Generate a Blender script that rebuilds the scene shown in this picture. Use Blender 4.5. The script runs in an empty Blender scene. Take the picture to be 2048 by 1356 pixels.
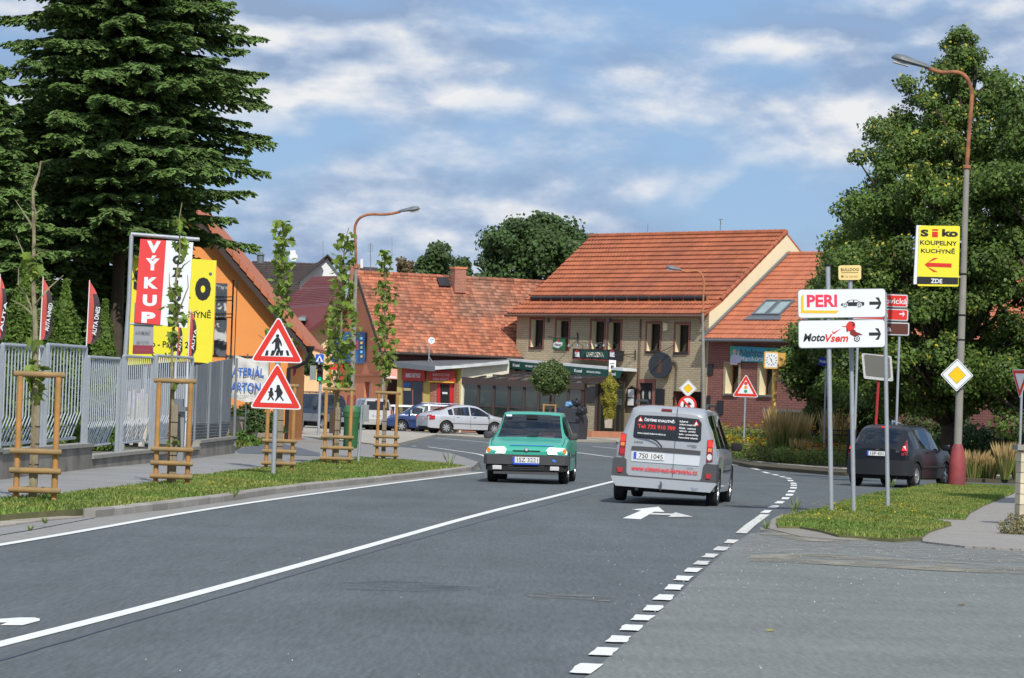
import bpy, bmesh, math, random
import numpy as np
from mathutils import Vector, Matrix
from mathutils.geometry import delaunay_2d_cdt
S = bpy.context.scene
COL = S.collection
R = random.Random(7)
NR = np.random.RandomState(11)
PI = math.pi
rad = math.radians

# ------------------------------------------------------------------ camera
F_PX, W_PX, H_PX = 6500.0, 2048.0, 1356.0      # focal length and frame of the photograph in pixels
EYE = Vector((0, 0, 1.6))
PITCH = math.atan((813 - 678) / F_PX)
ROLL = rad(2.0)
cam_d = bpy.data.cameras.new('camera'); cam = bpy.data.objects.new('camera', cam_d); COL.objects.link(cam)
S.camera = cam
cam_d.sensor_width = 36.0; cam_d.lens = 36.0 * F_PX / W_PX
cam_d.clip_start = 0.5; cam_d.clip_end = 3000
fw = Vector((0, math.cos(PITCH), math.sin(PITCH)))
rt0 = Vector((1, 0, 0)); up0 = rt0.cross(fw)
RT = rt0 * math.cos(ROLL) + up0 * math.sin(ROLL)
UP = up0 * math.cos(ROLL) - rt0 * math.sin(ROLL)
M3 = Matrix((RT, UP, -fw)).transposed()
cam.matrix_world = Matrix.Translation(EYE) @ M3.to_4x4()

def ray(px, py):
 return fw + RT * ((px - W_PX / 2) / F_PX) + UP * (-(py - H_PX / 2) / F_PX)
def at(px, py, Y):
 d = ray(px, py); return EYE + d * (Y / d.y)
def sm(a, b, t):
 t = min(1, max(0, (t - a) / (b - a))); return t * t * (3 - 2 * t)
def gz(x, y):
 return 0.15 * sm(120, 160, y) + 0.42 * sm(160, 172, y)
def G(px, py, h=0.0):
 d = ray(px, py); z = h
 for _ in range(12):
  t = (z - EYE.z) / d.z if d.z < -1e-4 else 400
  t = min(t, 230)
  p = EYE + d * t; z = h + gz(p.x, p.y)
 return p
def onplane(px, py, P, u):
 """pixel ray against the vertical plane through P along u"""
 n = Vector((u.y, -u.x, 0)); d = ray(px, py)
 return EYE + d * ((P - EYE).dot(n) / d.dot(n))

# ------------------------------------------------------------------ light
SUN = Vector((0.24, -1.0, 0.98)).normalized()
el = math.asin(SUN.z); az = math.atan2(SUN.x, SUN.y)
sd = bpy.data.lights.new('sun', 'SUN'); sd.energy = 3.9; sd.angle = rad(0.5); sd.color = (1.0, 0.955, 0.88)
so = bpy.data.objects.new('sun', sd); COL.objects.link(so)
so.rotation_euler = (-SUN).to_track_quat('-Z', 'Y').to_euler(); so.location = (0, 0, 60)
wd = bpy.data.worlds.new('World'); S.world = wd; wd.use_nodes = True
def build_world():
 nt = wd.node_tree; N = nt.nodes; L = nt.links; N.clear()
 out = N.new('ShaderNodeOutputWorld'); bg = N.new('ShaderNodeBackground'); bg.inputs['Strength'].default_value = 0.1
 L.new(bg.outputs[0], out.inputs[0])
 sky = N.new('ShaderNodeTexSky'); sky.sky_type = 'NISHITA'; sky.sun_disc = False
 sky.sun_elevation = el; sky.sun_rotation = az; sky.air_density = 1.0; sky.dust_density = 0.4; sky.ozone_density = 2.0
 tc = N.new('ShaderNodeTexCoord')
 def vmap(sc, loc=(0, 0, 0)):
  m = N.new('ShaderNodeMapping'); m.inputs['Scale'].default_value = sc; m.inputs['Location'].default_value = loc
  L.new(tc.outputs['Generated'], m.inputs[0]); return m.outputs[0]
 def noise(v, s, det, r=0.5, dist=0.0):
  n = N.new('ShaderNodeTexNoise'); n.inputs['Scale'].default_value = s; n.inputs['Detail'].default_value = det
  n.inputs['Roughness'].default_value = r; n.inputs['Distortion'].default_value = dist; L.new(v, n.inputs['Vector']); return n.outputs[0]
 def mth(op, a, b=None, c=None):
  n = N.new('ShaderNodeMath'); n.operation = op
  for i, q in enumerate((a, b, c)):
   if q is None: continue
   if isinstance(q, (int, float)): n.inputs[i].default_value = q
   else: L.new(q, n.inputs[i])
  return n.outputs[0]
 def ramp(f, st):
  n = N.new('ShaderNodeValToRGB'); e = n.color_ramp.elements
  while len(e) < len(st): e.new(0.5)
  for k, (p, c) in enumerate(st): e[k].position = p; e[k].color = (*c, 1)
  L.new(f, n.inputs[0]); return n.outputs[0]
 def mix(f, a, b):
  n = N.new('ShaderNodeMix'); n.data_type = 'RGBA'
  if isinstance(f, (int, float)): n.inputs[0].default_value = f
  else: L.new(f, n.inputs[0])
  for k, q in ((6, a), (7, b)):
   if isinstance(q, tuple): n.inputs[k].default_value = (*q, 1)
   else: L.new(q, n.inputs[k])
  return n.outputs[2]
 Z = 2.3; K = 13
 nA = noise(vmap((1, 1, Z), (3.1, .2, .0)), K, 8, .52, .05)
 nB = noise(vmap((1, 1, Z), (3.1, .2, -.016)), K, 8, .52, .05)      # the same clouds a little higher up: lit tops, grey bases
 big = noise(vmap((1, 1, 3.4), (.7, .4, .3)), 8.0, 3, .5, .1)
 cov = mth('ADD', mth('MULTIPLY', nA, .56), mth('MULTIPLY', big, .48))
 cover = ramp(cov, [(.405, (0, 0, 0)), (.54, (1, 1, 1))])
 lit = mth('ADD', mth('MULTIPLY', mth('SUBTRACT', nA, nB), 4.4), .47)
 lit = mth('ADD', lit, mth('MULTIPLY', mth('SUBTRACT', big, .5), .9))
 ccol = ramp(lit, [(.12, (2.7, 3.7, 5.5)), (.40, (3.9, 4.9, 6.5)), (.58, (5.3, 6.0, 7.2)), (.90, (7.8, 7.9, 8.1))])
 tint = N.new('ShaderNodeMix'); tint.data_type = 'RGBA'; tint.inputs[0].default_value = .72
 L.new(sky.outputs[0], tint.inputs[6]); tint.inputs[7].default_value = (2.0, 3.7, 6.7, 1)
 col = mix(cover, tint.outputs[2], ccol)
 L.new(col, bg.inputs['Color'])
build_world()
S.view_settings.view_transform = 'Standard'; S.view_settings.look = 'None'
S.view_settings.exposure = 0.12; S.view_settings.gamma = 1.0; S.view_settings.use_curve_mapping = False

# ------------------------------------------------------------------ materials
MATS = {}
def mat(name, col, rough=.75, var=.12, vs=2.5, bump=0., bs=60., metal=0., coat=0., spec=.5, tint=0., col2=None, trans=0., fine=0., fs=120., streak=None, alpha=None, emit=None, coords='Object'):
 if name in MATS: return MATS[name]
 m = bpy.data.materials.new(name); m.use_nodes = True; MATS[name] = m
 nt = m.node_tree; N = nt.nodes; L = nt.links; b = N['Principled BSDF']
 b.inputs['Roughness'].default_value = rough; b.inputs['Metallic'].default_value = metal
 b.inputs['Coat Weight'].default_value = coat; b.inputs['Coat Roughness'].default_value = .04
 b.inputs['Specular IOR Level'].default_value = spec
 tc = N.new('ShaderNodeTexCoord'); co = tc.outputs[coords]
 def rgb(c):
  n = N.new('ShaderNodeRGB'); n.outputs[0].default_value = (*c, 1); return n.outputs[0]
 def noise(s, d=4, sc=None, r=.55):
  n = N.new('ShaderNodeTexNoise'); n.inputs['Scale'].default_value = s; n.inputs['Detail'].default_value = d; n.inputs['Roughness'].default_value = r
  if sc:
   mp = N.new('ShaderNodeMapping'); mp.inputs['Scale'].default_value = sc; L.new(co, mp.inputs[0]); L.new(mp.outputs[0], n.inputs['Vector'])
  else: L.new(co, n.inputs['Vector'])
  return n.outputs[0]
 def bright(c, f, amt):
  mr = N.new('ShaderNodeMapRange'); mr.inputs[1].default_value = .25; mr.inputs[2].default_value = .75
  mr.inputs[3].default_value = 1 - amt; mr.inputs[4].default_value = 1 + amt; L.new(f, mr.inputs[0])
  x = N.new('ShaderNodeMix'); x.data_type = 'RGBA'; x.blend_type = 'MULTIPLY'; x.inputs[0].default_value = 1
  L.new(c, x.inputs[6]); L.new(mr.outputs[0], x.inputs[7]); return x.outputs[2]
 c = rgb(col)
 if col2 is not None:
  n = noise(vs * .6, 5); rp = N.new('ShaderNodeValToRGB'); rp.color_ramp.elements[0].position = .42; rp.color_ramp.elements[1].position = .6
  L.new(n, rp.inputs[0]); x = N.new('ShaderNodeMix'); x.data_type = 'RGBA'; L.new(rp.outputs[0], x.inputs[0]); L.new(c, x.inputs[6]); x.inputs[7].default_value = (*col2, 1); c = x.outputs[2]
 if var: c = bright(c, noise(vs), var)
 for st in (streak if isinstance(streak, list) else [streak] if streak else []): c = bright(c, noise(st[0], 3, st[1]), st[2])
 if fine: c = bright(c, noise(fs, 2), fine)
 if tint:
  a = N.new('ShaderNodeAttribute'); a.attribute_name = 'tint'; mr = N.new('ShaderNodeMapRange'); mr.inputs[3].default_value = 1 - tint; mr.inputs[4].default_value = 1 + tint
  L.new(a.outputs['Fac'], mr.inputs[0]); x = N.new('ShaderNodeMix'); x.data_type = 'RGBA'; x.blend_type = 'MULTIPLY'; x.inputs[0].default_value = 1
  L.new(c, x.inputs[6]); L.new(mr.outputs[0], x.inputs[7]); c = x.outputs[2]
 L.new(c, b.inputs['Base Color'])
 if bump:
  bp = N.new('ShaderNodeBump'); bp.inputs['Strength'].default_value = bump; bp.inputs['Distance'].default_value = .01
  L.new(noise(bs, 5), bp.inputs['Height']); L.new(bp.outputs[0], b.inputs['Normal'])
 o = N['Material Output']
 if trans:
  t = N.new('ShaderNodeBsdfTranslucent'); hs = N.new('ShaderNodeHueSaturation'); hs.inputs['Value'].default_value = 1.5; L.new(c, hs.inputs['Color']); L.new(hs.outputs[0], t.inputs[0])
  x = N.new('ShaderNodeMixShader'); x.inputs[0].default_value = trans; L.new(b.outputs[0], x.inputs[1]); L.new(t.outputs[0], x.inputs[2]); L.new(x.outputs[0], o.inputs[0])
 if alpha:                       # patchy dust: (noise scale, threshold)
  n = noise(alpha[0], 5, alpha[2] if len(alpha) > 2 else None, .65); rp = N.new('ShaderNodeValToRGB'); rp.color_ramp.elements[0].position = alpha[1]; rp.color_ramp.elements[1].position = alpha[1] + .22
  L.new(n, rp.inputs[0]); t = N.new('ShaderNodeBsdfTransparent'); x = N.new('ShaderNodeMixShader'); L.new(rp.outputs[0], x.inputs[0]); L.new(t.outputs[0], x.inputs[1]); L.new(b.outputs[0], x.inputs[2]); L.new(x.outputs[0], o.inputs[0])
 if emit:
  b.inputs['Emission Color'].default_value = (*emit[0], 1); b.inputs['Emission Strength'].default_value = emit[1]
 return m
def glass_mat(name, col=(.02, .03, .035), through=.4, rough=.02):
 m = bpy.data.materials.new(name); m.use_nodes = True; nt = m.node_tree; N = nt.nodes; L = nt.links; N.clear(); MATS[name] = m
 o = N.new('ShaderNodeOutputMaterial'); g = N.new('ShaderNodeBsdfGlossy'); g.inputs['Roughness'].default_value = rough; g.inputs['Color'].default_value = (.9, .95, 1, 1)
 t = N.new('ShaderNodeBsdfTransparent'); t.inputs[0].default_value = (through, through * 1.06, through * 1.05, 1)
 d = N.new('ShaderNodeBsdfDiffuse'); d.inputs[0].default_value = (*col, 1)
 a = N.new('ShaderNodeMixShader'); a.inputs[0].default_value = .15; L.new(t.outputs[0], a.inputs[1]); L.new(d.outputs[0], a.inputs[2])
 fr = N.new('ShaderNodeFresnel'); fr.inputs[0].default_value = 1.5
 ad = N.new('ShaderNodeMath'); ad.operation = 'MULTIPLY_ADD'; ad.inputs[1].default_value = 1.0; ad.inputs[2].default_value = .04; L.new(fr.outputs[0], ad.inputs[0])
 x = N.new('ShaderNodeMixShader'); L.new(ad.outputs[0], x.inputs[0]); L.new(a.outputs[0], x.inputs[1]); L.new(g.outputs[0], x.inputs[2]); L.new(x.outputs[0], o.inputs[0])
 return m
def brick_mat(name, c1, c2, mortar, bw, bh, bump=.6, msize=.012, dirt=.2):
 m = bpy.data.materials.new(name); m.use_nodes = True; nt = m.node_tree; N = nt.nodes; L = nt.links; b = N['Principled BSDF']; MATS[name] = m
 b.inputs['Roughness'].default_value = .9
 tc = N.new('ShaderNodeTexCoord'); sp = N.new('ShaderNodeSeparateXYZ'); L.new(tc.outputs['Object'], sp.inputs[0])
 ad = N.new('ShaderNodeMath'); L.new(sp.outputs[0], ad.inputs[0]); L.new(sp.outputs[1], ad.inputs[1])
 cb = N.new('ShaderNodeCombineXYZ'); L.new(ad.outputs[0], cb.inputs[0]); L.new(sp.outputs[2], cb.inputs[1])
 br = N.new('ShaderNodeTexBrick'); L.new(cb.outputs[0], br.inputs['Vector']); br.inputs['Scale'].default_value = 1
 br.inputs['Color1'].default_value = (*c1, 1); br.inputs['Color2'].default_value = (*c2, 1); br.inputs['Mortar'].default_value = (*mortar, 1)
 br.inputs['Brick Width'].default_value = bw; br.inputs['Row Height'].default_value = bh; br.inputs['Mortar Size'].default_value = msize; br.inputs['Mortar Smooth'].default_value = .3
 n = N.new('ShaderNodeTexNoise'); n.inputs['Scale'].default_value = 1.2; n.inputs['Detail'].default_value = 5; L.new(tc.outputs['Object'], n.inputs['Vector'])
 mr = N.new('ShaderNodeMapRange'); mr.inputs[3].default_value = 1 - dirt; mr.inputs[4].default_value = 1 + dirt; L.new(n.outputs[0], mr.inputs[0])
 x = N.new('ShaderNodeMix'); x.data_type = 'RGBA'; x.blend_type = 'MULTIPLY'; x.inputs[0].default_value = 1; L.new(br.outputs[0], x.inputs[6]); L.new(mr.outputs[0], x.inputs[7]); L.new(x.outputs[2], b.inputs['Base Color'])
 n2 = N.new('ShaderNodeTexNoise'); n2.inputs['Scale'].default_value = 14; n2.inputs['Detail'].default_value = 4; L.new(tc.outputs['Object'], n2.inputs['Vector'])
 hh = N.new('ShaderNodeMath'); hh.operation = 'MULTIPLY_ADD'; L.new(n2.outputs[0], hh.inputs[0]); hh.inputs[1].default_value = .9
 iv = N.new('ShaderNodeMath'); iv.operation = 'SUBTRACT'; iv.inputs[0].default_value = 1; L.new(br.outputs['Fac'], iv.inputs[1]); L.new(iv.outputs[0], hh.inputs[2])
 bp = N.new('ShaderNodeBump'); bp.inputs['Strength'].default_value = bump; bp.inputs['Distance'].default_value = .03; L.new(hh.outputs[0], bp.inputs['Height']); L.new(bp.outputs[0], b.inputs['Normal'])
 return m

# ------------------------------------------------------------------ mesh builder
class MB:
 def __init__(s): s.v = []; s.f = []; s.t = []
 def add(s, vs, fs, tint=None):
  o = len(s.v); s.v += [tuple(v) for v in vs]; s.f += [tuple(i + o for i in f) for f in fs]
  s.t += [R.random() if tint is None else tint] * len(fs); return s
 def box(s, c, d, rz=0, m=None):
  hx, hy, hz = d[0] / 2, d[1] / 2, d[2] / 2
  vs = [Vector((x, y, z)) for z in (-hz, hz) for y in (-hy, hy) for x in (-hx, hx)]
  q = Matrix.Rotation(rz, 3, 'Z') if rz else None
  if m is not None: q = m
  vs = [(q @ v if q else v) + Vector(c) for v in vs]
  return s.add(vs, [(0, 2, 3, 1), (4, 5, 7, 6), (0, 1, 5, 4), (2, 6, 7, 3), (0, 4, 6, 2), (1, 3, 7, 5)])
 def cyl(s, p0, p1, r0, r1=None, n=10, caps=True):
  p0, p1 = Vector(p0), Vector(p1); r1 = r0 if r1 is None else r1
  d = (p1 - p0).normalized(); a = d.orthogonal().normalized(); b = d.cross(a)
  vs = []
  for p, r in ((p0, r0), (p1, r1)):
   for k in range(n):
    t = 2 * PI * k / n; vs.append(p + (a * math.cos(t) + b * math.sin(t)) * r)
  fs = [(k, (k + 1) % n, n + (k + 1) % n, n + k) for k in range(n)]
  if caps: fs += [tuple(range(n))[::-1], tuple(range(n, 2 * n))]
  return s.add(vs, fs)
 def tube(s, pts, rs, n=8):
  pts = [Vector(p) for p in pts]; m = len(pts)
  if isinstance(rs, (int, float)): rs = [rs] * m
  vs = []; a = None
  for i, p in enumerate(pts):
   d = (pts[min(i + 1, m - 1)] - pts[max(i - 1, 0)]).normalized()
   a = d.orthogonal().normalized() if a is None else (a - d * a.dot(d)).normalized()
   b = d.cross(a)
   for k in range(n):
    t = 2 * PI * k / n; vs.append(p + (a * math.cos(t) + b * math.sin(t)) * rs[i])
  fs = [(i * n + k, i * n + (k + 1) % n, (i + 1) * n + (k + 1) % n, (i + 1) * n + k) for i in range(m - 1) for k in range(n)]
  fs += [tuple(range(n))[::-1], tuple(range((m - 1) * n, m * n))]
  return s.add(vs, fs)
 def lathe(s, prof, n=20, c=(0, 0, 0), axis='Z'):
  vs = []
  for r, z in prof:
   for k in range(n):
    t = 2 * PI * k / n; x, y = r * math.cos(t), r * math.sin(t)
    v = (x, y, z) if axis == 'Z' else (x, z, y)
    vs.append((v[0] + c[0], v[1] + c[1], v[2] + c[2]))
  fs = [(i * n + k, i * n + (k + 1) % n, (i + 1) * n + (k + 1) % n, (i + 1) * n + k) for i in range(len(prof) - 1) for k in range(n)]
  return s.add(vs, fs)
 def prism(s, pts, off):
  """polygon (3-D points) thickened by the vector off"""
  n = len(pts); off = Vector(off); vs = [Vector(p) for p in pts]; vs += [v + off for v in vs]
  return s.add(vs, [tuple(range(n))[::-1], tuple(range(n, 2 * n))] + [(k, (k + 1) % n, n + (k + 1) % n, n + k) for k in range(n)])
 def face(s, pts): return s.add(pts, [tuple(range(len(pts)))])
 def build(s, name, m, parent=None, smooth=False, angle=40, kind=None):
  me = bpy.data.meshes.new(name); me.from_pydata(s.v, [], s.f); me.materials.append(m)
  a = me.attributes.new('tint', 'FLOAT', 'FACE'); a.data.foreach_set('value', s.t)
  if smooth:
   me.shade_smooth()
   if angle < 180: me.set_sharp_from_angle(angle=rad(angle))
  bm = bmesh.new(); bm.from_mesh(me); bmesh.ops.recalc_face_normals(bm, faces=bm.faces); bm.to_mesh(me); bm.free()
  return link(name, me, parent, kind)
def link(name, me, parent=None, kind=None):
 o = bpy.data.objects.new(name, me); COL.objects.link(o)
 if parent is not None: o.parent = parent
 if kind: o['kind'] = kind
 return o
def tag(o, label=None, cat=None, group=None, kind=None):
 if label: o['label'] = label
 if cat: o['category'] = cat
 if group: o['group'] = group
 if kind: o['kind'] = kind
 return o
def thing(name, label, cat, loc=(0, 0, 0), rz=0, group=None, lean=0, tilt=0, scale=1):
 o = bpy.data.objects.new(name, None); COL.objects.link(o); o.location = loc; o.rotation_euler = (tilt, lean, rz); o.empty_display_size = .2
 o.scale = (scale,) * 3
 return tag(o, label, cat, group)
def copy_tree(root, parent=None):
 c = root.copy(); COL.objects.link(c)
 if parent is not None: c.parent = parent
 for ch in root.children: copy_tree(ch, c)
 return c
FONT_CACHE = {}
def text_mesh(s, bold=0.0, shear=0.0):
 k = (s, bold, shear)
 if k not in FONT_CACHE:
  cu = bpy.data.curves.new('lettering', 'FONT'); cu.body = s; cu.size = 1; cu.offset = bold; cu.shear = shear; cu.resolution_u = 3
  o = bpy.data.objects.new('lettering', cu); COL.objects.link(o)
  bpy.context.view_layer.update()
  me = bpy.data.meshes.new_from_object(o.evaluated_get(bpy.context.evaluated_depsgraph_get()))
  bpy.data.objects.remove(o)
  co = np.zeros(len(me.vertices) * 3); me.vertices.foreach_get('co', co); co = co.reshape(-1, 3)
  fs = [tuple(p.vertices) for p in me.polygons]
  FONT_CACHE[k] = (co, fs); bpy.data.meshes.remove(me)
 return FONT_CACHE[k]
def lettering(parent, s, cx, cz, w, h, m, d=.004, bold=.02, shear=0., frame=None, vertical=False, name='lettering'):
 """flat text on a sign face in the local XZ plane facing -Y, centred at (cx,cz), fitted in w x h. frame: (origin, x, z, normal)"""
 mb = MB(); co, fs = text_mesh(s, bold, shear)
 if not len(co): return None
 mn, mx = co.min(0), co.max(0); sp = np.maximum(mx - mn, 1e-6)
 q = (co - (mn + mx) / 2) / sp * np.array([w, h, 1])
 if frame is None: vs = [(cx + a[0], -d, cz + a[1]) for a in q]
 else:
  o, ux, uz, nn = frame; vs = [o + ux * (cx + a[0]) + uz * (cz + a[1]) + nn * d for a in q]
 mb.add(vs, fs); return mb.build(name, m, parent)
def rrect(x0, z0, x1, z1, r, n=4):
 P = []
 for cx, cz, a0 in ((x1 - r, z1 - r, 0), (x0 + r, z1 - r, 90), (x0 + r, z0 + r, 180), (x1 - r, z0 + r, 270)):
  for k in range(n + 1):
   a = rad(a0 + 90 * k / n); P.append((cx + r * math.cos(a), cz + r * math.sin(a)))
 return P
def rpoly(pts, r, n=4):
 """round the corners of a convex polygon"""
 P = []; m = len(pts)
 for i in range(m):
  a, b, c = Vector(pts[i - 1]), Vector(pts[i]), Vector(pts[(i + 1) % m])
  u = (a - b).normalized(); v = (c - b).normalized(); t = r / math.tan(u.angle(v) / 2)
  p, q = b + u * t, b + v * t
  for k in range(n + 1):
   s_ = k / n; P.append(tuple((1 - s_) ** 2 * p + 2 * s_ * (1 - s_) * b + s_ * s_ * q))
 return P
def plate(parent, name, pts, m, d=0., t=.004):
 """polygon in the local XZ plane, from y=-d (front) back to y=-d+t"""
 mb = MB(); mb.prism([(x, -d, z) for x, z in pts], (0, t, 0)); return mb.build(name, m, parent)
def arrow_pts(cx, cz, w, h, sh=.3, flip=1):
 x0, x1 = cx - w / 2 * flip, cx + w / 2 * flip; hd = w * .5 * flip; t = h * .14
 return [(x0, cz - t), (x1 - t * 1.6 * flip, cz - t), (x1 - hd, cz - h / 2), (x1 - hd + t * 2.2 * flip, cz - h / 2), (x1, cz), (x1 - hd + t * 2.2 * flip, cz + h / 2), (x1 - hd, cz + h / 2), (x1 - t * 1.6 * flip, cz + t), (x0, cz + t)]
# ------------------------------------------------------------------ ground, roads, verges
m_road = mat('road_asphalt', (.100, .114, .120), .85, .12, .35, bump=.5, bs=50, fine=.3, fs=30, streak=[(.5, (1.6, .25, 1), .12), (26, (1, .07, 1), .20), (5, (1, .06, 1), .07)], spec=.3)
m_lot = mat('lot_asphalt', (.172, .184, .176), .9, .12, .5, bump=.7, bs=40, fine=.25, fs=26, streak=[(.8, (.35, 1.4, 1), .10), (24, (1, .08, 1), .14)], spec=.3)
m_pave = mat('pavement_asphalt', (.235, .232, .225), .92, .12, .7, bump=.3, bs=80, fine=.2, fs=60)
m_ground = mat('earth_ground', (.16, .15, .11), .95, .2, .5, bump=.4, bs=30)
m_tan = mat('tan_paving', (.36, .33, .28), .92, .12, .8, bump=.3, bs=60, fine=.15, fs=30)
m_kerb = mat('kerb_concrete', (.30, .28, .25), .92, .16, 2.2, bump=.4, bs=70, tint=.13, fine=.12, fs=90)
m_line = mat('line_paint', (.74, .74, .71), .6, .07, 3, fine=.10, fs=60)
m_line_worn = mat('worn_line_paint', (.62, .61, .57), .7, .15, 4, fine=.2, fs=40, alpha=(9, .26))
m_bitumen = mat('bitumen_seam', (.045, .055, .085), .5, .2, 3)
m_turf = mat('turf_soil', (.12, .125, .045), .95, .25, 2, bump=.5, bs=60, col2=(.15, .14, .06))
m_gravel = mat('gutter_gravel', (.24, .235, .22), .95, .12, 2, bump=.6, bs=50, fine=.3, fs=45)
m_dust = mat('sandy_dust', (.27, .25, .20), .95, .15, 3, fine=.2, fs=60, alpha=(1.2, .40, (1, .7, 1)))
m_grit = mat('loose_grit', (.30, .29, .27), .95, .2, 4, fine=.35, fs=50, alpha=(5, .46))

def area(name, pts2, m, h, skirt=0., step=2.5, label=None, kind='structure', parent=None, flat=False):
 """ground sheet through the outline pts2 (x,y), following the terrain at height h"""
 P = [Vector((p[0], p[1])) for p in pts2]
 if P[0] == P[-1]: P.pop()
 n = len(P); ed = [(i, (i + 1) % n) for i in range(n)]
 xs = [p.x for p in P]; ys = [p.y for p in P]
 ex = []
 if max(ys) > 118 and not flat:
  y = max(min(ys), 118)
  while y < max(ys):
   x = min(xs)
   while x < max(xs): ex.append(Vector((x + R.uniform(-.2, .2), y + R.uniform(-.2, .2)))); x += step
   y += step
 vs, _, fs, ov, *_ = delaunay_2d_cdt(P + ex, ed, [list(range(n))], 1, 1e-4)
 mb = MB(); mb.add([(v.x, v.y, h + gz(v.x, v.y)) for v in vs], [tuple(f) for f in fs])
 if skirt:
  for i in range(n):
   a, b = P[i], P[(i + 1) % n]
   mb.face([(a.x, a.y, h + gz(a.x, a.y)), (b.x, b.y, h + gz(b.x, b.y)), (b.x, b.y, h + gz(b.x, b.y) - skirt), (a.x, a.y, h + gz(a.x, a.y) - skirt)])
 o = mb.build(name, m, parent, kind=kind)
 if label: o['label'] = label
 return o
def gpts(L, h=0): return [tuple(G(x, y, h)[:2]) for x, y in L]
def resample(pts, step):
 P = [Vector(p) for p in pts]; out = [P[0].copy()]; acc = 0
 for a, b in zip(P, P[1:]):
  d = (b - a).length; t = step - acc
  while t <= d: out.append(a.lerp(b, t / d)); t += step
  acc = (acc + d) % step if step else 0
 return out
def smooth_line(pts, it=2):
 P = [Vector(p) for p in pts]
 for _ in range(it):
  Q = [P[0]]
  for a, b in zip(P, P[1:]): Q += [a.lerp(b, .25), a.lerp(b, .75)]
  P = Q + [P[-1]]
 return P
def ribbon(name, pts, w, m, h, label=None, cat=None, kind='structure', parent=None):
 P = [Vector(p[:2]) for p in pts]; mb = MB(); L = [];
 for i, p in enumerate(P):
  d = (P[min(i + 1, len(P) - 1)] - P[max(i - 1, 0)]).normalized(); n = Vector((-d.y, d.x)) * w / 2
  L.append((p + n, p - n))
 vs = []
 for a, b in L: vs += [(a.x, a.y, h + gz(a.x, a.y)), (b.x, b.y, h + gz(b.x, b.y))]
 mb.add(vs, [(2 * i, 2 * i + 1, 2 * i + 3, 2 * i + 2) for i in range(len(P) - 1)])
 o = mb.build(name, m, parent, kind=kind)
 if label: o['label'] = label
 return o

# base sheet out to the horizon
gb = MB(); ys = [-2500, -400, -60, 0, 40, 80, 118] + list(range(121, 176, 3)) + [200, 260, 400, 900, 2500]; xs = [-1200, -200, -60, -30, 0, 30, 60, 200, 1200]
gb.add([(x, y, gz(x, y) - .03) for y in ys for x in xs], [(j * 9 + i, j * 9 + i + 1, (j + 1) * 9 + i + 1, (j + 1) * 9 + i) for j in range(len(ys) - 1) for i in range(8)])
gb.build('ground', m_ground, kind='structure')['label'] = 'bare earth ground under the street'

kerb_foot = [(-420, 1140), (-200, 1103), (60, 1062), (195, 1035), (342, 1019), (478, 1000), (540, 990), (625, 979), (704, 971), (800, 960), (875, 951), (936, 943)]
far_edge = [(1233, 885), (1152, 884), (980, 880), (872, 873), (777, 864), (640, 852), (540, 846), (430, 842)]
bed_foot = [(1233, 888), (1340, 900), (1448, 919), (1503, 930), (1544, 934), (1656, 943), (1690, 945), (1800, 950), (1936, 957), (2036, 960), (2250, 966)]
road = gpts(kerb_foot + [(962, 938), (957, 924), (901, 906), (835, 897), (743, 889), (690, 883), (624, 875), (567, 868), (430, 868)]) + gpts(far_edge[::-1]) + gpts(bed_foot + [(2400, 985), (2600, 1100), (2700, 1900)]) + [(8, 5), (8, -90), (-12, -90), (-8, 5)]
area('road', road, m_road, 0.0, label='dark asphalt road curving away and bending left at the junction')
lot = gpts([(1020, 1600), (1080, 1420), (1150, 1372), (1190, 1340), (1330, 1213), (1430, 1122), (1475, 1082), (1500, 1068), (1545, 1062), (1600, 1074), (1700, 1080), (1850, 1086), (2048, 1096), (2400, 1112)]) + [(16, 30), (16, -60), (1.0, -60), (1.1, 8)]
area('forecourt', lot, m_lot, .004, label='lighter coarse asphalt forecourt beside the dashed white line')
area('gravel_edge', gpts([(1478, 1078), (1520, 1064), (1640, 1076), (1850, 1085), (2100, 1098), (2100, 1132), (1850, 1118), (1640, 1104), (1490, 1108)]), m_grit, .008, label='band of loose grit along the top of the forecourt')
area('sand_strip', gpts([(1520, 1056), (1560, 1063), (1700, 1079), (1690, 1086), (1600, 1083), (1520, 1070)]), m_dust, .012, label='yellowish sand washed against the corner of the verge')
area('sand_patch', gpts([(1500, 1112), (1640, 1108), (1850, 1122), (2120, 1140), (2120, 1154), (1850, 1142), (1640, 1130), (1500, 1124)]), m_dust, .012, label='sandy dust streak across the forecourt')
# gutter strip between kerb and edge line
edge_line = [(-420, 1160), (-200, 1124), (0, 1091), (171, 1062), (342, 1031), (513, 1004), (704, 978), (809, 964), (967, 945)]
gut = gpts(kerb_foot) + gpts(edge_line[::-1])
area('gutter_strip', gut, m_gravel, .004, label='gritty gutter strip between the white edge line and kerb')
ribbon('edge_line', smooth_line(gpts(edge_line)), .12, m_line, .008, 'solid white edge line beside the left kerb')
centre = gpts([(-420, 1400), (-200, 1341), (0, 1289), (200, 1239), (430, 1178), (700, 1103), (960, 1028), (1100, 995), (1222, 964), (1310, 944), (1350, 932), (1335, 924), (1290, 920), (1225, 915), (1155, 905), (1060, 894), (980, 885), (872, 876)])
ribbon('centre_line', smooth_line(centre), .13, m_line, .005, 'solid white centre line curving past both driving cars')
seam = gpts([(-420, 1440), (0, 1322), (215, 1258), (430, 1198), (600, 1147), (760, 1100), (960, 1044), (1100, 1008), (1190, 985)])
ribbon('asphalt_seam', [p + Vector((R.uniform(-.008, .008), 0)) for p in smooth_line(seam)], .022, m_bitumen, .004, 'thin dark bitumen seam beside the centre line')
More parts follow.
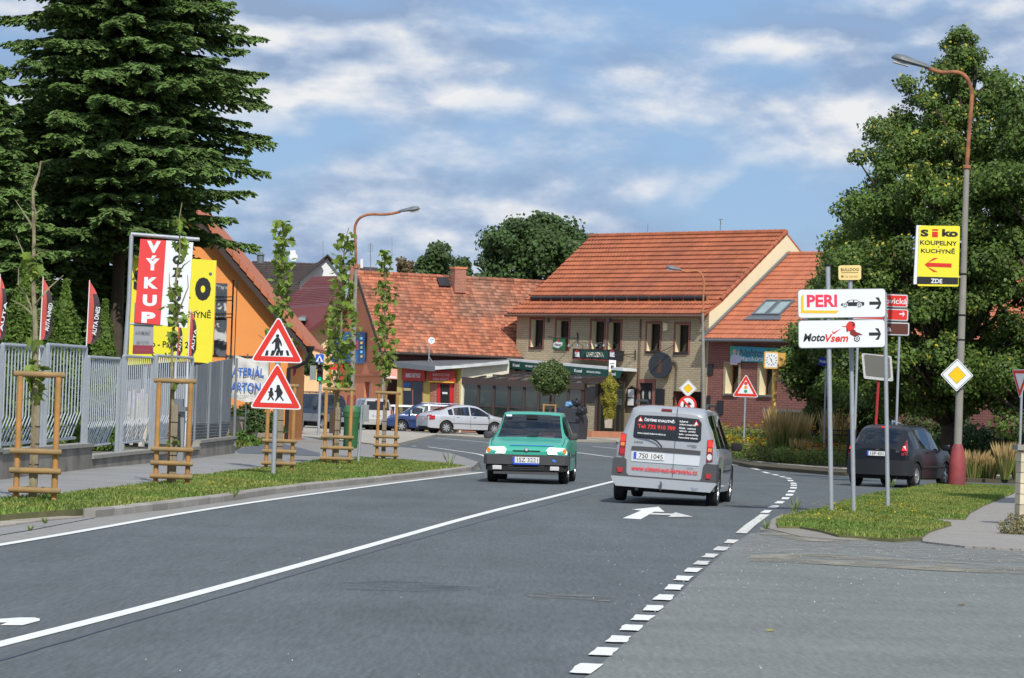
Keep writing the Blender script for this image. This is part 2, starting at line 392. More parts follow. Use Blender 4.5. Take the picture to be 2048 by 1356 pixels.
ribbon('corner_line', smooth_line(gpts([(856, 894), (880, 897), (914, 902), (950, 907), (967, 911), (974, 915)])), .12, m_line, .005, 'white line round the pavement corner')
ribbon('far_lane_line', smooth_line(gpts([(1040, 888), (1156, 888), (1240, 889.5), (1300, 893)])), .1, m_line, .006, 'white lane line by the far parking area')
ribbon('turning_lane_line', smooth_line(gpts([(1185, 893), (1229, 897), (1290, 903), (1330, 907)])), .12, m_line, .006, 'white lane line behind the silver van')

dash_c = [(1171, 1340), (1210, 1306), (1237, 1281), (1263, 1258), (1286, 1238), (1306, 1218.5), (1328, 1197), (1348, 1176.5), (1367, 1158.5), (1386, 1142), (1403, 1127.5), (1420.5, 1113), (1443, 1099), (1462, 1084.5)]
dash_f = [(1533, 1023.6), (1547, 1014), (1560, 1005), (1571, 997), (1579, 990), (1583, 983), (1587, 976), (1588, 971), (1587, 967), (1581, 961.5), (1577, 957), (1565, 954), (1551, 950), (1532, 945.5), (1510, 938), (1472, 930), (1454, 927)]
def dash(name, c, d, l, w, m, h, label=None, group=None):
 n = Vector((-d.y, d.x)); q = [c + d * l / 2 + n * w / 2, c + d * l / 2 - n * w / 2, c - d * l / 2 - n * w / 2, c - d * l / 2 + n * w / 2]
 mb = MB(); z = h + gz(c.x, c.y)
 k = []
 for i in range(4):
  a, b = q[i], q[(i + 1) % 4]
  for t in (0, .33, .66): k.append(a.lerp(b, t) + Vector((R.uniform(-.012, .012), R.uniform(-.02, .02))))
 mb.face([(p.x, p.y, z) for p in k]); o = mb.build(name, m, dash_root)
 return o
dash_root = tag(link('dashed_edge_marking', None), kind='structure'); dash_root['label'] = 'white painted dashes curving round the junction mouth'
for L_, ln in ((dash_c, .62), (dash_f, .62)):
 C = [Vector(p) for p in gpts(L_)]
 for i, c in enumerate(C):
  a, b = C[max(i - 1, 0)], C[min(i + 1, len(C) - 1)]; d = (b - a).normalized(); sp = (b - a).length / (2 if 0 < i < len(C) - 1 else 1)
  dash('dash', c, d, sp * .52, .145, m_line_worn if L_ is dash_c and i > 9 else m_line, .0125 if L_ is dash_c else .006)
ribbon('thick_line', [G(1482, 1068), G(1500, 1052), G(1522, 1036), G(1530, 1030)], .15, m_line_worn, .0125, 'short thick worn white line at the verge corner')
for c, d in (((798, 890), (20, 2)), ((822, 892), (20, 2)), ((817, 873), (14, 1)), ((840, 875), (12, 1)), ((765, 886), (18, 1)), ((735, 884), (18, 1)), ((640, 876), (18, 1)), ((668, 877.5), (16, 1)), ((700, 880), (16, 1)), ((575, 856), (30, 1.5))):
 a, b = G(c[0] - d[0] / 2, c[1] - d[1] / 2), G(c[0] + d[0] / 2, c[1] + d[1] / 2); cc = (a + b) / 2
 dash('dash', Vector(cc[:2]), Vector((b - a)[:2]).normalized(), (b - a).length, .12, m_line, .006)
def zv(x, y): return (1190 + x / 5.42, 800 + y / 5.42)
arr = tag(link('lane_arrow', None), kind='structure'); arr['label'] = 'white painted straight and right lane arrow behind the silver van'
area('arrow_shaft', gpts([zv(*p) for p in [(300, 1285), (495, 1297), (640, 1214), (755, 1217), (688, 1160), (402, 1190), (500, 1202)]]), m_line, .006, kind=None, parent=arr)
area('arrow_branch', gpts([zv(*p) for p in [(600, 1230), (835, 1238), (875, 1224), (1065, 1272), (792, 1275), (825, 1256), (585, 1246)]]), m_line_worn, .010, kind=None, parent=arr)
area('lane_arrow', gpts([(-90, 1241), (0, 1239), (40, 1236.5), (68, 1236.5), (80, 1239), (79, 1243), (45, 1252), (0, 1252), (14, 1246.5), (-90, 1247)]), m_line, .006, label='tip of a white painted arrow cut by the photo edge')

# tyre and patch marks
m_skid = mat('skid_dark', (.05, .062, .09), .6, .2, 3, alpha=(2.2, .5, (.6, 3, 1)))
area('dark_patch', gpts([(640, 1168), (800, 1160), (1000, 1172), (900, 1186), (700, 1180)]), m_skid, .004, label='faint dark bitumen smears on the lane')
area('pale_patch', gpts([(1040, 1188), (1100, 1184), (1235, 1196), (1220, 1204), (1060, 1194)]), mat('pale_patch', (.15, .155, .155), .9, .2, 3, alpha=(3, .42)), .004, label='pale repaired strip on the lane')

# raised left side: kerb stones, verge, pavement
HK = .11
verge_low = [(-420, 1095), (0, 1028), (190, 1013), (280, 1006), (342, 1006), (478, 986), (543, 977), (625, 966), (704, 959), (800, 949), (875, 940), (914, 934)]
verge_up = [(835, 923), (719, 915), (635, 922), (519, 937.5), (440, 946), (385, 952), (279, 971), (199, 979), (120, 989), (0, 1000), (-420, 1058)]
kp = resample(smooth_line(gpts([(190, 1036)] + kerb_foot[4:] + [(950, 941)])), 1.0)
kin = []
for i, p in enumerate(kp):
 d = (kp[min(i + 1, len(kp) - 1)] - kp[max(i - 1, 0)]).normalized(); q = p + Vector((-d.y, d.x)) * .15; kin.append((q.x, q.y))
verge_l = gpts([(-420, 1095), (0, 1028), (186, 1014)], HK) + kin + gpts(verge_up, HK - .01)
area('verge_left', verge_l, m_turf, HK - .01, skirt=.15, label='grass verge with staked young trees beside the kerb')
wall_foot = [(-420, 1000), (0, 957), (119, 944), (183, 936), (305, 924), (398, 915), (467, 906)]
pl = gpts(verge_up[::-1], HK - .02) + gpts([(914, 931), (945, 934), (957, 924), (901, 906), (835, 897), (743, 889), (690, 883), (640, 880), (598, 871), (560, 868)], HK - .02) + gpts([(500, 884), (467, 905)], HK - .02) + gpts(wall_foot[::-1][1:], HK - .02)
area('pavement_left', pl, m_pave, HK - .02, skirt=.15, label='grey worn pavement between the fence and grass verge')
area('side_lane', gpts([(470, 900), (560, 868), (600, 871), (560, 885), (640, 905), (640, 911), (478, 905)], HK), mat('lane_dark', (.10, .115, .14), .9, .1, 1), HK - .012, label='dark asphalt lane crossing behind the fence end')
kr = tag(link('kerb', None), kind='structure'); kr['label'] = 'weathered concrete kerb along the grass verge'
def kerb_stone(a, b, hgt, wid, parent, dep=.1, sign=1):
 d = (b - a); l = d.length; d = d / l; n = Vector((-d.y, d.x)) * sign; g = .012
 a2, b2 = a + d * g, b - d * g; z = gz(a.x, a.y); hh = hgt + R.uniform(-.006, .004); c = .02
 pr = [(0, -dep), (0, hh - c), (c, hh), (wid, hh), (wid, -dep)]; vs = []
 for p in (a2, b2):
  for w_, z_ in pr: q = p + n * w_; vs.append((q.x, q.y, z + z_))
 mb = MB(); mb.add(vs, [(0, 1, 2, 3, 4), (9, 8, 7, 6, 5)] + [(i, (i + 1) % 5, 5 + (i + 1) % 5, 5 + i) for i in range(5)], R.random())
 return mb.build('kerb_stone', m_kerb, parent)
for a, b in zip(kp, kp[1:]): kerb_stone(a, b, HK + .005, .16, kr)
kr2 = tag(link('kerb', None), kind='structure'); kr2['label'] = 'low concrete kerb along the flower bed across the junction'
kb = resample(smooth_line(gpts(bed_foot[1:], 0)), 1.0)
for a, b in zip(kb, kb[1:]): kerb_stone(a, b, .13, .15, kr2)
kr3 = tag(link('kerb', None), kind='structure'); kr3['label'] = 'sunken kerb slabs at the dropped driveway in the left verge'
dl = gpts([(-300, 1092), (-60, 1066), (0, 1057), (90, 1044), (190, 1036)])
m_slab = mat('slab_concrete', (.33, .30, .25), .9, .14, 3, bump=.3, bs=60, tint=.1)
dp = resample(dl, 1.0)
for a, b in zip(dp, dp[1:]):
 d = (b - a).normalized(); n = Vector((-d.y, d.x)); mb = MB(); q = [a + d * .01, b - d * .01, b - d * .01 + n * .6, a + d * .01 + n * .6]
 mb.prism([(p.x, p.y, .03 + R.uniform(-.006, .006)) for p in q], (0, 0, -.08)); mb.build('slab', m_slab, kr3)
area('driveway_apron', gpts([(-420, 1140), (60, 1062), (190, 1037), (195, 1030), (190, 1014), (0, 1029), (-420, 1096)]), m_pave, .012, label='rough asphalt apron behind the sunken slabs')

# far pavement and flower bed
tan_ = gpts(far_edge[::-1][1:]) + gpts(bed_foot[:3]) + [(9.6, 160), (4, 171), (-4, 174), (-30, 172)]
area('parking_area', tan_, m_tan, .10, skirt=.12, label='pale paved parking area in front of the shops')
bed = gpts(bed_foot[1:], 0.1); bed = [(x, y + .12) for x, y in bed] + [(32, 110), (34, 150), (12, 158), (9.8, 156)]
area('flower_bed_soil', bed, mat('bed_soil', (.07, .06, .035), .95, .2, 2, bump=.5, bs=30), .10, skirt=.1, label='dark soil of the flower bed across the junction')
# right verge and block pavement
grass_r = [(1556, 1052), (1553, 1043), (1566, 1034), (1600, 1028), (1640, 1021), (1680, 1008), (1725, 994), (1790, 981), (1848, 973), (1890, 968), (2040, 974), (2300, 990), (2300, 1010), (2036, 982), (1998, 998), (1968, 1010), (1940, 1025), (1930, 1038), (1853, 1035), (1903, 1049), (1858, 1063), (1845, 1073), (1790, 1078), (1740, 1074), (1677, 1070), (1640, 1060), (1600, 1053)]
HR = .05
area('verge_right', gpts(grass_r, HR), m_turf, HR, skirt=.06, label='grass verge with yellow flowers under the direction signs')
area('verge_edging', gpts([(1535, 1056), (1540, 1040), (1560, 1030), (1600, 1024), (1640, 1017), (1600, 1056), (1660, 1064), (1740, 1078), (1700, 1080), (1600, 1072)], .02), mat('worn_edge', (.24, .22, .19), .95, .2, 2, bump=.4, bs=50, fine=.2, fs=50), .02, skirt=.03, label='worn dusty edging round the corner of the verge')
def pavers_mat():
 m = brick_mat('block_paving', (.32, .30, .275), (.27, .255, .235), (.17, .155, .135), .2, .1, .5, .008, .12)
 nt = m.node_tree
 sp = [n for n in nt.nodes if n.type == 'SEPXYZ'][0]; cb = [n for n in nt.nodes if n.type == 'COMBXYZ'][0]
 nt.links.new(sp.outputs[0], cb.inputs[0]); nt.links.new(sp.outputs[1], cb.inputs[1]); return m
m_block = pavers_mat()
area('pavement_right', gpts([(1845, 1082), (1845, 1073), (1858, 1063), (1903, 1049), (1853, 1035), (1930, 1038), (1940, 1025), (1968, 1010), (1998, 998), (2036, 982), (2300, 1010), (2400, 1112), (2048, 1098), (1930, 1092)], .03), m_block, .03, skirt=.05, label='block paved pavement beside the stone pillar')
mb = MB(); a, b = G(1796, 1029, HR), G(1850, 1034, HR); mb.prism([a, b, b + Vector((0, .5, 0)), a + Vector((0, .5, 0))], (0, 0, .03)); mb.build('cover_slab', m_slab, kind='structure')['label'] = 'pale concrete slab sunk in the right verge'
# ------------------------------------------------------------------ buildings
m_tile_new = mat('clay_tile_new', (.46, .150, .075), .8, .07, 1.2, tint=.10, fine=.06, fs=20)
m_tile_main = mat('clay_tile_main', (.37, .115, .052), .85, .13, .5, tint=.14, col2=(.30, .095, .05))
m_tile_old = mat('clay_tile_old', (.35, .125, .068), .9, .2, .55, tint=.38, col2=(.24, .12, .08))
m_tile_brown = mat('tile_brown', (.055, .04, .035), .85, .15, 1, tint=.2)
m_tile_maroon = mat('metal_sheet_maroon', (.13, .035, .035), .5, .08, 1, tint=.1)
m_cream = mat('cream_render', (.72, .64, .43), .9, .05, 1)
m_brown = mat('dark_brown_paint', (.045, .03, .025), .6, .1, 2)
m_gutter = mat('copper_brown_gutter', (.17, .10, .07), .5, .15, 2, metal=.3)
m_zinc = mat('zinc_grey', (.17, .19, .21), .5, .08, 3, metal=.4)
m_glassd = glass_mat('window_glass', (.02, .025, .03), .12)
m_green_glass = glass_mat('conservatory_glass', (.10, .15, .11), .22, .03)
m_curtain = mat('net_curtain', (.45, .45, .42), .9, .15, 6)
m_black = mat('black_paint', (.018, .02, .024), .5, .1, 4)
m_white = mat('white_paint', (.78, .79, .80), .45, .04, 3)
m_orange = mat('orange_render', (.78, .30, .085), .9, .05, 1.2)
m_terra = mat('terracotta_render', (.60, .22, .115), .9, .05, 1.2)
m_peach = mat('peach_render', (.80, .52, .28), .9, .05, 1.2)
m_yellow_w = mat('yellow_render', (.50, .40, .12), .9, .06, 1.2)
m_stone_w = brick_mat('buff_stone_facing', (.46, .385, .255), (.40, .33, .215), (.32, .275, .19), .38, .105, .9, .014, .16)
m_pink_w = brick_mat('pink_stone_facing', (.27, .115, .095), (.225, .095, .08), (.15, .065, .055), .40, .11, .9, .014, .16)
m_red_trim = brick_mat('red_brick_trim', (.30, .11, .085), (.25, .09, .07), (.20, .12, .10), .09, .25, .6)
m_buff_trim = brick_mat('buff_brick_trim', (.42, .33, .20), (.36, .28, .17), (.25, .2, .13), .09, .25, .6)
m_brick_red = brick_mat('red_brick', (.42, .14, .08), (.34, .11, .07), (.35, .27, .22), .25, .08, .6)

def tile_roof(mb, A, B, D, C, row=.33, tw=.24, amp=.025, lip=.035):
 """A eave-left, B eave-right, D ridge-left, C ridge-right"""
 A, B, C, D = map(Vector, (A, B, C, D)); n = (B - A).cross(D - A).normalized()
 if n.z < 0: n = -n
 nr = max(2, int(((D - A).length + (C - B).length) / 2 / row)); nt_ = max(2, int(max((B - A).length, (C - D).length) / tw)); K = 4; m = nt_ * K
 pf = [amp * (0.5 - .5 * math.cos(2 * PI * (k % K) / K)) for k in range(m + 1)]
 for i in range(nr):
  t0, t1 = i / nr, (i + 1) / nr; a, b, c, d = A.lerp(D, t0), B.lerp(C, t0), B.lerp(C, t1), A.lerp(D, t1)
  o = len(mb.v); j_ = [R.uniform(-.006, .006) for _ in range(nt_ + 1)]
  for k in range(m + 1):
   u = k / m; jj = j_[k // K]
   p0 = a.lerp(b, u) + n * (lip + pf[k] + jj); p1 = d.lerp(c, u) + n * pf[k]; p2 = a.lerp(b, u) + n * -.02
   mb.v += [tuple(p2), tuple(p0), tuple(p1)]
  for k in range(m):
   if k % K == 0: tt = R.random()
   q = o + 3 * k; mb.f += [(q, q + 3, q + 4, q + 1), (q + 1, q + 4, q + 5, q + 2)]; mb.t += [tt, tt]
 return mb
def ridge_tiles(root, P, Q, m, r=.12, step=.4):
 P, Q = Vector(P), Vector(Q); L = (Q - P).length; n = int(L / step); mb = MB()
 for i in range(n):
  a, b = P.lerp(Q, i / n), P.lerp(Q, (i + .97) / n); mb.cyl(a, b, r * 1.08, r * .9, 8)
 return mb.build('ridge_tiles', m, root, smooth=True, kind='stuff')

class Facade:
 """vertical wall: local frame with x along it, y into the wall, z up; openings given by photo pixels"""
 def __init__(s, root, P, u, inward): s.P, s.u, s.n = P, u, inward
def wall_grid(L, z0, z1, openings, y=0.0):
 """quads of a wall in local XZ at y with rectangular holes"""
 xs = sorted({0, L} | {min(max(v, 0), L) for o in openings for v in (o[0], o[2])}); zs = sorted({z0, z1} | {min(max(v, z0), z1) for o in openings for v in (o[1], o[3])})
 fs = []
 for i in range(len(xs) - 1):
  for j in range(len(zs) - 1):
   cx, cz = (xs[i] + xs[i + 1]) / 2, (zs[j] + zs[j + 1]) / 2
   if any(o[0] < cx < o[2] and o[1] < cz < o[3] for o in openings): continue
   fs.append([(xs[i], y, zs[j]), (xs[i + 1], y, zs[j]), (xs[i + 1], y, zs[j + 1]), (xs[i], y, zs[j + 1])])
 return fs
def window(root, x0, z0, x1, z1, depth, m_rev, m_frame, trim=None, tw=.12, sill=m_black, curtain=True, mull=True, grill=False):
 """recessed window, parts: window > reveal, glass..., all at house level two deep"""
 w = MB(); d = depth
 w.face([(x0, 0, z0), (x0, d, z0), (x0, d, z1), (x0, 0, z1)]); w.face([(x1, 0, z0), (x1, d, z0), (x1, d, z1), (x1, 0, z1)])
 w.face([(x0, 0, z1), (x1, 0, z1), (x1, d, z1), (x0, d, z1)]); w.face([(x0, 0, z0), (x1, 0, z0), (x1, d, z0), (x0, d, z0)])
 o = w.build('window', m_rev, root)
 f = MB(); t = .055
 for a, b, c, e in ((x0, z0, x1, z0 + t), (x0, z1 - t, x1, z1), (x0, z0 + t, x0 + t, z1 - t), (x1 - t, z0 + t, x1, z1 - t)): f.box(((a + c) / 2, d - .02, (b + e) / 2), (c - a, .05, e - b))
 if mull: f.box(((x0 + x1) / 2, d - .021, (z0 + z1) / 2), (.05, .046, z1 - z0 - 2 * t))
 if grill:
  k = x0 + .12
  while k < x1 - .05: f.cyl((k, d - .12, z0 + .02), (k, d - .12, z1 - .02), .012, n=5); k += .13
 f.build('frame', m_frame, o)
 g = MB(); g.face([(x0, d, z0), (x1, d, z0), (x1, d, z1), (x0, d, z1)]); g.build('pane', m_glassd, o)
 if curtain:
  c = MB(); n = 12
  for s_, e_ in ((x0 + .04, x0 + (x1 - x0) * .36), (x1 - (x1 - x0) * .36, x1 - .04)):
   pts = [(s_ + (e_ - s_) * k / n, d + .12 + .03 * math.sin(k * 2.1)) for k in range(n + 1)]
   for (xa, ya), (xb, yb) in zip(pts, pts[1:]): c.face([(xa, ya, z0 + .03), (xb, yb, z0 + .03), (xb, yb, z1 - .03), (xa, ya, z1 - .03)])
  c.build('curtain', m_curtain, o)
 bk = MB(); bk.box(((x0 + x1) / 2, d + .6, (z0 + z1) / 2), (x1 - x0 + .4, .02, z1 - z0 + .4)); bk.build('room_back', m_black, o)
 if sill:
  q = MB(); q.box(((x0 + x1) / 2, -.02, z0 - .045), (x1 - x0 + .06, .14, .07)); q.build('sill', sill, o)
 if trim:
  q = MB(); e = .015
  for a, b, c, e2 in ((x0 - tw, z0 - tw, x0, z1 + tw), (x1, z0 - tw, x1 + tw, z1 + tw), (x0, z1, x1, z1 + tw), (x0, z0 - tw, x1, z0)): q.box(((a + c) / 2, -.01, (b + e2) / 2), (c - a, .03, e2 - b))
  q.build('surround', trim, o)
 return o
def to_local(root, p): return Matrix(root.matrix_basis).inverted() @ p
def lrect(root, plane, r):
 """photo rectangle (x0,y0,x1,y1) on a wall plane -> local x0,z0,x1,z1"""
 P, u = plane; cy = (r[1] + r[3]) / 2; cx = (r[0] + r[2]) / 2
 a = to_local(root, onplane(r[0], cy, P, u)); b = to_local(root, onplane(r[2], cy, P, u)); t = to_local(root, onplane(cx, r[1], P, u)); q = to_local(root, onplane(cx, r[3], P, u))
 return a.x, q.z, b.x, t.z

# --- tavern (buff stone, big tiled roof)
PHI = rad(48); U = Vector((math.cos(PHI), -math.sin(PHI), 0)); V = Vector((math.sin(PHI), math.cos(PHI), 0))
RC = at(1411, 850, 156); RC.z = 0
LT = 13.75; BASE = .45
OT = RC - U * LT
tav = thing('tavern', 'two storey buff stone tavern with broad red tiled roof', 'building', OT, -PHI)
tp = (OT, U)
wins_px = [(1062, 639, 1086, 694), (1113, 641, 1137, 696), (1183, 642, 1208, 698), (1217, 644, 1241, 699), (1294, 647, 1320, 702), (1351, 649, 1377, 704)]
ops = [lrect(tav, tp, r) for r in wins_px]
door_r = lrect(tav, tp, (1345, 783, 1402, 866)); door_r = (door_r[0], .3, door_r[2], door_r[3])
d2 = lrect(tav, tp, (1278, 766, 1304, 866)); d2 = (d2[0], .3, d2[2], d2[3])
EH = 6.45; DB = 10.4
w = MB()
for q in wall_grid(LT, .1, EH, ops + [door_r, d2]): w.face(q)
w.face([(0, 0, .1), (0, DB, .1), (0, DB, EH), (0, DB / 2, 10.4), (0, 0, EH)])
w.face([(0, DB, .1), (LT, DB, .1), (LT, DB, EH), (0, DB, EH)])
w.build('wall', m_stone_w, tav)
w = MB(); w.face([(LT, 0, .1), (LT, DB, .1), (LT, DB, EH), (LT, DB / 2, 10.55), (LT, 0, EH)]); w.build('gable_wall', m_cream, tav)
for i, o in enumerate(ops): window(tav, *o, .36, m_cream, m_brown, m_red_trim, grill=i < 2)
w = MB(); x0, z0, x1, z1 = door_r
for a in (x0, x1): w.face([(a, 0, z0), (a, 1.1, z0), (a, 1.1, z1), (a, 0, z1)])
w.face([(x0, 0, z1), (x1, 0, z1), (x1, 1.1, z1), (x0, 1.1, z1)]); o = w.build('porch', m_pink_w, tav)
w = MB(); w.box(((x0 + x1) / 2, 1.12, (z0 + z1) / 2), (x1 - x0, .05, z1 - z0)); w.build('door', m_brown, o)
w = MB(); w.box((x0 + .5, 1.07, z0 + 1.2), (.5, .05, 1.6)); w.box((x1 - .6, 1.07, z0 + 1.2), (.6, .05, 1.6)); w.build('door_panel', m_black, o)
x0, z0, x1, z1 = d2
w = MB(); w.box(((x0 + x1) / 2, .08, (z0 + z1) / 2), (x1 - x0, .06, z1 - z0)); dd = w.build('door', m_black, tav)
w = MB(); w.box(((x0 + x1) / 2, .03, z1 + .1), (x1 - x0 + .4, .12, .2)); w.box((x0 - .1, .03, (z0 + z1) / 2), (.2, .12, z1 - z0)); w.box((x1 + .1, .03, (z0 + z1) / 2), (.2, .12, z1 - z0)); w.build('surround', m_red_trim, dd)
w = MB()
for cx in (x0 + .22, x1 - .22):
 w.prism([(cx - .05, .045, z1 - .75), (cx + .03, .045, z1 - .8), (cx + .06, .045, z1 - .45), (cx - .02, .045, z1 - .35), (cx - .09, .045, z1 - .45)], (0, -.01, 0))
w.build('painted_bottles', m_curtain, dd)
# roof with a bell-cast lower part
ov = .45; rz_ = .15
RZ = 10.62; mid = DB / 2
kz = EH + .35; ky = .25
A, B = Vector((-.25, -ov, EH - .12)), Vector((LT + .02, -ov, EH - .12)); Mi, Mj = Vector((-.25, .75, EH + .62)), Vector((LT + .02, .75, EH + .62)); D_, C_ = Vector((-.25, mid, RZ)), Vector((LT + .02, mid, RZ))
w = MB(); tile_roof(w, A, B, Mi, Mj, .36, .235, .035, .06); tile_roof(w, Mi, Mj, D_, C_, .36, .235, .035, .06); w.build('roof_tiles', m_tile_main, tav, kind='stuff')
w = MB(); w.prism([A, B, Mj, C_, D_, Mi][:2] + [Mj, Mi], (0, 0, -.14)); w.prism([Mi, Mj, C_, D_], (0, 0, -.14)); w.prism([D_, C_, Vector((LT, DB + .4, EH - .2)), Vector((-.25, DB + .4, EH - .2))], (0, 0, -.1)); w.build('roof', m_tile_main, tav)
ridge_tiles(tav, D_ + Vector((0, 0, .02)), C_ + Vector((0, 0, .02)), m_tile_main, .14)
ridge_tiles(tav, Mj + Vector((.0, 0, .05)), C_ + Vector((.0, 0, .05)), m_tile_main, .1)
w = MB(); w.tube([(-.35, -ov - .08, EH - .2), (LT + .1, -ov - .08, EH - .2)], .075, 8); w.tube([(LT - .25, -ov - .05, EH - .22), (LT - .22, -.3, EH - .5), (LT - .2, -.08, EH - .75), (LT - .2, -.08, .3)], .05, 8); w.tube([(9.1, -.06, EH - .35), (9.1, -.06, .4)], .04, 6); w.build('gutter', m_gutter, tav, smooth=True)
w = MB();
yk, zk = .62, EH + .62
nn = 16
for i in range(nn):
 xa, xb = .35 + (LT - 1.1) * i / nn, .35 + (LT - 1.1) * (i + .93) / nn; w.cyl((xa, yk, zk + .12), (xb, yk, zk + .12), .10, n=8)
w.build('snow_guard', m_black, tav, smooth=True)
w = MB()
for i in range(nn): xa = .35 + (LT - 1.1) * (i + .965) / nn; w.box((xa, yk, zk + .06), (.05, .12, .3))
w.build('guard_bracket', m_tile_main, tav)
for cx_ in (2.4, 6.9): w = MB(); w.box((cx_, -.1, EH - .42), (.14, .12, .22)); w.build('floodlight', m_zinc, tav)
w = MB(); w.box((10.9, -.07, EH - .72), (.26, .12, .36)); w.build('alarm_box', m_cream, tav)
w = MB(); w.tube([(9.2, mid, RZ), (9.2, mid, RZ + .75)], .02, 5); w.tube([(9.05, mid, RZ + .7), (9.35, mid, RZ + .72)], .015, 5); w.tube([(9.2, mid, RZ + .72), (9.3, mid, RZ + .5)], .02, 5); w.tube([(4.0, mid, RZ), (4.0, mid, RZ + .6)], .012, 5); w.build('antenna', m_zinc, tav)
# grey plinth terrace
w = MB(); w.box((LT / 2, -.3, .3), (LT + .2, .5, .5)); w.build('plinth', m_brick_red, tav)

# --- pink stone building to the right
LPk = 21.0
pk = thing('pink_stone_house', 'long pink stone building with bright orange tiled roof and skylights', 'building', RC, -PHI)
pp = (RC, U)
pw = [lrect(pk, pp, r) for r in ((1451, 729, 1477, 787), (1519, 729, 1545, 790))]
pw.append((pw[1][0] + 5.2, pw[1][1], pw[1][2] + 5.2, pw[1][3])); pw.append((pw[1][0] + 8, pw[1][1], pw[1][2] + 8, pw[1][3]))
PH = 5.2; pz = 9.55; pm = 5.3
w = MB()
for q in wall_grid(LPk, .1, PH, pw, .02): w.face(q)
w.face([(LPk, .02, .1), (LPk, pm * 2, .1), (LPk, pm * 2, PH), (LPk, pm, pz - .2), (LPk, .02, PH)]); w.face([(0, pm * 2, .1), (LPk, pm * 2, .1), (LPk, pm * 2, PH), (0, pm * 2, PH)])
w.build('wall', m_pink_w, pk)
for o in pw: window(pk, *o, .5, m_cream, mat('orange_wood', (.28, .10, .035), .6), m_buff_trim, tw=.13, sill=m_zinc)
A, B = Vector((.02, -.5, PH - .02)), Vector((LPk + .3, -.5, PH - .02)); D_, C_ = Vector((.02, pm, pz)), Vector((LPk + .3, pm, pz))
w = MB(); tile_roof(w, A, B, D_, C_, .38, .24, .022); w.build('roof_tiles', m_tile_new, pk, kind='stuff')
w = MB(); w.prism([A, B, C_, D_], (0, 0, -.12)); w.prism([D_, C_, Vector((LPk + .3, pm * 2 + .4, PH)), Vector((.02, pm * 2 + .4, PH))], (0, 0, -.1)); w.build('roof', m_tile_new, pk)
ridge_tiles(pk, D_, C_, m_tile_new)
w = MB(); w.tube([(.02, -.58, PH - .1), (LPk + .4, -.58, PH - .1)], .075, 8); w.build('gutter', m_zinc, pk, smooth=True)
w = MB(); w.prism([(.04, -.45, PH + .1), (.04, pm, pz + .08), (.22, pm, pz + .08), (.22, -.45, PH + .1)], (0, 0, .06)); w.build('flashing', m_zinc, pk)
sl = (D_ - A).normalized(); nrm = Vector((0, -sl.z, sl.y))
def skylight(px0, px1, ty0, ty1):
 """roof window given along-eave metres and slope fractions"""
 for k in range(2):
  xa = px0 + (px1 - px0) * k / 2 + .03; xb = px0 + (px1 - px0) * (k + 1) / 2 - .03
  P0 = A + sl * ty0; P1 = A + sl * ty1
  def q(x, P, h): return Vector((x, P.y, P.z)) + nrm * h
  w = MB(); t = .09
  for a, b, c, e in ((xa, xb, ty0, ty0 + t), (xa, xb, ty1 - t, ty1), (xa, xa + t, ty0 + t, ty1 - t), (xb - t, xb, ty0 + t, ty1 - t)):
   w.prism([q(a, A + sl * c, .05), q(b, A + sl * c, .05), q(b, A + sl * e, .05), q(a, A + sl * e, .05)], nrm * .1)
  o = w.build('skylight', m_zinc, pk)
  w = MB(); w.face([q(xa + t, A + sl * (ty0 + t), .1), q(xb - t, A + sl * (ty0 + t), .1), q(xb - t, A + sl * (ty1 - t), .1), q(xa + t, A + sl * (ty1 - t), .1)]); w.build('pane', mat('sky_reflection_glass', (.26, .34, .34), .12, .2, 2, coat=.8), o)  # opaque pale pane, the reflected sky is painted as its base colour
 w = MB(); w.prism([Vector((px0 - .25, (A + sl * (ty0 - .35)).y, (A + sl * (ty0 - .35)).z)) + nrm * .06, Vector((px1 + .25, (A + sl * (ty0 - .35)).y, (A + sl * (ty0 - .35)).z)) + nrm * .06, Vector((px1 + .05, (A + sl * ty0).y, (A + sl * ty0).z)) + nrm * .07, Vector((px0 - .05, (A + sl * ty0).y, (A + sl * ty0).z)) + nrm * .07], nrm * .02); w.build('apron_flashing', m_zinc, pk)
skylight(1.9, 3.8, 1.85, 3.1); skylight(5.75, 7.7, 1.85, 3.1)
for r in ((1410, 728, 1426, 749), (1410, 791, 1420, 829), (1435, 801, 1446, 829)):
 x0, z0, x1, z1 = lrect(pk, pp, r); x0 = max(x0, .05); w = MB(); w.box(((x0 + x1) / 2, -.01, (z0 + z1) / 2), (x1 - x0, .07, z1 - z0)); w.build('black_panel', m_black, pk)
for r in ((1690, 803, 1720, 830),):
 x0, z0, x1, z1 = lrect(pk, pp, r); w = MB(); w.box(((x0 + x1) / 2, -.01, (z0 + z1) / 2), (x1 - x0, .07, z1 - z0)); w.build('black_panel', m_black, pk)
# porch roof box near the tree
x0, z0, x1, z1 = lrect(pk, pp, (1565, 820, 1605, 850)); w = MB(); w.box(((x0 + x1) / 2, -.5, z1 - .05), (x1 - x0 + .5, 1.1, .12)); o = w.build('porch_roof', m_zinc, pk); w = MB(); w.box(((x0 + x1) / 2, -.4, (z1 - .1) / 2), (x1 - x0, .8, z1 - .15)); w.build('porch_wall', m_brown, o)

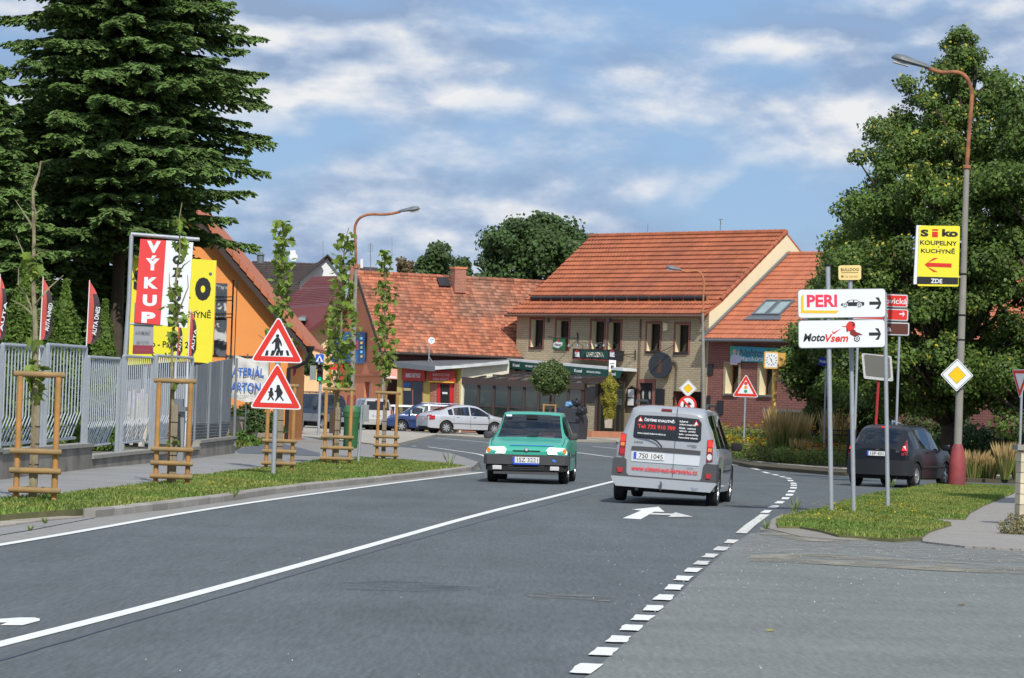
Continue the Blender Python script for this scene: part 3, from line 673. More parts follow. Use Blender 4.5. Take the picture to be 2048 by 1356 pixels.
# --- terracotta house with the long old roof
B2 = rad(25); U2 = Vector((math.cos(B2), math.sin(B2), 0));
A2 = at(766, 800, 163); A2.z = 0
th = thing('terracotta_house', 'terracotta rendered house with long weathered red tile roof', 'building', A2, B2)
L2 = 13.0; D2 = 6.8; E2 = 4.45; Z2 = 8.15
gp = (A2, Vector((-math.sin(B2), math.cos(B2), 0)))
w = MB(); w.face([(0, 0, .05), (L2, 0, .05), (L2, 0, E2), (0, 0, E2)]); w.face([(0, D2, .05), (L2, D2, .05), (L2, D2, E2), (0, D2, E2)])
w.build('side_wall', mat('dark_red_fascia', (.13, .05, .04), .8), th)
# gable wall in local YZ plane with two windows
w = MB(); g_ops = [(2.15, 1.0, 2.95, 2.6), (4.3, 1.0, 5.1, 2.6)]
for q in wall_grid(D2, .05, 3.0, g_ops): w.face([(0, D2 - p[0], p[2]) for p in q])
w.face([(0, 0, 3.0), (0, D2, 3.0), (0, D2, E2), (0, D2 / 2, Z2 - .1), (0, 0, E2)]); w.build('gable_wall', m_terra, th)
for x0, z0, x1, z1 in g_ops:
 w = MB(); a, b = D2 - x0, D2 - x1
 w.face([(0, a, z0), (.3, a, z0), (.3, a, z1), (0, a, z1)]); w.face([(0, b, z0), (.3, b, z0), (.3, b, z1), (0, b, z1)]); w.face([(0, a, z1), (.3, a, z1), (.3, b, z1), (0, b, z1)]); w.face([(0, a, z0), (.3, a, z0), (.3, b, z0), (0, b, z0)])
 o = w.build('window', m_terra, th); w = MB(); w.box((.3, (a + b) / 2, (z0 + z1) / 2), (.04, .07, z1 - z0)); w.box((.3, a - .04, (z0 + z1) / 2), (.05, .08, z1 - z0)); w.box((.3, b + .04, (z0 + z1) / 2), (.05, .08, z1 - z0)); w.build('frame', m_white, o)
 w = MB(); w.face([(.3, a, z0), (.3, b, z0), (.3, b, z1), (.3, a, z1)]); w.build('pane', m_glassd, o)
 w = MB(); w.box((.4, (a + b) / 2 - .15, (z0 + z1) / 2), (.02, .35, z1 - z0)); w.build('curtain', m_curtain, o)
 w = MB(); w.box((-.05, (a + b) / 2, z0 - .05), (.2, a - b + .25, .09)); w.build('sill', mat('sill_stone', (.3, .2, .15), .9), o)
w = MB(); w.box((-.04, 3.4, 2.95), (.08, D2 + .1, .1)); w.build('string_course', mat('terracotta_dark', (.45, .17, .10), .9), th)
ov = .3
for sgn, nm in ((0, 'front'), (1, 'back')):
 if sgn == 0: A_, B_, Dd, Cc = Vector((-ov, -ov, E2 - .32)), Vector((L2, -ov, E2 - .32)), Vector((-ov, D2 / 2, Z2)), Vector((L2, D2 / 2, Z2))
 else: A_, B_, Dd, Cc = Vector((-ov, D2 + ov, E2 - .32)), Vector((L2, D2 + ov, E2 - .32)), Vector((-ov, D2 / 2, Z2)), Vector((L2, D2 / 2, Z2))
 if sgn == 0: w = MB(); tile_roof(w, A_, B_, Dd, Cc, .22, .2, .02, .03); w.build('roof_tiles', m_tile_old, th, kind='stuff')
 w = MB(); w.prism([A_, B_, Cc, Dd], (0, 0, -.12)); w.build('roof', m_tile_old, th)
 w = MB(); w.prism([A_ + Vector((-.02, 0, .04)), Dd + Vector((-.02, 0, .04)), Dd + Vector((-.02, 0, -.26)), A_ + Vector((-.02, 0, -.26))], (.05, 0, 0)); w.build('bargeboard', m_brown, th)
ridge_tiles(th, (-ov, D2 / 2, Z2 + .02), (L2, D2 / 2, Z2 + .02), m_tile_old)
w = MB(); w.tube([(-.3, -.4, E2 - .38), (L2, -.4, E2 - .38)], .07, 8); w.build('gutter', m_brown, th, smooth=True)
w = MB(); w.box((5.15, D2 / 2 - .55, Z2 - .15), (.62, .6, 1.25)); ch = w.build('chimney', m_brick_red, th); w = MB(); w.box((5.15, D2 / 2 - .55, Z2 + .5), (.7, .68, .1)); w.build('chimney_cap', m_terra, ch)
w = MB(); s2 = Vector((0, D2 / 2 + ov, Z2 - E2 + .32)).normalized(); n2 = Vector((0, -s2.z, s2.y)); p0 = Vector((4.1, D2 / 2, Z2)) - s2 * .75 + n2 * .1; w.prism([p0, p0 + Vector((.65, 0, 0)), p0 + Vector((.65, 0, 0)) + s2 * .6, p0 + s2 * .6], n2 * .06); w.build('roof_hatch', m_black, th)

# --- flat-roofed shop annex
mats_ = (m_yellow_w, m_cream)
ax = thing('shop_annex', 'low yellow shop annex with dark lean-to roof and red fast food signs', 'building', (0, 0, 0))
Y0, Y1, Y2_ = 161.5, 159.4, 162.0
c0, c1, c2, c3 = at(793, 800, Y0), at(868, 800, 160), at(921, 800, Y1), at(1016, 800, Y2_)
for p in (c0, c1, c2, c3): p.z = .1
def zat(px, py, Y): return at(px, py, Y).z
w = MB(); w.face([c0, c2, Vector((c2.x, c2.y, zat(921, 735, Y1))), onplane(868, 737, c0, (c2 - c0).normalized()), Vector((c0.x, c0.y, zat(793, 730, Y0)))]); w.build('front_wall', m_yellow_w, ax)
w = MB(); w.face([c2, c3, Vector((c3.x, c3.y, zat(1016, 724, Y2_))), Vector((c2.x, c2.y, zat(921, 735, Y1)))]); w.build('side_wall', mat('pale_cream_render', (.74, .70, .55), .9, .05), ax)
rp = [at(787, 725, Y0 - .6), at(870, 734, 159.3), at(924, 730, Y1 - .6), at(1018, 722, Y2_ - .4), at(1022, 715, 168), at(787, 717, 167)]
w = MB(); w.prism(rp, (0, 0, -.10)); w.build('roof', mat('bitumen_roof', (.10, .105, .115), .9, .15), ax)
w = MB(); w.prism([rp[0] + Vector((0, -.03, .02)), rp[1] + Vector((0, -.03, .02)), rp[1] + Vector((0, -.03, -.22)), rp[0] + Vector((0, -.03, -.22))], (0, .04, 0)); w.build('fascia', m_zinc, ax)
w = MB(); w.prism([rp[1] + Vector((0, -.06, .06)), rp[2] + Vector((0, -.06, .06)), rp[3] + Vector((0, -.06, .06)), rp[3] + Vector((0, -.06, -.14)), rp[2] + Vector((0, -.06, -.14)), rp[1] + Vector((0, -.06, -.14))], (0, .05, 0)); w.build('fascia', mat('fascia_white', (.55, .57, .58), .6), ax)
ua = (c2 - c0).normalized(); pa = (c0, ua); na = Vector((ua.y, -ua.x, 0))
def wp(px, py, d=0): return onplane(px, py, c0, ua) + na * d
def quad_px(mb, r, d, t=.03):
 x0, y0, x1, y1 = r; k = .035
 mb.prism([wp(x0, y1, d), wp(x1, y1 + k * (x1 - x0), d), wp(x1, y0 + k * (x1 - x0), d), wp(x0, y0, d)], na * t); return mb
w = MB(); quad_px(w, (806, 761, 846, 862), .01); o = w.build('shop_window', mat('pink_frame', (.30, .09, .10), .6), ax)
w = MB(); quad_px(w, (808, 763, 825, 840), .045, .01); quad_px(w, (828, 763, 845, 840), .045, .01); w.build('pane', m_glassd, o)
w = MB(); quad_px(w, (809, 766, 823, 773), .06, .01); w.build('blue_poster', mat('blue_print', (.05, .13, .45), .6), o)
w = MB(); quad_px(w, (809, 776, 823, 781), .06, .01); w.build('buff_poster', mat('buff_print', (.45, .38, .2), .6), o)
w = MB(); quad_px(w, (861, 766, 876, 862), .01); quad_px(w, (908, 766, 918, 862), .01); w.build('brick_pier', m_brick_red, ax)
w = MB(); quad_px(w, (876, 765, 882, 862), .02, .06); quad_px(w, (901, 765, 907, 862), .02, .06); quad_px(w, (882, 765, 901, 768), .02, .06); o = w.build('door', mat('red_paint', (.55, .025, .02), .5), ax)
w = MB(); quad_px(w, (882, 768, 901, 862), .02); w.build('door_leaf', m_black, o)
w = MB()
for k in range(5): quad_px(w, (883 + k * 4, 768, 883.7 + k * 4, 830), .06, .02)
w.build('door_bars', m_brown, o)
w = MB(); quad_px(w, (887, 784, 897, 788), .09, .01); w.build('notice', m_white, o)
m_sign_red = mat('sign_red', (.50, .035, .03), .5, .06, 4)
sg = thing('shop_sign', 'longer faded red fast food board in shade over the shop window', 'sign')
w = MB(); quad_px(w, (808, 737, 854, 761), .12, .08); w.build('board', m_sign_red, sg)
fr = (wp(831, 751, .21), ua, Vector((0, 0, 1)), na)
sA = 40.6
lettering(sg, 'BAMBOO FAST FOOD', 0, 0, .88, .22, m_white, .002, .03, frame=fr)
sg = thing('shop_sign', 'bright red fast food board above the red shop door', 'sign')
w = MB(); quad_px(w, (861, 740, 915, 764), .16, .08); w.build('board', m_sign_red, sg)
w = MB(); quad_px(w, (862, 762, 914, 764.5), .245, .003); w.build('yellow_swoosh', mat('sign_yellow', (.80, .55, .05), .5), sg)
fr = (wp(888, 753.5, .25), ua, Vector((0, 0, 1)), na)
lettering(sg, 'BAMBOO FAST FOOD', 0, .09, 1.0, .13, mat('pink_print', (.75, .45, .42), .6), .002, .02, frame=fr); lettering(sg, 'RUBACI SPECIALITY', 0, -.13, .95, .13, MATS['pink_print'], .002, .02, frame=fr)

# --- glazed conservatory on the tavern
cv = thing('conservatory', 'brown framed glass conservatory along the front of the tavern', 'building')
m_cf = mat('brown_frame', (.05, .035, .032), .5, .08, 3)
YA, YB = 159.6, 157.5
pA, pB = at(926, 800, YA), at(1166, 800, YB); uc = Vector((pB.x - pA.x, pB.y - pA.y, 0)).normalized(); nc = Vector((uc.y, -uc.x, 0)); pA.z = 0
def cp(px, py, d=0): return onplane(px, py, pA, uc) + nc * d
n_bay = 8; bx = [926 + (1166 - 926) * (k / n_bay) ** .97 for k in range(n_bay + 1)]
def top_y(px): return 768 + (px - 926) * .052
GB = .62
for k, x in enumerate(bx):
 t = cp(x, top_y(x)); w = MB(); w.box((t.x, t.y, (t.z + GB) / 2 - .1), (.12, .12, t.z - GB + .2), math.atan2(uc.y, uc.x)); w.build('post', m_cf, cv)
for x0, x1 in zip(bx, bx[1:]):
 a, b = cp(x0, top_y(x0)), cp(x1, top_y(x1)); w = MB(); w.face([(a.x, a.y, GB), (b.x, b.y, GB), b, a]); w.build('pane', m_green_glass, cv)
 w = MB(); zz = GB + .95; w.box(((a.x + b.x) / 2, (a.y + b.y) / 2, zz), ((b - a).length - .12, .06, .07), math.atan2(uc.y, uc.x)); w.build('glazing_bar', m_cf, cv)
a, b = cp(926, 755), cp(1166, 768); a2, b2 = cp(926, 768), cp(1166, 781)
w = MB(); w.prism([cp(922, 754, .2), cp(1170, 766, .2), cp(1170, 780, .2), cp(922, 768, .2)], nc * -.25); w.build('eave_beam', m_cf, cv)
w = MB(); w.box(((pA.x + pB.x) / 2, (pA.y + pB.y) / 2, .45), ((pB - Vector((0, 0, pB.z)) - pA).length, .3, .34), math.atan2(uc.y, uc.x)); w.build('plinth', m_brick_red, cv)
# sloping glass roof up to the tavern wall
rt1, rt2 = onplane(1028, 737, OT - U * 0 + V * -.1, U), onplane(1245, 752, OT + V * -.1, U)
rl, rr = cp(924, 757, .1), cp(1196, 768, .1)
top_l = onplane(1020, 737, OT - V * .1, U)
nb = 10
w = MB(); w.face([rl, rr, rt2, top_l]); w.build('roof_pane', glass_mat('roof_glass', (.35, .36, .38), .25, .15), cv)
for k in range(nb + 1):
 a, b = rl.lerp(rr, k / nb), top_l.lerp(rt2, k / nb); w = MB(); w.tube([a + Vector((0, 0, .03)), b + Vector((0, 0, .03))], .06, 4); w.build('rafter', m_cf, cv)
for t in (.3, .62): w = MB(); w.tube([rl.lerp(top_l, t) + Vector((0, 0, .06)), rr.lerp(rt2, t) + Vector((0, 0, .06))], .045, 4); w.build('purlin', m_cf, cv)
# side bay with door: frames between x=1166 and 1250
Bp = cp(1166, 800); q1 = onplane(1250, 800, OT - V * .25, U)
ud = Vector((q1.x - Bp.x, q1.y - Bp.y, 0)).normalized(); nd = Vector((ud.y, -ud.x, 0))
def dp_(px, py, d=0): return onplane(px, py, Vector((Bp.x, Bp.y, 0)), ud) + nd * d
for px in (1166, 1172, 1194, 1201, 1232, 1248):
 t = dp_(px, 762); w = MB(); w.box((t.x, t.y, (t.z + .5) / 2), (.11, .1, t.z - .5), math.atan2(ud.y, ud.x)); w.build('post', m_cf, cv)
for a_, b_ in ((1173, 1193), (1202, 1231), (1233, 1247)):
 a, b = dp_(a_, 764), dp_(b_, 764); w = MB(); w.face([(a.x, a.y, .55), (b.x, b.y, .55), b, a]); w.build('pane', m_green_glass, cv)
w = MB(); w.prism([dp_(1164, 757, .06), dp_(1250, 752, .06), dp_(1250, 764, .06), dp_(1164, 770, .06)], nd * -.1); w.build('eave_beam', m_cf, cv)
w = MB(); a, b = dp_(1168, 860), dp_(1250, 862); w.prism([(a.x, a.y, .12), (b.x, b.y, .12), (b.x, b.y, .55), (a.x, a.y, .55)], nd * .5); w.build('step', mat('terracotta_step', (.45, .2, .12), .9, .12), cv)
# interior suggestion: pale curtains and back floor
m_inn = mat('pale_curtain', (.42, .43, .30), .9, .2, 2)
for px in (1014, 1050, 1100, 1140):
 a, b = cp(px, 780, -.35), cp(px + 16, 782, -.6); w = MB(); w.face([(a.x, a.y, .6), (b.x, b.y, .6), b, a]); w.build('curtain', m_inn, cv)
w = MB(); a, b = dp_(1180, 770, -.4), dp_(1190, 770, -.5); w.face([(a.x, a.y, .6), (b.x, b.y, .6), b, a]); w.build('curtain', m_inn, cv)

# awning with lettering
aw = thing('awning', 'dark green awning valance with white lettering under the tavern windows', 'awning')
m_valance = mat('green_fabric', (.008, .065, .05), .8, .08, 3)
pO = OT - V * 1.0
def ap(px, py, d=0): return onplane(px, py, pO, U) - V * d
w = MB(); w.prism([ap(1014, 717), ap(1246, 736), ap(1246, 742), ap(1014, 721)], V * .95); w.build('cassette', mat('awning_white', (.62, .64, .66), .5), aw)
w = MB(); w.prism([ap(1016, 722, .04), ap(1245, 741.5, .04), ap(1240, 757, .04), ap(1018, 736.5, .04)], V * .04); w.build('valance', m_valance, aw)
sl_ = (ap(1200, 740) - ap(1050, 728)).normalized(); zz = sl_.cross(-V).normalized() * 1; zz = Vector((0, 0, 1))
for s_, px, py, wd_, hh in (('Kozel', 1034, 730.5, .5, .16), ('RESTAURACE U HROZNA', 1066, 733, 1.0, .1), ('Kozel', 1158, 741.5, .55, .16), ('RESTAURACE U HROZNA', 1189, 744.5, 1.0, .1), ('Kozel', 1226, 747.5, .5, .16)):
 lettering(aw, s_, 0, 0, wd_, hh, m_white, .012, .03, frame=(ap(px, py, .05), sl_, Vector((0, 0, 1)), -V))
# signs on the tavern wall
def tavp(px, py, d=0): return onplane(px, py, OT, U) - V * d
hb = thing('hanging_sign', 'green and white brewery sign on a scroll bracket at the tavern front', 'sign')
b0 = tavp(1157, 677, 0);
w = MB(); w.tube([tavp(1157, 676, .02), tavp(1140, 678, .9), tavp(1131, 675, 1.2)], .025, 6); w.tube([tavp(1155, 665, .02), tavp(1157, 686, .02)], .03, 6); w.lathe([(.001, -.03), (.07, 0), (.001, .03)], 8, tuple(tavp(1157, 669, .08))); w.build('bracket', m_black, hb)
c = tavp(1143, 690, .9);
w = MB(); w.prism([c + U * -.42 + Vector((0, 0, -.26)), c + U * .35 + Vector((0, 0, -.29)), c + U * .35 + Vector((0, 0, .27)), c + U * -.42 + Vector((0, 0, .30))], V * .14); w.build('board', mat('sign_green', (.02, .13, .05), .5), hb)
c2_ = c - V * .012
w = MB(); w.prism([c2_ + U * x + Vector((0, 0, z)) for x, z in [(-.36, -.12), (.0, -.2), (.3, -.05), (.3, .12), (.1, .1), (-.1, .14), (-.36, .06)]], V * .005); w.build('white_scroll', m_white, hb)
w = MB(); w.prism([c2_ + U * (.0 + .1 * math.cos(t)) + Vector((0, 0, .18 + .08 * math.sin(t))) for t in [k * PI / 4 for k in range(8)]], V * .005); w.build('red_seal', m_sign_red, hb)
lettering(hb, 'Pilsner', 0, -.02, .5, .12, m_black, .02, .02, frame=(c - V * .0, U, Vector((0, 0, 1)), -V))
nb_ = thing('name_board', 'green tavern name board lit by five gooseneck lamps', 'sign')
def nbp(px, py, d): return onplane(px, py, OT, U) - V * d
w = MB(); w.prism([nbp(1160, 698, .5), nbp(1250, 702, .5), nbp(1248, 723, .5), nbp(1159, 719, .5)], V * .45); w.build('case', m_black, nb_)
w = MB(); w.prism([nbp(1178, 701, .52), nbp(1231, 703, .52), nbp(1230, 718, .52), nbp(1178, 716, .52)], V * .015); w.build('panel', m_valance, nb_)
w = MB(); w.prism([nbp(1161, 717.5, .52), nbp(1248, 721.5, .52), nbp(1248, 722.5, .52), nbp(1161, 718.5, .52)], V * .015); w.build('red_stripe', m_sign_red, nb_)
for px in (1169, 1239):
 w = MB(); w.prism([nbp(px - 4, 704, .52), nbp(px + 4, 704.5, .52), nbp(px + 5, 715, .52), nbp(px - 4, 714, .52)], V * .015); w.build('white_scroll', m_white, nb_)
 w = MB(); w.prism([nbp(px - 2, 701, .535), nbp(px + 3, 701, .535), nbp(px + 3, 705, .535), nbp(px - 2, 705, .535)], V * .015); w.build('red_seal', m_sign_red, nb_)
lettering(nb_, 'U HROZNA', 0, 0, 1.25, .24, mat('ivory_print', (.75, .72, .6), .6), .0, .03, frame=(nbp(1206, 710, .545), U, Vector((0, 0, 1)), -V))
for k, px in enumerate((1163, 1180, 1200, 1217, 1233)):
 w = MB(); a = nbp(px + 6, 703, .1); t = nbp(px + 4, 686, .35); h_ = nbp(px - 2, 692, .8); w.tube([a, nbp(px + 7, 692, .15), t, nbp(px, 686, .6), h_], .015, 5); o = w.build('gooseneck_lamp', m_black, nb_); w = MB(); w.lathe([(.03, .08), (.11, -.05), (.01, -.05)], 10, tuple(h_)); w.build('lamp_shade', m_zinc, o)
bp_ = thing('projecting_sign', 'small white and yellow light box hung from a bracket on the tavern', 'sign')
c = tavp(1254, 734, 1.0)
w = MB(); w.prism([c + Vector((-.17, 0, -.3)), c + Vector((.17, 0, -.31)), c + Vector((.17, 0, .3)), c + Vector((-.17, 0, .31))], (0, .16, 0)); w.build('light_box', m_white, bp_)
w = MB(); w.prism([c + Vector((-.17, -.006, -.3)), c + Vector((.17, -.006, -.31)), c + Vector((.17, -.006, -.24)), c + Vector((-.17, -.006, -.23))], (0, .004, 0)); w.build('yellow_band', MATS['sign_yellow'], bp_)
w = MB(); w.box(c + Vector((0, -.004, -.04)), (.14, .006, .16)); w.build('dark_cup', m_brown, bp_)
lettering(bp_, 'kafe', 0, .14, .2, .07, m_black, .006, .02, frame=(c, Vector((1, 0, 0)), Vector((0, 0, 1)), Vector((0, -1, 0))))
w = MB(); w.tube([tavp(1272, 708, .02), tavp(1256, 712, 1.0)], .02, 6); w.tube([tavp(1270, 716, .02), tavp(1262, 711, .6)], .015, 6); w.tube([tavp(1271, 700, .02), tavp(1271, 720, .02)], .03, 6); w.build('bracket', m_black, bp_)
ds = thing('wall_disc', 'big round dark disc with a brown jug emblem on the tavern wall', 'sign')
c = tavp(1329.5, 731, .35); w = MB()
w.prism([c + U * (.78 * math.cos(t)) + Vector((0, 0, .64 * math.sin(t))) for t in [k * PI / 14 for k in range(28)]], V * .1); w.build('disc', mat('disc_slate', (.03, .035, .045), .5, .15, 3), ds)
w = MB(); w.prism([c - V * .01 + U * x + Vector((0, 0, z)) for x, z in [(-.25, -.36), (.15, -.36), (.12, -.28), (.17, .1), (.1, .25), (.02, .32), (-.1, .1), (-.15, -.28)]], V * .008); w.build('jug_emblem', mat('emblem_brown', (.10, .05, .03), .6), ds)
w = MB(); w.tube([tavp(1318, 697, .02), c + Vector((0, 0, .63))], .015, 5); w.tube([tavp(1350, 690, .02), c + Vector((0, 0, .63))], .015, 5); w.build('hanger', m_black, ds)
mn = thing('menu_case', 'black framed wall case with white menu sheets near the tavern door', 'notice')
r = lrect(tav, tp, (1258, 777, 1274, 815))
def tl(x, y, z): return OT + U * x + V * y + Vector((0, 0, z))
w = MB(); w.prism([tl(r[0], -.02, r[1]), tl(r[2], -.02, r[1]), tl(r[2], -.02, r[3]), tl((r[0] + r[2]) / 2, -.02, r[3] + .12), tl(r[0], -.02, r[3])], -V * .12); w.build('case', m_black, mn)
w = MB(); zz_ = (r[1] + r[3]) / 2
for a, b in ((r[1] + .1, zz_ - .03), (zz_ + .03, r[3] - .05)): w.prism([tl(r[0] + .07, -.15, a), tl(r[2] - .07, -.15, a), tl(r[2] - .07, -.15, b), tl(r[0] + .07, -.15, b)], -V * .005)
w.build('menu_sheet', m_white, mn)
mn = thing('chalkboard', 'plain black board on the wall beside the tavern porch', 'board')
r = lrect(tav, tp, (1313, 778, 1330, 811)); w = MB(); w.prism([tl(r[0], -.02, r[1]), tl(r[2], -.02, r[1]), tl(r[2], -.02, r[3]), tl(r[0], -.02, r[3])], -V * .05); w.build('board', m_black, mn)
# banner on the pink house
bn = thing('banner', 'blue green nail salon banner on the pink stone wall', 'banner')
def pkp(px, py, d=0): return onplane(px, py, RC, U) - V * d
w = MB(); w.prism([pkp(1463, 692, .1), pkp(1620, 699, .1), pkp(1620, 730, .1), pkp(1463, 722, .1)], V * .05); w.build('board', mat('banner_blue', (.03, .32, .50), .5, .25, .8, col2=(.04, .42, .22)), bn)
lettering(bn, 'Nehtové Studio', 0, 0, 3.6, .38, mat('banner_ink', (.05, .09, .12), .6), .0, .015, frame=(pkp(1536, 706, .106), U, Vector((0, 0, 1)), -V), shear=.25)
lettering(bn, 'Manikúra - Pedikúra', 0, 0, 3.3, .22, m_white, .0, .01, frame=(pkp(1534, 718, .106), U, Vector((0, 0, 1)), -V))
for px, s_ in ((1472, 1.0), (1480, .8)):
 c = pkp(px, 712, .108)
 w = MB(); w.prism([c + U * x * s_ + Vector((0, 0, z * s_)) for x, z in [(-.26, -.4), (.2, -.4), (.2, -.1), (.1, .05), (-.05, .1), (-.2, .02), (-.26, -.15)]], V * .002); w.build('printed_dress', mat('pale_dress', (.5, .5, .65), .7), bn)
 w = MB(); w.prism([c + U * (.0 + .11 * math.cos(t)) * s_ + Vector((0, 0, (.2 + .12 * math.sin(t)) * s_)) - V * .002 for t in [k * PI / 5 for k in range(10)]], V * .002); w.build('printed_head', mat('print_skin', (.6, .38, .28), .7), bn)

# --- left-hand houses
oh = thing('orange_house', 'orange gabled house with tiled verge behind the yellow billboard', 'building', at(355, 800, 112) * 1)
oh.location.z = 0
hw = 4.1; e = 3.75; zr = 8.35
w = MB(); w.face([(-hw, 0, 0), (hw - .35, 0, 0), (hw - .35, 0, e + .3), (0, 0, zr - .15), (-hw, 0, e + .2)]); w.face([(hw - .35, 0, 0), (hw - .35, 9, 0), (hw - .35, 9, e + .3), (hw - .35, 0, e + .3)]); w.build('wall', m_orange, oh)
w = MB(); w.box((.8, -.02, 3.0), (hw * 1.15, .04, .05)); w.build('string_course', m_brown, oh)
for sx in (1, -1):
 A_, B_, Dd, Cc = Vector((sx * (hw + .42), -.45, e - .45)), Vector((sx * (hw + .42), 9, e - .45)), Vector((0, -.45, zr)), Vector((0, 9, zr))
 w = MB(); w.prism([A_, B_, Cc, Dd], (0, 0, .12)); w.build('roof', m_tile_new, oh)
 w = MB(); n_ = 18
 for k in range(n_):
  p, q = A_.lerp(Dd, k / n_), A_.lerp(Dd, (k + .96) / n_)
  w.prism([p + Vector((0, -.06, .14)), q + Vector((0, -.06, .10)), q + Vector((0, .2, .10)), p + Vector((0, .2, .14))], (0, 0, .07)); w.prism([p + Vector((0, -.08, .2)), q + Vector((0, -.08, .16)), q + Vector((0, -.08, -.02)), p + Vector((0, -.08, .02))], (0, .05, 0))
 w.build('verge_tiles', m_tile_new, oh, kind='stuff')
 w = MB(); w.prism([A_ + Vector((0, -.02, -.02)), Dd + Vector((0, -.02, -.02)), Dd + Vector((0, -.02, -.36)), A_ + Vector((0, -.02, -.30))], (0, .45, 0)); w.build('soffit', m_brown, oh)
w = MB(); ex = hw + .45; w.tube([(ex, -.5, e - .42), (ex, -.5, e - .62), (ex - .12, -.35, e - .85), (ex - .5, -.1, e - 1.05), (hw - .3, -.05, e - 1.1), (hw - .3, -.05, 0)], .07, 8); w.lathe([(.09, -.08), (.15, .08)], 10, (ex, -.5, e - .4)); w.build('downpipe', m_black, oh, smooth=True)

ph = thing('peach_house', 'peach house with maroon sheet roof behind the orange gable', 'building', (0, 0, 0))
q = [at(600, 700, 172), at(700, 700, 173), at(706, 700, 187), at(600, 700, 187)]
for p in q: p.z = 0
w = MB(); zt = zat(610, 662, 171); zt2 = zat(684, 600, 173); zt3 = zat(684, 556, 185)
w.face([q[0], q[1], Vector((q[1].x, q[1].y, zt2)), Vector((q[0].x, q[0].y, zt))]); w.face([q[1], q[2], Vector((q[2].x, q[2].y, zt3)), Vector((q[1].x, q[1].y, zt2))]); w.face([q[0], q[3], Vector((q[3].x, q[3].y, zt)), Vector((q[0].x, q[0].y, zt))]); w.build('wall', m_peach, ph)
r_ = [at(613, 664, 170.6), at(692, 602, 171.5), at(684, 552, 185), at(626, 552, 185), at(560, 612, 173)]
w = MB(); w.prism(r_, (0, 0, -.18)); w.build('roof', m_tile_maroon, ph)
w = MB()
c_bl, c_br, c_tl, c_tr = r_[0], r_[1], r_[3], r_[2]
for k in range(16):
 a, b = at(575, 602, 173).lerp(c_tl, k / 16), c_br.lerp(c_tr, k / 16)
 if k < 9: a = r_[4].lerp(c_tl, k / 16)
 w.tube([a + Vector((0, 0, .02)), b + Vector((0, 0, .02))], .035, 4)
w.build('sheet_ribs', m_tile_maroon, ph, kind='stuff')
w = MB(); s0 = at(600, 633, 140.6) ; w.prism([at(594, 642, 171), at(612, 642, 171), at(636, 622, 176), at(618, 622, 176)], (0, 0, .12)); sk = w.build('skylight', m_zinc, ph); w = MB(); w.prism([at(597, 641, 170.9), at(610, 641, 170.9), at(633, 623, 175.9), at(620, 623, 175.9)], (0, 0, .16)); w.build('pane', MATS['sky_reflection_glass'], sk)
dk = thing('brown_roof_house', 'house with dark brown tiled roof and small white gable', 'building', (0, 0, 0))
w = MB(); a, b, c, d = at(455, 600, 194), at(650, 606, 194), at(640, 527, 200), at(505, 522, 200); tile_roof(w, a, b, d, c, .3, .25); w.build('roof_tiles', m_tile_brown, dk, kind='stuff')
w = MB(); w.prism([a, b, c, d], (0, 0, -.1)); w.build('roof', m_tile_brown, dk)
w = MB(); q = [at(455, 600, 194.5), at(650, 606, 194.5)]; w.face([q[0], q[1], Vector((q[1].x, q[1].y, 0)), Vector((q[0].x, q[0].y, 0))]); w.build('wall', m_cream, dk)
w = MB(); ga = [at(600, 562, 191), at(690, 565, 191), at(655, 517, 191)]; w.face(ga + []); w.face([ga[0], ga[1], Vector((ga[1].x, 191, 0)), Vector((ga[0].x, 191, 0))]); w.build('gable_wall', m_white, dk)
w = MB(); bkv = Vector((0, 8, 0)); up_ = Vector((0, 0, .08)); w.prism([at(594, 566, 190.6) + up_, at(655, 514, 190.6) + up_, at(655, 514, 190.6) + bkv, at(594, 566, 190.6) + bkv], (0, 0, .1)); w.prism([at(697, 566, 190.6) + up_, at(655, 514, 190.6) + up_, at(655, 514, 190.6) + bkv, at(697, 566, 190.6) + bkv], (0, 0, .1)); w.build('gable_roof', m_tile_brown, dk)
w = MB(); w.prism([at(506, 575, 190), at(594, 568, 190), at(652, 517, 190), at(612, 535, 192)], (0, .3, 0)); w.build('side_slope', mat('dark_slate', (.05, .04, .04), .8), dk)
w = MB(); w.cyl(at(521, 526, 197), at(521, 510, 197), .22, n=10); w.cyl(at(521, 510, 197), at(521, 504, 197), .3, .1, n=10); w.tube([at(519, 505, 197), at(519, 495, 197), at(515, 494, 197)], .03, 5); w.build('flue', m_zinc, dk)
w = MB(); w.cyl(at(587, 514, 196), at(587, 514, 195.9), .25, n=14); w.tube([at(587, 528, 196), at(587, 502, 196)], .03, 5); w.box(at(586, 505, 196), (.3, .1, .25)); w.build('satellite_dish', m_white, dk)
w = MB(); w.tube([at(646, 520, 196), at(646, 482, 196)], .02, 4); w.build('antenna', m_zinc, dk)
bh = thing('far_house', 'brick chimney and grey roof showing over the long red roof', 'building', (0, 0, 0))
w = MB(); w.box(at(709, 560, 196), (.6, .5, 1.9)); w.build('chimney', m_brick_red, bh); w = MB(); w.prism([at(700, 575, 195), at(760, 575, 195), at(755, 535, 199), at(712, 533, 199)], (0, 0, -.1)); w.build('roof', m_tile_brown, bh)
w = MB(); w.cyl(at(723, 536, 196), at(723, 518, 196), .1, n=8); w.build('flue', m_white, bh)
w = MB(); w.tube([at(741, 545, 196), at(741, 486, 196)], .03, 4)
for yy in range(6): w.tube([at(735, 488 + yy * 3, 196), at(747, 488 + yy * 3, 196)], .012, 4)
w.tube([at(784, 552, 196), at(784, 472, 196)], .015, 4); w.build('antenna', m_zinc, bh)
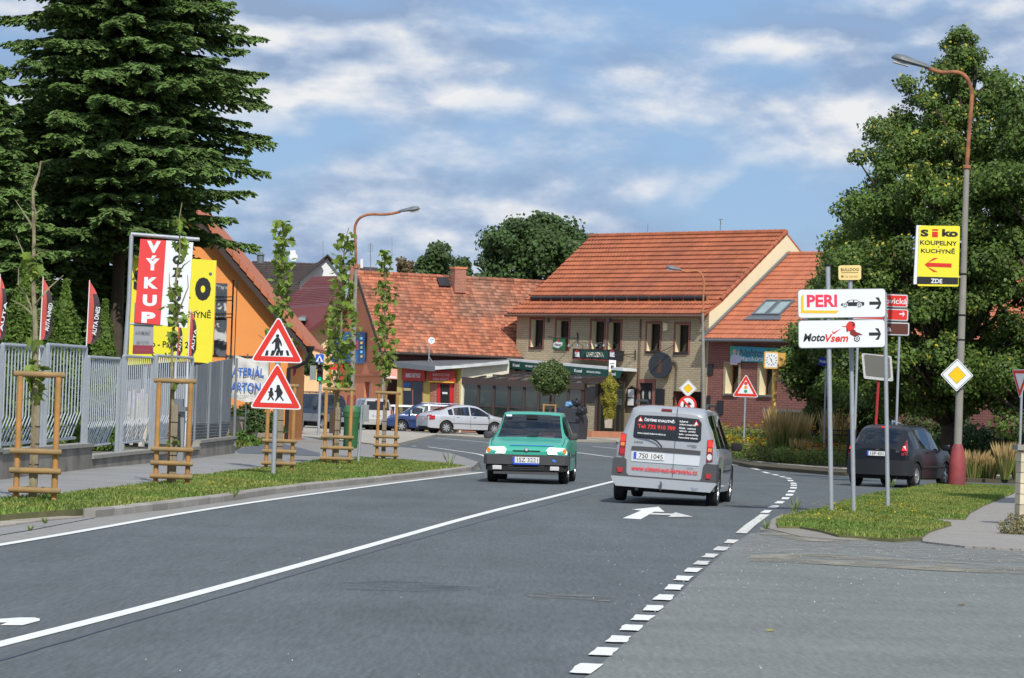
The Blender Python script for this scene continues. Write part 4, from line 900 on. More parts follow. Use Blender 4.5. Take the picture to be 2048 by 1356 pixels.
w = MB(); q0, q1_ = at(700, 575, 195), at(760, 575, 195); w.face([q0, q1_, Vector((q1_.x, q1_.y, 0)), Vector((q0.x, q0.y, 0))]); w.build('wall', m_peach, bh)
# ------------------------------------------------------------------ vehicles (local frame: x forward, y left, z up)
m_tyre = mat('tyre_rubber', (.018, .018, .02), .85, .15, 8)
m_rim = mat('alloy_rim', (.48, .49, .50), .3, .05, 8, metal=.7)
m_plastic = mat('grey_plastic', (.05, .052, .056), .65, .08, 6)
m_dark = mat('car_underside', (.012, .012, .013), .9, .1, 4)
m_carglass = glass_mat('car_glass', (.008, .010, .014), .84)
m_privacy = glass_mat('tinted_glass', (.006, .008, .010), .12)
m_red_lens = mat('red_lens', (.42, .012, .012), .15, .05, 30, coat=.6)
m_dred_lens = mat('dark_red_lens', (.20, .01, .015), .15, .05, 30, coat=.6)
m_brake = mat('lit_brake_lens', (.75, .03, .02), .2, 0, emit=((1, .03, .02), .7))
m_clear = mat('clear_lens', (.72, .72, .70), .12, .08, 30, coat=.6, metal=.3)
m_head = mat('lit_headlamp', (.85, .84, .78), .12, .05, 30, coat=.8, emit=((1, .93, .75), .45))
m_amber = mat('amber_lens', (.75, .22, .04), .15, .05, 30, coat=.6)
m_platew = mat('plate_white', (.68, .69, .68), .5, .03)
m_plateb = mat('plate_blue', (.03, .09, .55), .5, .03)
m_ink = mat('plate_ink', (.02, .02, .022), .5, 0)
m_seat = mat('seat_fabric', (.02, .03, .06), .9, .15, 10)
m_chrome = mat('chrome', (.6, .6, .62), .15, 0, metal=1)
m_red_print = mat('red_print', (.66, .03, .03), .5, 0)
m_skin = mat('skin', (.38, .20, .14), .6, .05); m_hair = mat('dark_hair', (.02, .015, .01), .8, .1); m_shirt = mat('maroon_shirt', (.12, .03, .03), .9, .1)
def paint(name, c, metal=.25): return mat(name, c, .32, .03, 3, metal=metal, coat=.8)
def pch(keys, x):
 """smooth interpolation of (x, value...) keys, monotone"""
 xs = [k[0] for k in keys]
 if x <= xs[0]: return keys[0][1:]
 if x >= xs[-1]: return keys[-1][1:]
 i = max(j for j in range(len(xs)) if xs[j] <= x); i = min(i, len(xs) - 2)
 h = xs[i + 1] - xs[i]; t = (x - xs[i]) / h; out = []
 def slope(j, c):
  if j <= 0 or j >= len(xs) - 1: return (keys[min(j + 1, len(xs) - 1)][c] - keys[max(j - 1, 0)][c]) / (xs[min(j + 1, len(xs) - 1)] - xs[max(j - 1, 0)]) * .5
  a = (keys[j][c] - keys[j - 1][c]) / (xs[j] - xs[j - 1]); b = (keys[j + 1][c] - keys[j][c]) / (xs[j + 1] - xs[j])
  return 0 if a * b <= 0 else 2 * a * b / (a + b)
 for c in range(1, len(keys[0])):
  a, b = keys[i][c], keys[i + 1][c]; m0, m1 = slope(i, c), slope(i + 1, c)
  out.append((2 * t**3 - 3 * t**2 + 1) * a + (t**3 - 2 * t**2 + t) * h * m0 + (-2 * t**3 + 3 * t**2) * b + (t**3 - t**2) * h * m1)
 return tuple(out)
def wheel(root, x, y, r, side, rim='spoke', tw=.19, yaw=0, n_sp=5, w_mat=None):
 o = bpy.data.objects.new('wheel', None)
 w = MB(); rr = r * .64
 w.lathe([(rr, -tw / 2 + .01), (r * .93, -tw / 2), (r, -tw / 2 + .03), (r, tw / 2 - .03), (r * .93, tw / 2), (rr, tw / 2 - .01), (rr, -tw / 2 + .01)], 28, (0, 0, 0), 'Y')
 o = w.build('wheel', m_tyre, root, smooth=True, angle=35); o.location = (x, y, r); o.rotation_euler = (0, 0, yaw)
 w = MB(); s = side * (tw / 2 - .025)
 w.lathe([(rr * 1.0, s), (rr * .93, s + side * .012), (rr * .90, s - side * .03), (rr * .88, s - side * .1)], 28, (0, 0, 0), 'Y')
 for k in range(n_sp):
  a = 2 * PI * k / n_sp; c, q = math.cos(a), math.sin(a); px, pz = -q, c; wd0, wd1 = r * .13, r * .09
  v = [(px * wd0, s, pz * wd0), (-px * wd0, s, -pz * wd0), (c * rr * .93 - px * wd1, s - side * .005, q * rr * .93 - pz * wd1), (c * rr * .93 + px * wd1, s - side * .005, q * rr * .93 + pz * wd1)]
  w.prism([Vector(p) for p in v], (0, -side * .03, 0))
 w.lathe([(.001, s + side * .02), (r * .16, s + side * .012), (r * .17, s - side * .03)], 14, (0, 0, 0), 'Y')
 w.build('rim', w_mat or m_rim, o, smooth=True, angle=30)
 w = MB(); w.lathe([(.001, -side * .01), (rr * .9, -side * .01), (rr * .9, -side * .03)], 20, (0, s - side * .07, 0), 'Y'); w.build('brake_disc', m_dark, o)
 return o
def make_car(name, label, cat, P, loc, fwd, group=None, scale=1.0, roll=0.0):
 """P: keys (x, z_bottom, z_belt, z_top, halfwidth, roof_halfwidth), arches, glass ranges, colours"""
 rz = math.atan2(fwd[1], fwd[0])
 root = thing(name, label, cat, loc, rz, group, scale=scale); root.rotation_mode = 'XYZ'; root.rotation_euler = (roll, 0, rz)
 K = P['keys']; x0, x1 = K[0][0], K[-1][0]; ax = P['axles']; wr = P['wr']; AR = wr + .055
 xs = set(np.round(np.arange(x0, x1, .09), 3)) | {k[0] for k in K} | {x1}
 for a in ax:
  for k in range(-8, 9): xs.add(round(a + AR * math.sin(k / 8 * PI / 2), 4))
 for g in P['side']: xs |= {g[0], g[1]}
 for k_ in ('wind', 'back'):
  if P.get(k_): xs |= set(P[k_])
 xs = sorted(xs); xs = [x for i, x in enumerate(xs) if i == 0 or x - xs[i - 1] > .004 or x in (x1,)]
 rings = []
 for x in xs:
  zb, zbe, zt, hw, rw = pch(K, x)
  for a in ax:
   if abs(x - a) < AR: zb = max(zb, wr + math.sqrt(max(AR * AR - (x - a) ** 2, 0)))
  zbe = min(zbe, zt - .03); zre = max(zt - P.get('edge', .055), zbe + .012)
  zb = min(zb, zbe - .12)
  gt = max(zre - .055, zbe + .006) ; f = (gt - zbe) / max(zre - zbe, .001)
  bw = hw * .955; y5 = bw + (rw - bw) * f
  mid = zb + (zbe - zb) * .5
  rings.append([(hw - .2, zb), (hw * .975, zb), (hw * (1.0 if zb < .5 else .995), mid), (hw * .99, zbe - .07), (bw, zbe), (y5, gt), (rw, zre), (max(rw - P.get('pil', .085), .02), zt - .018), (rw * .55, zt - .004), (0, zt)])
 n = 10; full = []
 for rg in rings: full.append([(y, z) for y, z in rg] + [(-y, z) for y, z in rg[-2::-1]])
 m = len(full[0]); lean = P.get('lean', (0, 0, 0, 0))     # rear: start x, slope; front: start x, slope
 def defo(x, z):
  if x < lean[0]: x += lean[1] * (z - .5) * min(1, (lean[0] - x) / (lean[0] - x0))
  if x > lean[2]: x -= lean[3] * (z - .5) * min(1, (x - lean[2]) / (x1 - lean[2]))
  return x
 verts = [(defo(x, z), y, z) for x, rg in zip(xs, full) for y, z in rg]
 body, glasses = [], {'windscreen': [], 'rear_window': [], 'side_window': {}}
 wd, bk = P.get('wind'), P.get('back')
 for i in range(len(xs) - 1):
  cx = (xs[i] + xs[i + 1]) / 2
  for j in range(m - 1):
   q = (i * m + j, i * m + j + 1, (i + 1) * m + j + 1, (i + 1) * m + j); dst = body
   jj = j if j < n - 1 else m - 2 - j
   if jj == 4:
    for gi, g in enumerate(P['side']):
     if g[0] - 1e-6 < cx < g[1] + 1e-6: dst = glasses['side_window'].setdefault((gi, j < n - 1), [])
   if jj in (7, 8):
    if wd and wd[0] < cx < wd[1]: dst = glasses['windscreen']
    if bk and bk[0] < cx < bk[1]: dst = glasses['rear_window']
   dst.append(q)
 body.append(tuple(range(m))); body.append(tuple((len(xs) - 1) * m + k for k in range(m))[::-1])
 def sub(nm, fs, mt, parent=root, sm=35):
  used = sorted({i for f in fs for i in f}); mp = {u: k for k, u in enumerate(used)}; mb = MB(); mb.add([verts[u] for u in used], [tuple(mp[i] for i in f) for f in fs]); return mb.build(nm, mt, parent, smooth=True, angle=sm)
 bo = sub('body', body, P['paint'], sm=P.get('sharp', 38))
 if glasses['windscreen']: sub('windscreen', glasses['windscreen'], P.get('glass_f', m_carglass))
 if glasses['rear_window']: sub('rear_window', glasses['rear_window'], P.get('glass', m_carglass))
 for k, fs in glasses['side_window'].items(): sub('side_window', fs, P.get('glass', m_carglass))
 # underside, arches
 L = x1 - x0; hw = max(k[4] for k in K); w = MB()
 w.box(((x0 + x1) / 2, 0, .30), (L - .25, hw * 2 - .42, .2)); w.box(((x0 + x1) / 2, 0, .45), (L - .5, hw * 1.2, .2))
 for a in ax:
  w.box((a, 0, .5), (AR * 2.1, hw * 2 - .42, .45))
  for s in (1, -1):
   for k in range(8):
    t0, t1 = PI * k / 8, PI * (k + 1) / 8; q = [(a + AR * math.cos(t), y, wr + AR * math.sin(t)) for t in (t0, t1) for y in (s * (hw - .015), s * (hw - .24))]; w.face([q[0], q[1], q[3], q[2]])
 w.build('underbody', m_dark, root)
 for i, a in enumerate(ax):
  for s in (1, -1): wheel(root, a, s * (hw - .11), wr, s, yaw=P.get('steer', 0) if i else 0, n_sp=P.get('sp', 5))
 # cabin
 cab = P['cab']; zb_ = pch(K, (cab[0] + cab[1]) / 2)[1]
 w = MB(); w.box(((cab[0] + cab[1]) / 2, 0, .52), (cab[1] - cab[0], hw * 2 - .3, .25)); w.box((cab[1] + .12, 0, zb_ - .16), (.35, hw * 2 - .32, .22)); w.build('interior', m_dark, root)
 for x in P['seats']:
  for s in (1, -1):
   w = MB(); cy = s * hw * .44
   w.add(*seat_shape(x, cy, zb_)); w.build('seat', m_seat, root, smooth=True, angle=60)
 return root
def seat_shape(x, cy, zb_):
 prof = [(.22, .45), (.235, .75), (.22, zb_ + .02), (.19, zb_ + .16), (.12, zb_ + .19), (.115, zb_ + .32), (.07, zb_ + .36)]
 vs = [];
 for hw_, z in prof:
  for dx in (0, .1):
   xx = x - (z - .45) * .25 + dx
   vs += [(xx, cy - hw_, z), (xx, cy + hw_, z)]
 fs = []
 for i in range(len(prof) - 1):
  a = i * 4; b = a + 4; fs += [(a, a + 1, b + 1, b), (a + 2, a + 3, b + 3, b + 2), (a, a + 2, b + 2, b), (a + 1, a + 3, b + 3, b + 1)]
 e = (len(prof) - 1) * 4; fs.append((e, e + 1, e + 3, e + 2)); return vs, fs
def yz_panel(root, name, pts, m, x, t=.02, slope=0, z0=.5, xs=None):
 """panel on a rear (t<0) or front (t>0) face: pts (y,z), its outer face at x (+slope*(z-z0)); xs gives x per point"""
 mb = MB(); P_ = [((xs[i] if xs else x) + slope * (z - z0), y, z) for i, (y, z) in enumerate(pts)]
 mb.prism([Vector(p) for p in P_], (-t, 0, 0)); return mb.build(name, m, root)
def plate_on(root, s, cy, cz, x, sgn, w=.52, h=.11, slope=0, z0=.5):
 """sgn +1 front (read from ahead), -1 rear"""
 xx = x + slope * (cz - z0)
 o = MB().box((xx, cy, cz), (.012, w, h)).build('number_plate', m_platew, root)
 MB().box((xx + sgn * .007, cy + (w / 2 - .022) * (-sgn if sgn > 0 else 1) * (1 if sgn > 0 else 1), cz), (.003, .042, h * .98)).build('blue_band', m_plateb, o)
 ux = Vector((0, 1, 0)) if sgn > 0 else Vector((0, -1, 0))
 # seen from ahead the reader's right is +y; from behind it is -y
 lettering(o, s, .03, 0, w * .78, h * .72, m_ink, .010, .0, frame=(Vector((xx, cy, cz)), ux, Vector((0, 0, 1)), Vector((sgn, 0, 0))))
 return o
def side_text(root, s, o, ux, uz, nn, cx, cz, w, h, m, bold=.02, shear=0): return lettering(root, s, cx, cz, w, h, m, .006, bold, shear, frame=(o, ux, uz, nn))
def mirror(root, x, y, z, s, m, size=(.14, .2, .15)):
 w = MB(); w.lathe([(.001, -.5), (.38, -.46), (.5, -.2), (.5, .3), (.4, .5), (.001, .5)], 10)
 w.v = [(x + v[1] * size[0] * .6 - abs(v[0]) * .03, y + s * size[1] / 2 + v[0] * size[1], z + v[2] * size[2]) for v in w.v]
 return w.build('wing_mirror', m, root, smooth=True, angle=60)
def line_y(root, pts, r, m, name='trim_strip'): return MB().tube(pts, r, 6).build(name, m, root, smooth=True)

# --- silver van (rear view)
HWV = .90
kv = [(-2.22, .30, .98, 1.56, .80, .56), (-2.17, .29, .99, 1.61, .835, .60), (-2.05, .28, 1.0, 1.645, .86, .625), (-1.0, .26, 1.0, 1.675, HWV, .645), (.2, .25, .98, 1.66, HWV, .64), (.75, .25, .97, 1.60, HWV, .62), (1.42, .26, .97, 1.03, .865, .66), (1.75, .27, .93, .98, .85, .62), (2.12, .30, .80, .86, .80, .55), (2.22, .34, .62, .70, .70, .48)]
m_silver = paint('silver_paint', (.40, .42, .44), .35)
van = make_car('van', 'silver estate van with red and white lettering driving away', 'van',
 dict(keys=kv, axles=(-1.5, 1.4), wr=.315, side=[(-2.0, -1.35), (-1.27, -.38), (-.30, .62), (.66, 1.1)], wind=(.80, 1.42), back=None, paint=m_silver, glass=m_privacy, cab=(-1.9, .9), seats=(-.9, .1), lean=(-2.0, .07, 3, 0)),
 G(1340, 1010) + Vector((.17, 2.1, 0)), (math.sin(rad(8)), math.cos(rad(8))), roll=rad(2.2), scale=1.02)
XB = -2.22; SL = .07
def vp(pts): return [(-a, b) for a, b in pts]
def vpanel(name, pts, m, d=.01, t=.02): return yz_panel(van, name, vp(pts), m, XB - d, -t, SL)
m_vgl = mat('dark_rear_glass', (.008, .011, .014), .08, .05, 3, coat=.5)
def vtext(s, cx, cz, w, h, m, bold=.02, d=.02, shear=0):
 uz = Vector((SL, 0, 1)).normalized(); nn = Vector((-1, 0, SL)).normalized()
 return lettering(van, s, cx, cz - .5, w, h, m, d, bold, shear, frame=(Vector((XB, 0, .5)), Vector((0, -1, 0)), uz, nn))
rw_ = vpanel('rear_window', [(-.575, 1.13), (-.55, 1.095), (.14, 1.095), (.53, 1.095), (.575, 1.14), (.565, 1.42), (.51, 1.485), (.14, 1.50), (-.50, 1.485), (-.56, 1.43)], m_vgl, .012)
vpanel('door_seam', [(.137, .48), (.143, .48), (.143, 1.66), (.137, 1.66)], m_dark, .016)
for s in (-1, 1):
 vpanel('tail_light', [(s * .69, .77), (s * .80, .79), (s * .775, 1.16), (s * .685, 1.15)], m_dred_lens, .02, .06)
 vpanel('brake_lamp', [(s * .70, 1.03), (s * .78, 1.03), (s * .765, 1.14), (s * .70, 1.14)], m_brake, .028, .02)
 vpanel('indicator', [(s * .705, .95), (s * .775, .95), (s * .77, 1.01), (s * .705, 1.01)], m_amber, .028, .02)
 vpanel('reversing_light', [(s * .705 + s * .035 + .045 * math.cos(t), .86 + .055 * math.sin(t)) for t in [k * PI / 5 for k in range(10)]], m_clear if s > 0 else m_red_lens, .028, .02)
 vpanel('reflector', [(s * .71, .50), (s * .78, .50), (s * .80, .58), (s * .70, .58)], m_red_lens, .075, .03)
vpanel('trim_strip', [(-.585, .885), (.585, .885), (.58, .955), (.1, .965), (-.58, .955)], m_plastic, .03, .05)
vpanel('plate_recess', [(-.575, .70), (.575, .70), (.585, .885), (-.585, .885)], mat('sky_sheen_silver', (.66, .68, .70), .25, .02, metal=.3, coat=.6), .014, .03)  # recess paler than the body paint: sky reflection put into its colour
plate_on(van, '7S0 1045', .275, .805, XB - .03, -1, slope=SL)
vpanel('third_brake_light', [(-.13, 1.585), (.05, 1.585), (.045, 1.62), (-.125, 1.62)], m_dred_lens, .012, .05)
vtext('ČISTÍME KVALITNĚ:', -.145, 1.418, .52, .058, m_white, .03)
vtext('Tel: 732 910 789', -.19, 1.30, .64, .07, m_red_print, .035)
vtext('www.cisteni-koberce-decin.cz', -.265, 1.185, .48, .034, m_white, .01)
for k, s_ in enumerate(('koberce', 'sedací soupravy', 'křesla · matrace', 'válendy · potahy', 'židle · autosedačky', 'čalouněný nábytek')):
 wd_ = (.14, .28, .28, .28, .33, .33)[k]; vtext(s_, .195 + wd_ / 2, 1.430 - k * .055, wd_, .036, m_white, .02)
for cx in (-.47, .475):
 vpanel('warning_triangle', [(cx - .048, 1.375), (cx + .048, 1.375), (cx, 1.465)], m_red_print, .016, .02)
 vpanel('warning_centre', [(cx - .028, 1.387), (cx + .028, 1.387), (cx, 1.438)], m_white, .018, .02)
vtext('www.cisteni-aut-karavanu.cz', 0, .59, 1.12, .085, m_red_print, .02)
vtext('DACIA', -.47, 1.03, .15, .028, m_plastic, .02); vtext('LOGAN', .43, 1.035, .15, .03, m_plastic, .02); vtext('mcv', .47, 1.005, .08, .018, m_plastic, .01); vtext('Laureate', .43, .655, .11, .025, m_plastic, .0)
w = MB()
def slab(mb, pts, xo, d): mb.prism([Vector((XB - xo + SL * (z - .5), -y, z)) for y, z in pts], (d, 0, 0)); return mb
slab(w, [(-.88, .40), (.88, .40), (.885, .62), (.875, .74), (.70, .755), (.655, .72), (.64, .5), (.6, .46), (-.6, .46), (-.64, .5), (-.655, .72), (-.70, .755), (-.875, .74), (-.885, .62)], .055, .5); w.build('bumper', m_plastic, van)
w = MB(); slab(w, [(-.80, .27), (.80, .27), (.885, .40), (.885, .435), (.5, .435), (-.5, .435), (-.885, .435), (-.885, .40)], .075, .42); w.build('lower_bumper', m_silver, van)
w = MB(); w.tube([(XB - .02, .03, .30), (XB - .14, .03, .27), (XB - .15, .03, .36)], .022, 6); w.lathe([(.001, .0), (.03, .03), (.001, .06)], 8, (XB - .15, .03, .35)); w.build('tow_hook', m_chrome, van, smooth=True)
w = MB(); w.tube([(XB - .0, .45, .24), (XB + .3, .45, .24)], .03, 6); w.build('exhaust', m_zinc, van)
w = MB(); w.tube([(XB - .03 + SL * .6, .50, 1.125), (XB - .045 + SL * .6, .30, 1.11), (XB - .05 + SL * .58, .17, 1.07), (XB - .05 + SL * .5, .07, .97)], .013, 5); w.build('rear_wiper', m_dark, van)
for s in (1, -1):
 w = MB(); w.tube([(-1.75, s * .60, 1.66), (-1.65, s * .60, 1.73), (.1, s * .60, 1.73), (.25, s * .60, 1.66)], .02, 6); w.build('roof_rail', m_plastic, van, smooth=True)
 mirror(van, 1.05, s * .86, 1.02, s, m_dark)
 line_y(van, [(-1.1, s * .875, .62), (1.0, s * .875, .62)], .035, m_plastic, 'side_moulding')
w = MB(); slab(w, [(.47, .335), (.60, .335), (.58, .30), (.50, .28)], .085, .02); w.build('badge_cover', m_chrome, van)

# --- green hatchback (front view)
m_teal = mat('teal_paint', (.04, .36, .26), .38, .05, 3, coat=.35, metal=.05)
kf = [(-1.88, .36, .78, .84, .72, .55), (-1.80, .30, .83, .90, .78, .58), (-1.62, .27, .86, 1.02, .80, .58), (-1.10, .25, .87, 1.37, .81, .57), (-.6, .24, .87, 1.405, .81, .575), (.25, .24, .87, 1.39, .81, .575), (.35, .24, .87, 1.36, .81, .57), (1.05, .25, .86, .90, .81, .66), (1.55, .26, .80, .82, .80, .70), (1.86, .32, .71, .735, .78, .70), (1.93, .36, .60, .63, .75, .68)]
fav = make_car('green_hatchback', 'teal green hatchback with lit headlamps driving towards the viewer', 'car',
 dict(keys=kf, axles=(-1.22, 1.23), wr=.285, side=[(-1.45, -.95), (-.87, -.12), (-.05, .85)], wind=(.38, 1.05), back=(-1.62, -1.10), paint=m_teal, cab=(-1.4, .6), seats=(-.25,), lean=(-9, 0, 9, 0), edge=.035, pil=.018),
 G(1063, 967) + Vector((.03, 1.9, 0)), (-math.sin(rad(4.2)), -math.cos(rad(4.2))), scale=1.075, roll=rad(.6))
XF = 1.93
def fpanel(name, pts, m, x=XF + .01, t=.03): return yz_panel(fav, name, pts, m, x, t)
w = MB(); w.prism([Vector(p) for p in [(XF + .10, -.76, .37), (XF + .10, .76, .37), (XF + .02, .83, .37), (1.35, .83, .37), (1.35, -.83, .37), (XF + .02, -.83, .37)]], (0, 0, .18)); w.build('bumper', m_plastic, fav)
w = MB(); w.prism([Vector(p) for p in [(XF + .07, -.70, .24), (XF + .07, .70, .24), (XF, .79, .25), (1.55, .79, .25), (1.55, -.79, .25), (XF, -.79, .25)]], (0, 0, .14)); w.build('lower_apron', m_dark, fav)
w = MB(); w.box((XF + .07, 0, .205), (.06, 1.26, .05)); w.build('lip_spoiler', m_plastic, fav)
for k in range(3): w = MB(); w.box((XF + .082, 0, .275 + k * .035), (.01, .72, .012)); w.build('grille_bar', m_plastic, fav)
fpanel('bumper_face', [(-.78, .53), (.78, .53), (.74, .56), (-.74, .56)], m_plastic, XF + .06, .1)
for s in (1, -1):
 h = yz_panel(fav, 'headlight', [(s * .42, .575), (s * .79, .575), (s * .79, .63), (s * .74, .70), (s * .44, .715), (s * .39, .66)], m_head, 0, .12, xs=[XF + .035, XF - .03, XF - .04, XF - .05, XF + .0, XF + .03])
 yz_panel(fav, 'indicator', [(s * .70, .60), (s * .775, .60), (s * .775, .68), (s * .72, .69)], m_amber, XF - .005, .02)
 w = MB(); w.box((XF + .09, s * .56, .305), (.04, .17, .075)); o = w.build('fog_lamp', m_platew, fav); w = MB(); w.box((XF + .112, s * .56, .305), (.005, .15, .055)); w.build('lens', m_clear, o)
fpanel('grille_slot', [(-.26, .625), (.26, .625), (.27, .645), (-.27, .645)], m_dark, XF + .012, .03)
w = MB(); w.lathe([(.001, .012), (.035, .010), (.045, 0)], 16); w.v = [(XF + .02 + v[2], v[0], .66 + v[1]) for v in w.v]; w.build('badge', m_chrome, fav)
w = MB(); w.lathe([(.001, .002), (.026, 0)], 12); w.v = [(XF + .034 + v[2], v[0], .66 + v[1]) for v in w.v]; w.build('badge_centre', m_clear, fav)
plate_on(fav, '1SZ 3221', -.0, .46, XF + .115, 1, h=.115)
w = MB(); w.box((XF + .11, 0, .385), (.02, .5, .03)); w.build('plate_holder', m_plateb, fav)
w = MB(); w.prism([Vector(p) for p in [(1.872, -.33, .738), (1.872, .52, .738), (1.842, .52, .745), (1.842, -.33, .745)]], (0, 0, .006)); w.build('blue_sticker', mat('sticker_blue', (.06, .22, .62), .4), fav)
w = MB(); w.prism([Vector(p) for p in [(XF + .104, .50, .46), (XF + .104, .57, .42), (XF + .104, .60, .45), (XF + .104, .53, .49)]], (.003, 0, 0)); w.build('blue_sticker', MATS['sticker_blue'], fav)
w = MB(); w.box((1.0, 0, .893), (.03, .66, .01)); w.build('bonnet_vent', m_dark, fav)
for s in (1, -1): w = MB(); w.tube([(1.04, s * .70 * 1.0, .90), (1.55, s * .715, .822), (1.84, s * .69, .742)], .005, 4); w.build('bonnet_seam', m_dark, fav)
for a, b in ((-.02, .45), (-.55, -.08)): w = MB(); w.tube([(1.06, a, .915), (.99, b, .965)], .009, 4); w.build('wiper', m_dark, fav)
for s in (1, -1): mirror(fav, .78, s * .74, .92, s, m_plastic, (.12, .2, .14))
w = MB(); w.box((.52, 0, 1.30), (.02, .22, .06)); w.build('rear_view_mirror', m_dark, fav)
w = MB(); w.box((.50, -.46, 1.315), (.003, .11, .05), m=Matrix.Rotation(-.9, 3, 'Y')); w.build('sticker', m_white, fav)
w = MB(); w.lathe([(.17, 0), (.19, .012), (.17, .024), (.165, .01), (.17, 0)], 20); Mx = Matrix.Rotation(rad(65), 3, 'Y'); w.v = [tuple(Mx @ Vector(v) + Vector((.45, .36, .90))) for v in w.v]; w.build('steering_wheel', m_dark, fav)
for s in (1, -1):
 line_y(fav, [(-.75, s * .822, .55), (.8, s * .822, .55)], .02, m_plastic, 'side_moulding')
# driver
drv = thing('person', 'driver with short dark hair in maroon top at the wheel of the green hatchback', 'person', fav.location, 0); drv.rotation_euler = fav.rotation_euler; drv.scale = fav.scale
def skin_body(name, V_, E_, Rr, m, root, sub=2):
 me = bpy.data.meshes.new(name); me.from_pydata(V_, E_, []); me.materials.append(m); o = link(name, me, root)
 o.modifiers.new('skin', 'SKIN'); sd_ = me.skin_vertices[0].data
 for i, r in enumerate(Rr): sd_[i].radius = (r, r) if isinstance(r, (int, float)) else r
 sd_[0].use_root = True
 s = o.modifiers.new('sub', 'SUBSURF'); s.levels = sub; s.render_levels = sub; me.shade_smooth(); return o
Y = .36
V_ = [(-.02, Y, .55), (-.06, Y, .80), (-.10, Y, 1.0), (-.10, Y, 1.05), (-.08, Y, 1.13), (-.06, Y, 1.22), (-.10, Y + .19, 1.0), (.08, Y + .24, .82), (.34, Y + .15, .92), (-.10, Y - .19, 1.0), (.08, Y - .24, .82), (.34, Y - .15, .92), (.30, Y + .12, .58), (.30, Y - .12, .58)]
skin_body('body', V_, [(0, 1), (1, 2), (2, 3), (3, 4), (4, 5), (2, 6), (6, 7), (7, 8), (2, 9), (9, 10), (10, 11), (0, 12), (0, 13)], [.15, .15, .13, .055, .085, .075, .065, .05, .035, .065, .05, .035, .08, .08], m_shirt, drv)
w = MB(); w.lathe([(.001, -.13), (.05, -.115), (.075, -.06), (.082, 0), (.078, .06), (.05, .10), (.001, .115)], 14); w.v = [(v[0] * 1.12 - .055, v[1] * .95 + Y, v[2] + 1.20) for v in w.v]; w.build('head', m_skin, drv, smooth=True, angle=180)
w = MB(); w.lathe([(.088, .02), (.086, .07), (.055, .115), (.001, .128)], 14); w.v = [(v[0] * 1.12 - .068, v[1] * .97 + Y, v[2] + 1.205) for v in w.v]; w.build('hair', m_hair, drv, smooth=True, angle=180)
w = MB(); w.prism([(.035, Y - .014, 1.175), (.035, Y + .014, 1.175), (.03, Y, 1.215)], (.025, 0, 0)); w.build('nose', m_skin, drv)
for s in (1, -1): w = MB(); w.lathe([(.001, -.008), (.011, 0), (.001, .008)], 8, (.034, Y + s * .03, 1.215)); w.build('eye', m_hair, drv)
w = MB(); w.box((.036, Y, 1.145), (.006, .045, .008)); w.build('mouth', m_red_print, drv)

# --- black hatchback on the side road (rear three-quarter)
m_blackp = mat('black_car_paint', (.010, .012, .018), .35, .05, 3, coat=.15, spec=.3)
kc = [(-1.90, .34, .86, .94, .70, .50), (-1.84, .30, .90, 1.02, .76, .54), (-1.62, .27, .94, 1.24, .80, .56), (-1.38, .25, .95, 1.44, .82, .57), (-.9, .23, .95, 1.515, .835, .585), (-.2, .23, .94, 1.52, .835, .59), (.35, .23, .93, 1.44, .835, .58), (1.18, .24, .92, .98, .83, .64), (1.6, .26, .82, .88, .80, .60), (1.88, .32, .62, .72, .70, .50), (1.94, .38, .52, .56, .60, .45)]
c3 = make_car('black_hatchback', 'black rounded hatchback driving off into the side road', 'car',
 dict(keys=kc, axles=(-1.25, 1.21), wr=.30, side=[(-1.42, -1.02), (-.94, -.12), (-.05, .85)], wind=(.42, 1.18), back=(-1.80, -1.40), paint=m_blackp, cab=(-1.5, .7), seats=(-.9, .05), lean=(-9, 0, 9, 0)),
 G(1790, 975) + Vector((.30, 1.55, 0)), (math.sin(rad(24)), math.cos(rad(24))), scale=.98)
XC = -1.90
def cpnl(name, pts, m, xs, t=.03): return yz_panel(c3, name, [(-a, b) for a, b in pts], m, 0, -t, xs=xs)
for s in (1, -1):
 cpnl('tail_light', [(s * .60, .78), (s * .745, .78), (s * .735, .93), (s * .665, 1.16), (s * .60, .93)], m_dred_lens, [-1.93, -1.87, -1.87, -1.74, -1.92], .06)
 cpnl('brake_lamp', [(s * .615, .90), (s * .72, .90), (s * .685, 1.02), (s * .635, 1.0)], m_brake, [-1.935, -1.90, -1.87, -1.90], .03)
w = MB(); w.prism([Vector(p) for p in [(XC - .07, -.62, .30), (XC - .07, .62, .30), (XC + .0, .76, .30), (-1.58, .83, .30), (-1.58, -.83, .30), (XC + .0, -.76, .30)]], (0, 0, .36)); w.build('bumper', mat('black_plastic', (.012, .013, .016), .45, .08, 4, coat=.1), c3, smooth=True, angle=50)
plate_on(c3, '1SP 4312', .0, .81, XC - .02, -1)
w = MB(); w.box((XC - .03, 0, .93), (.02, .18, .03)); w.build('boot_handle', m_dark, c3)
w = MB(); w.tube([(-1.80, .0, 1.06), (-1.83, -.2, 1.03), (-1.80, -.42, 1.03)], .012, 5); w.build('rear_wiper', m_dark, c3)
cpnl('third_brake_light', [(-.08, 1.44), (.08, 1.44), (.08, 1.465), (-.08, 1.465)], m_brake, [-1.40] * 4, .03)
w = MB(); w.prism([(XC - .022, -.05, .90), (XC - .022, .05, .90), (XC - .022, 0, .945)], (.01, 0, 0)); w.build('chevron_badge', m_chrome, c3)
lettering(c3, 'C3', .5, 0, .08, .035, m_chrome, .02, .02, frame=(Vector((XC, 0, .87)), Vector((0, -1, 0)), Vector((0, 0, 1)), Vector((-1, 0, 0))))
for s in (1, -1): mirror(c3, .82, s * .82, .98, s, m_blackp); line_y(c3, [(-.95, s * .845, .50), (.85, s * .845, .50)], .028, m_dark, 'side_moulding')
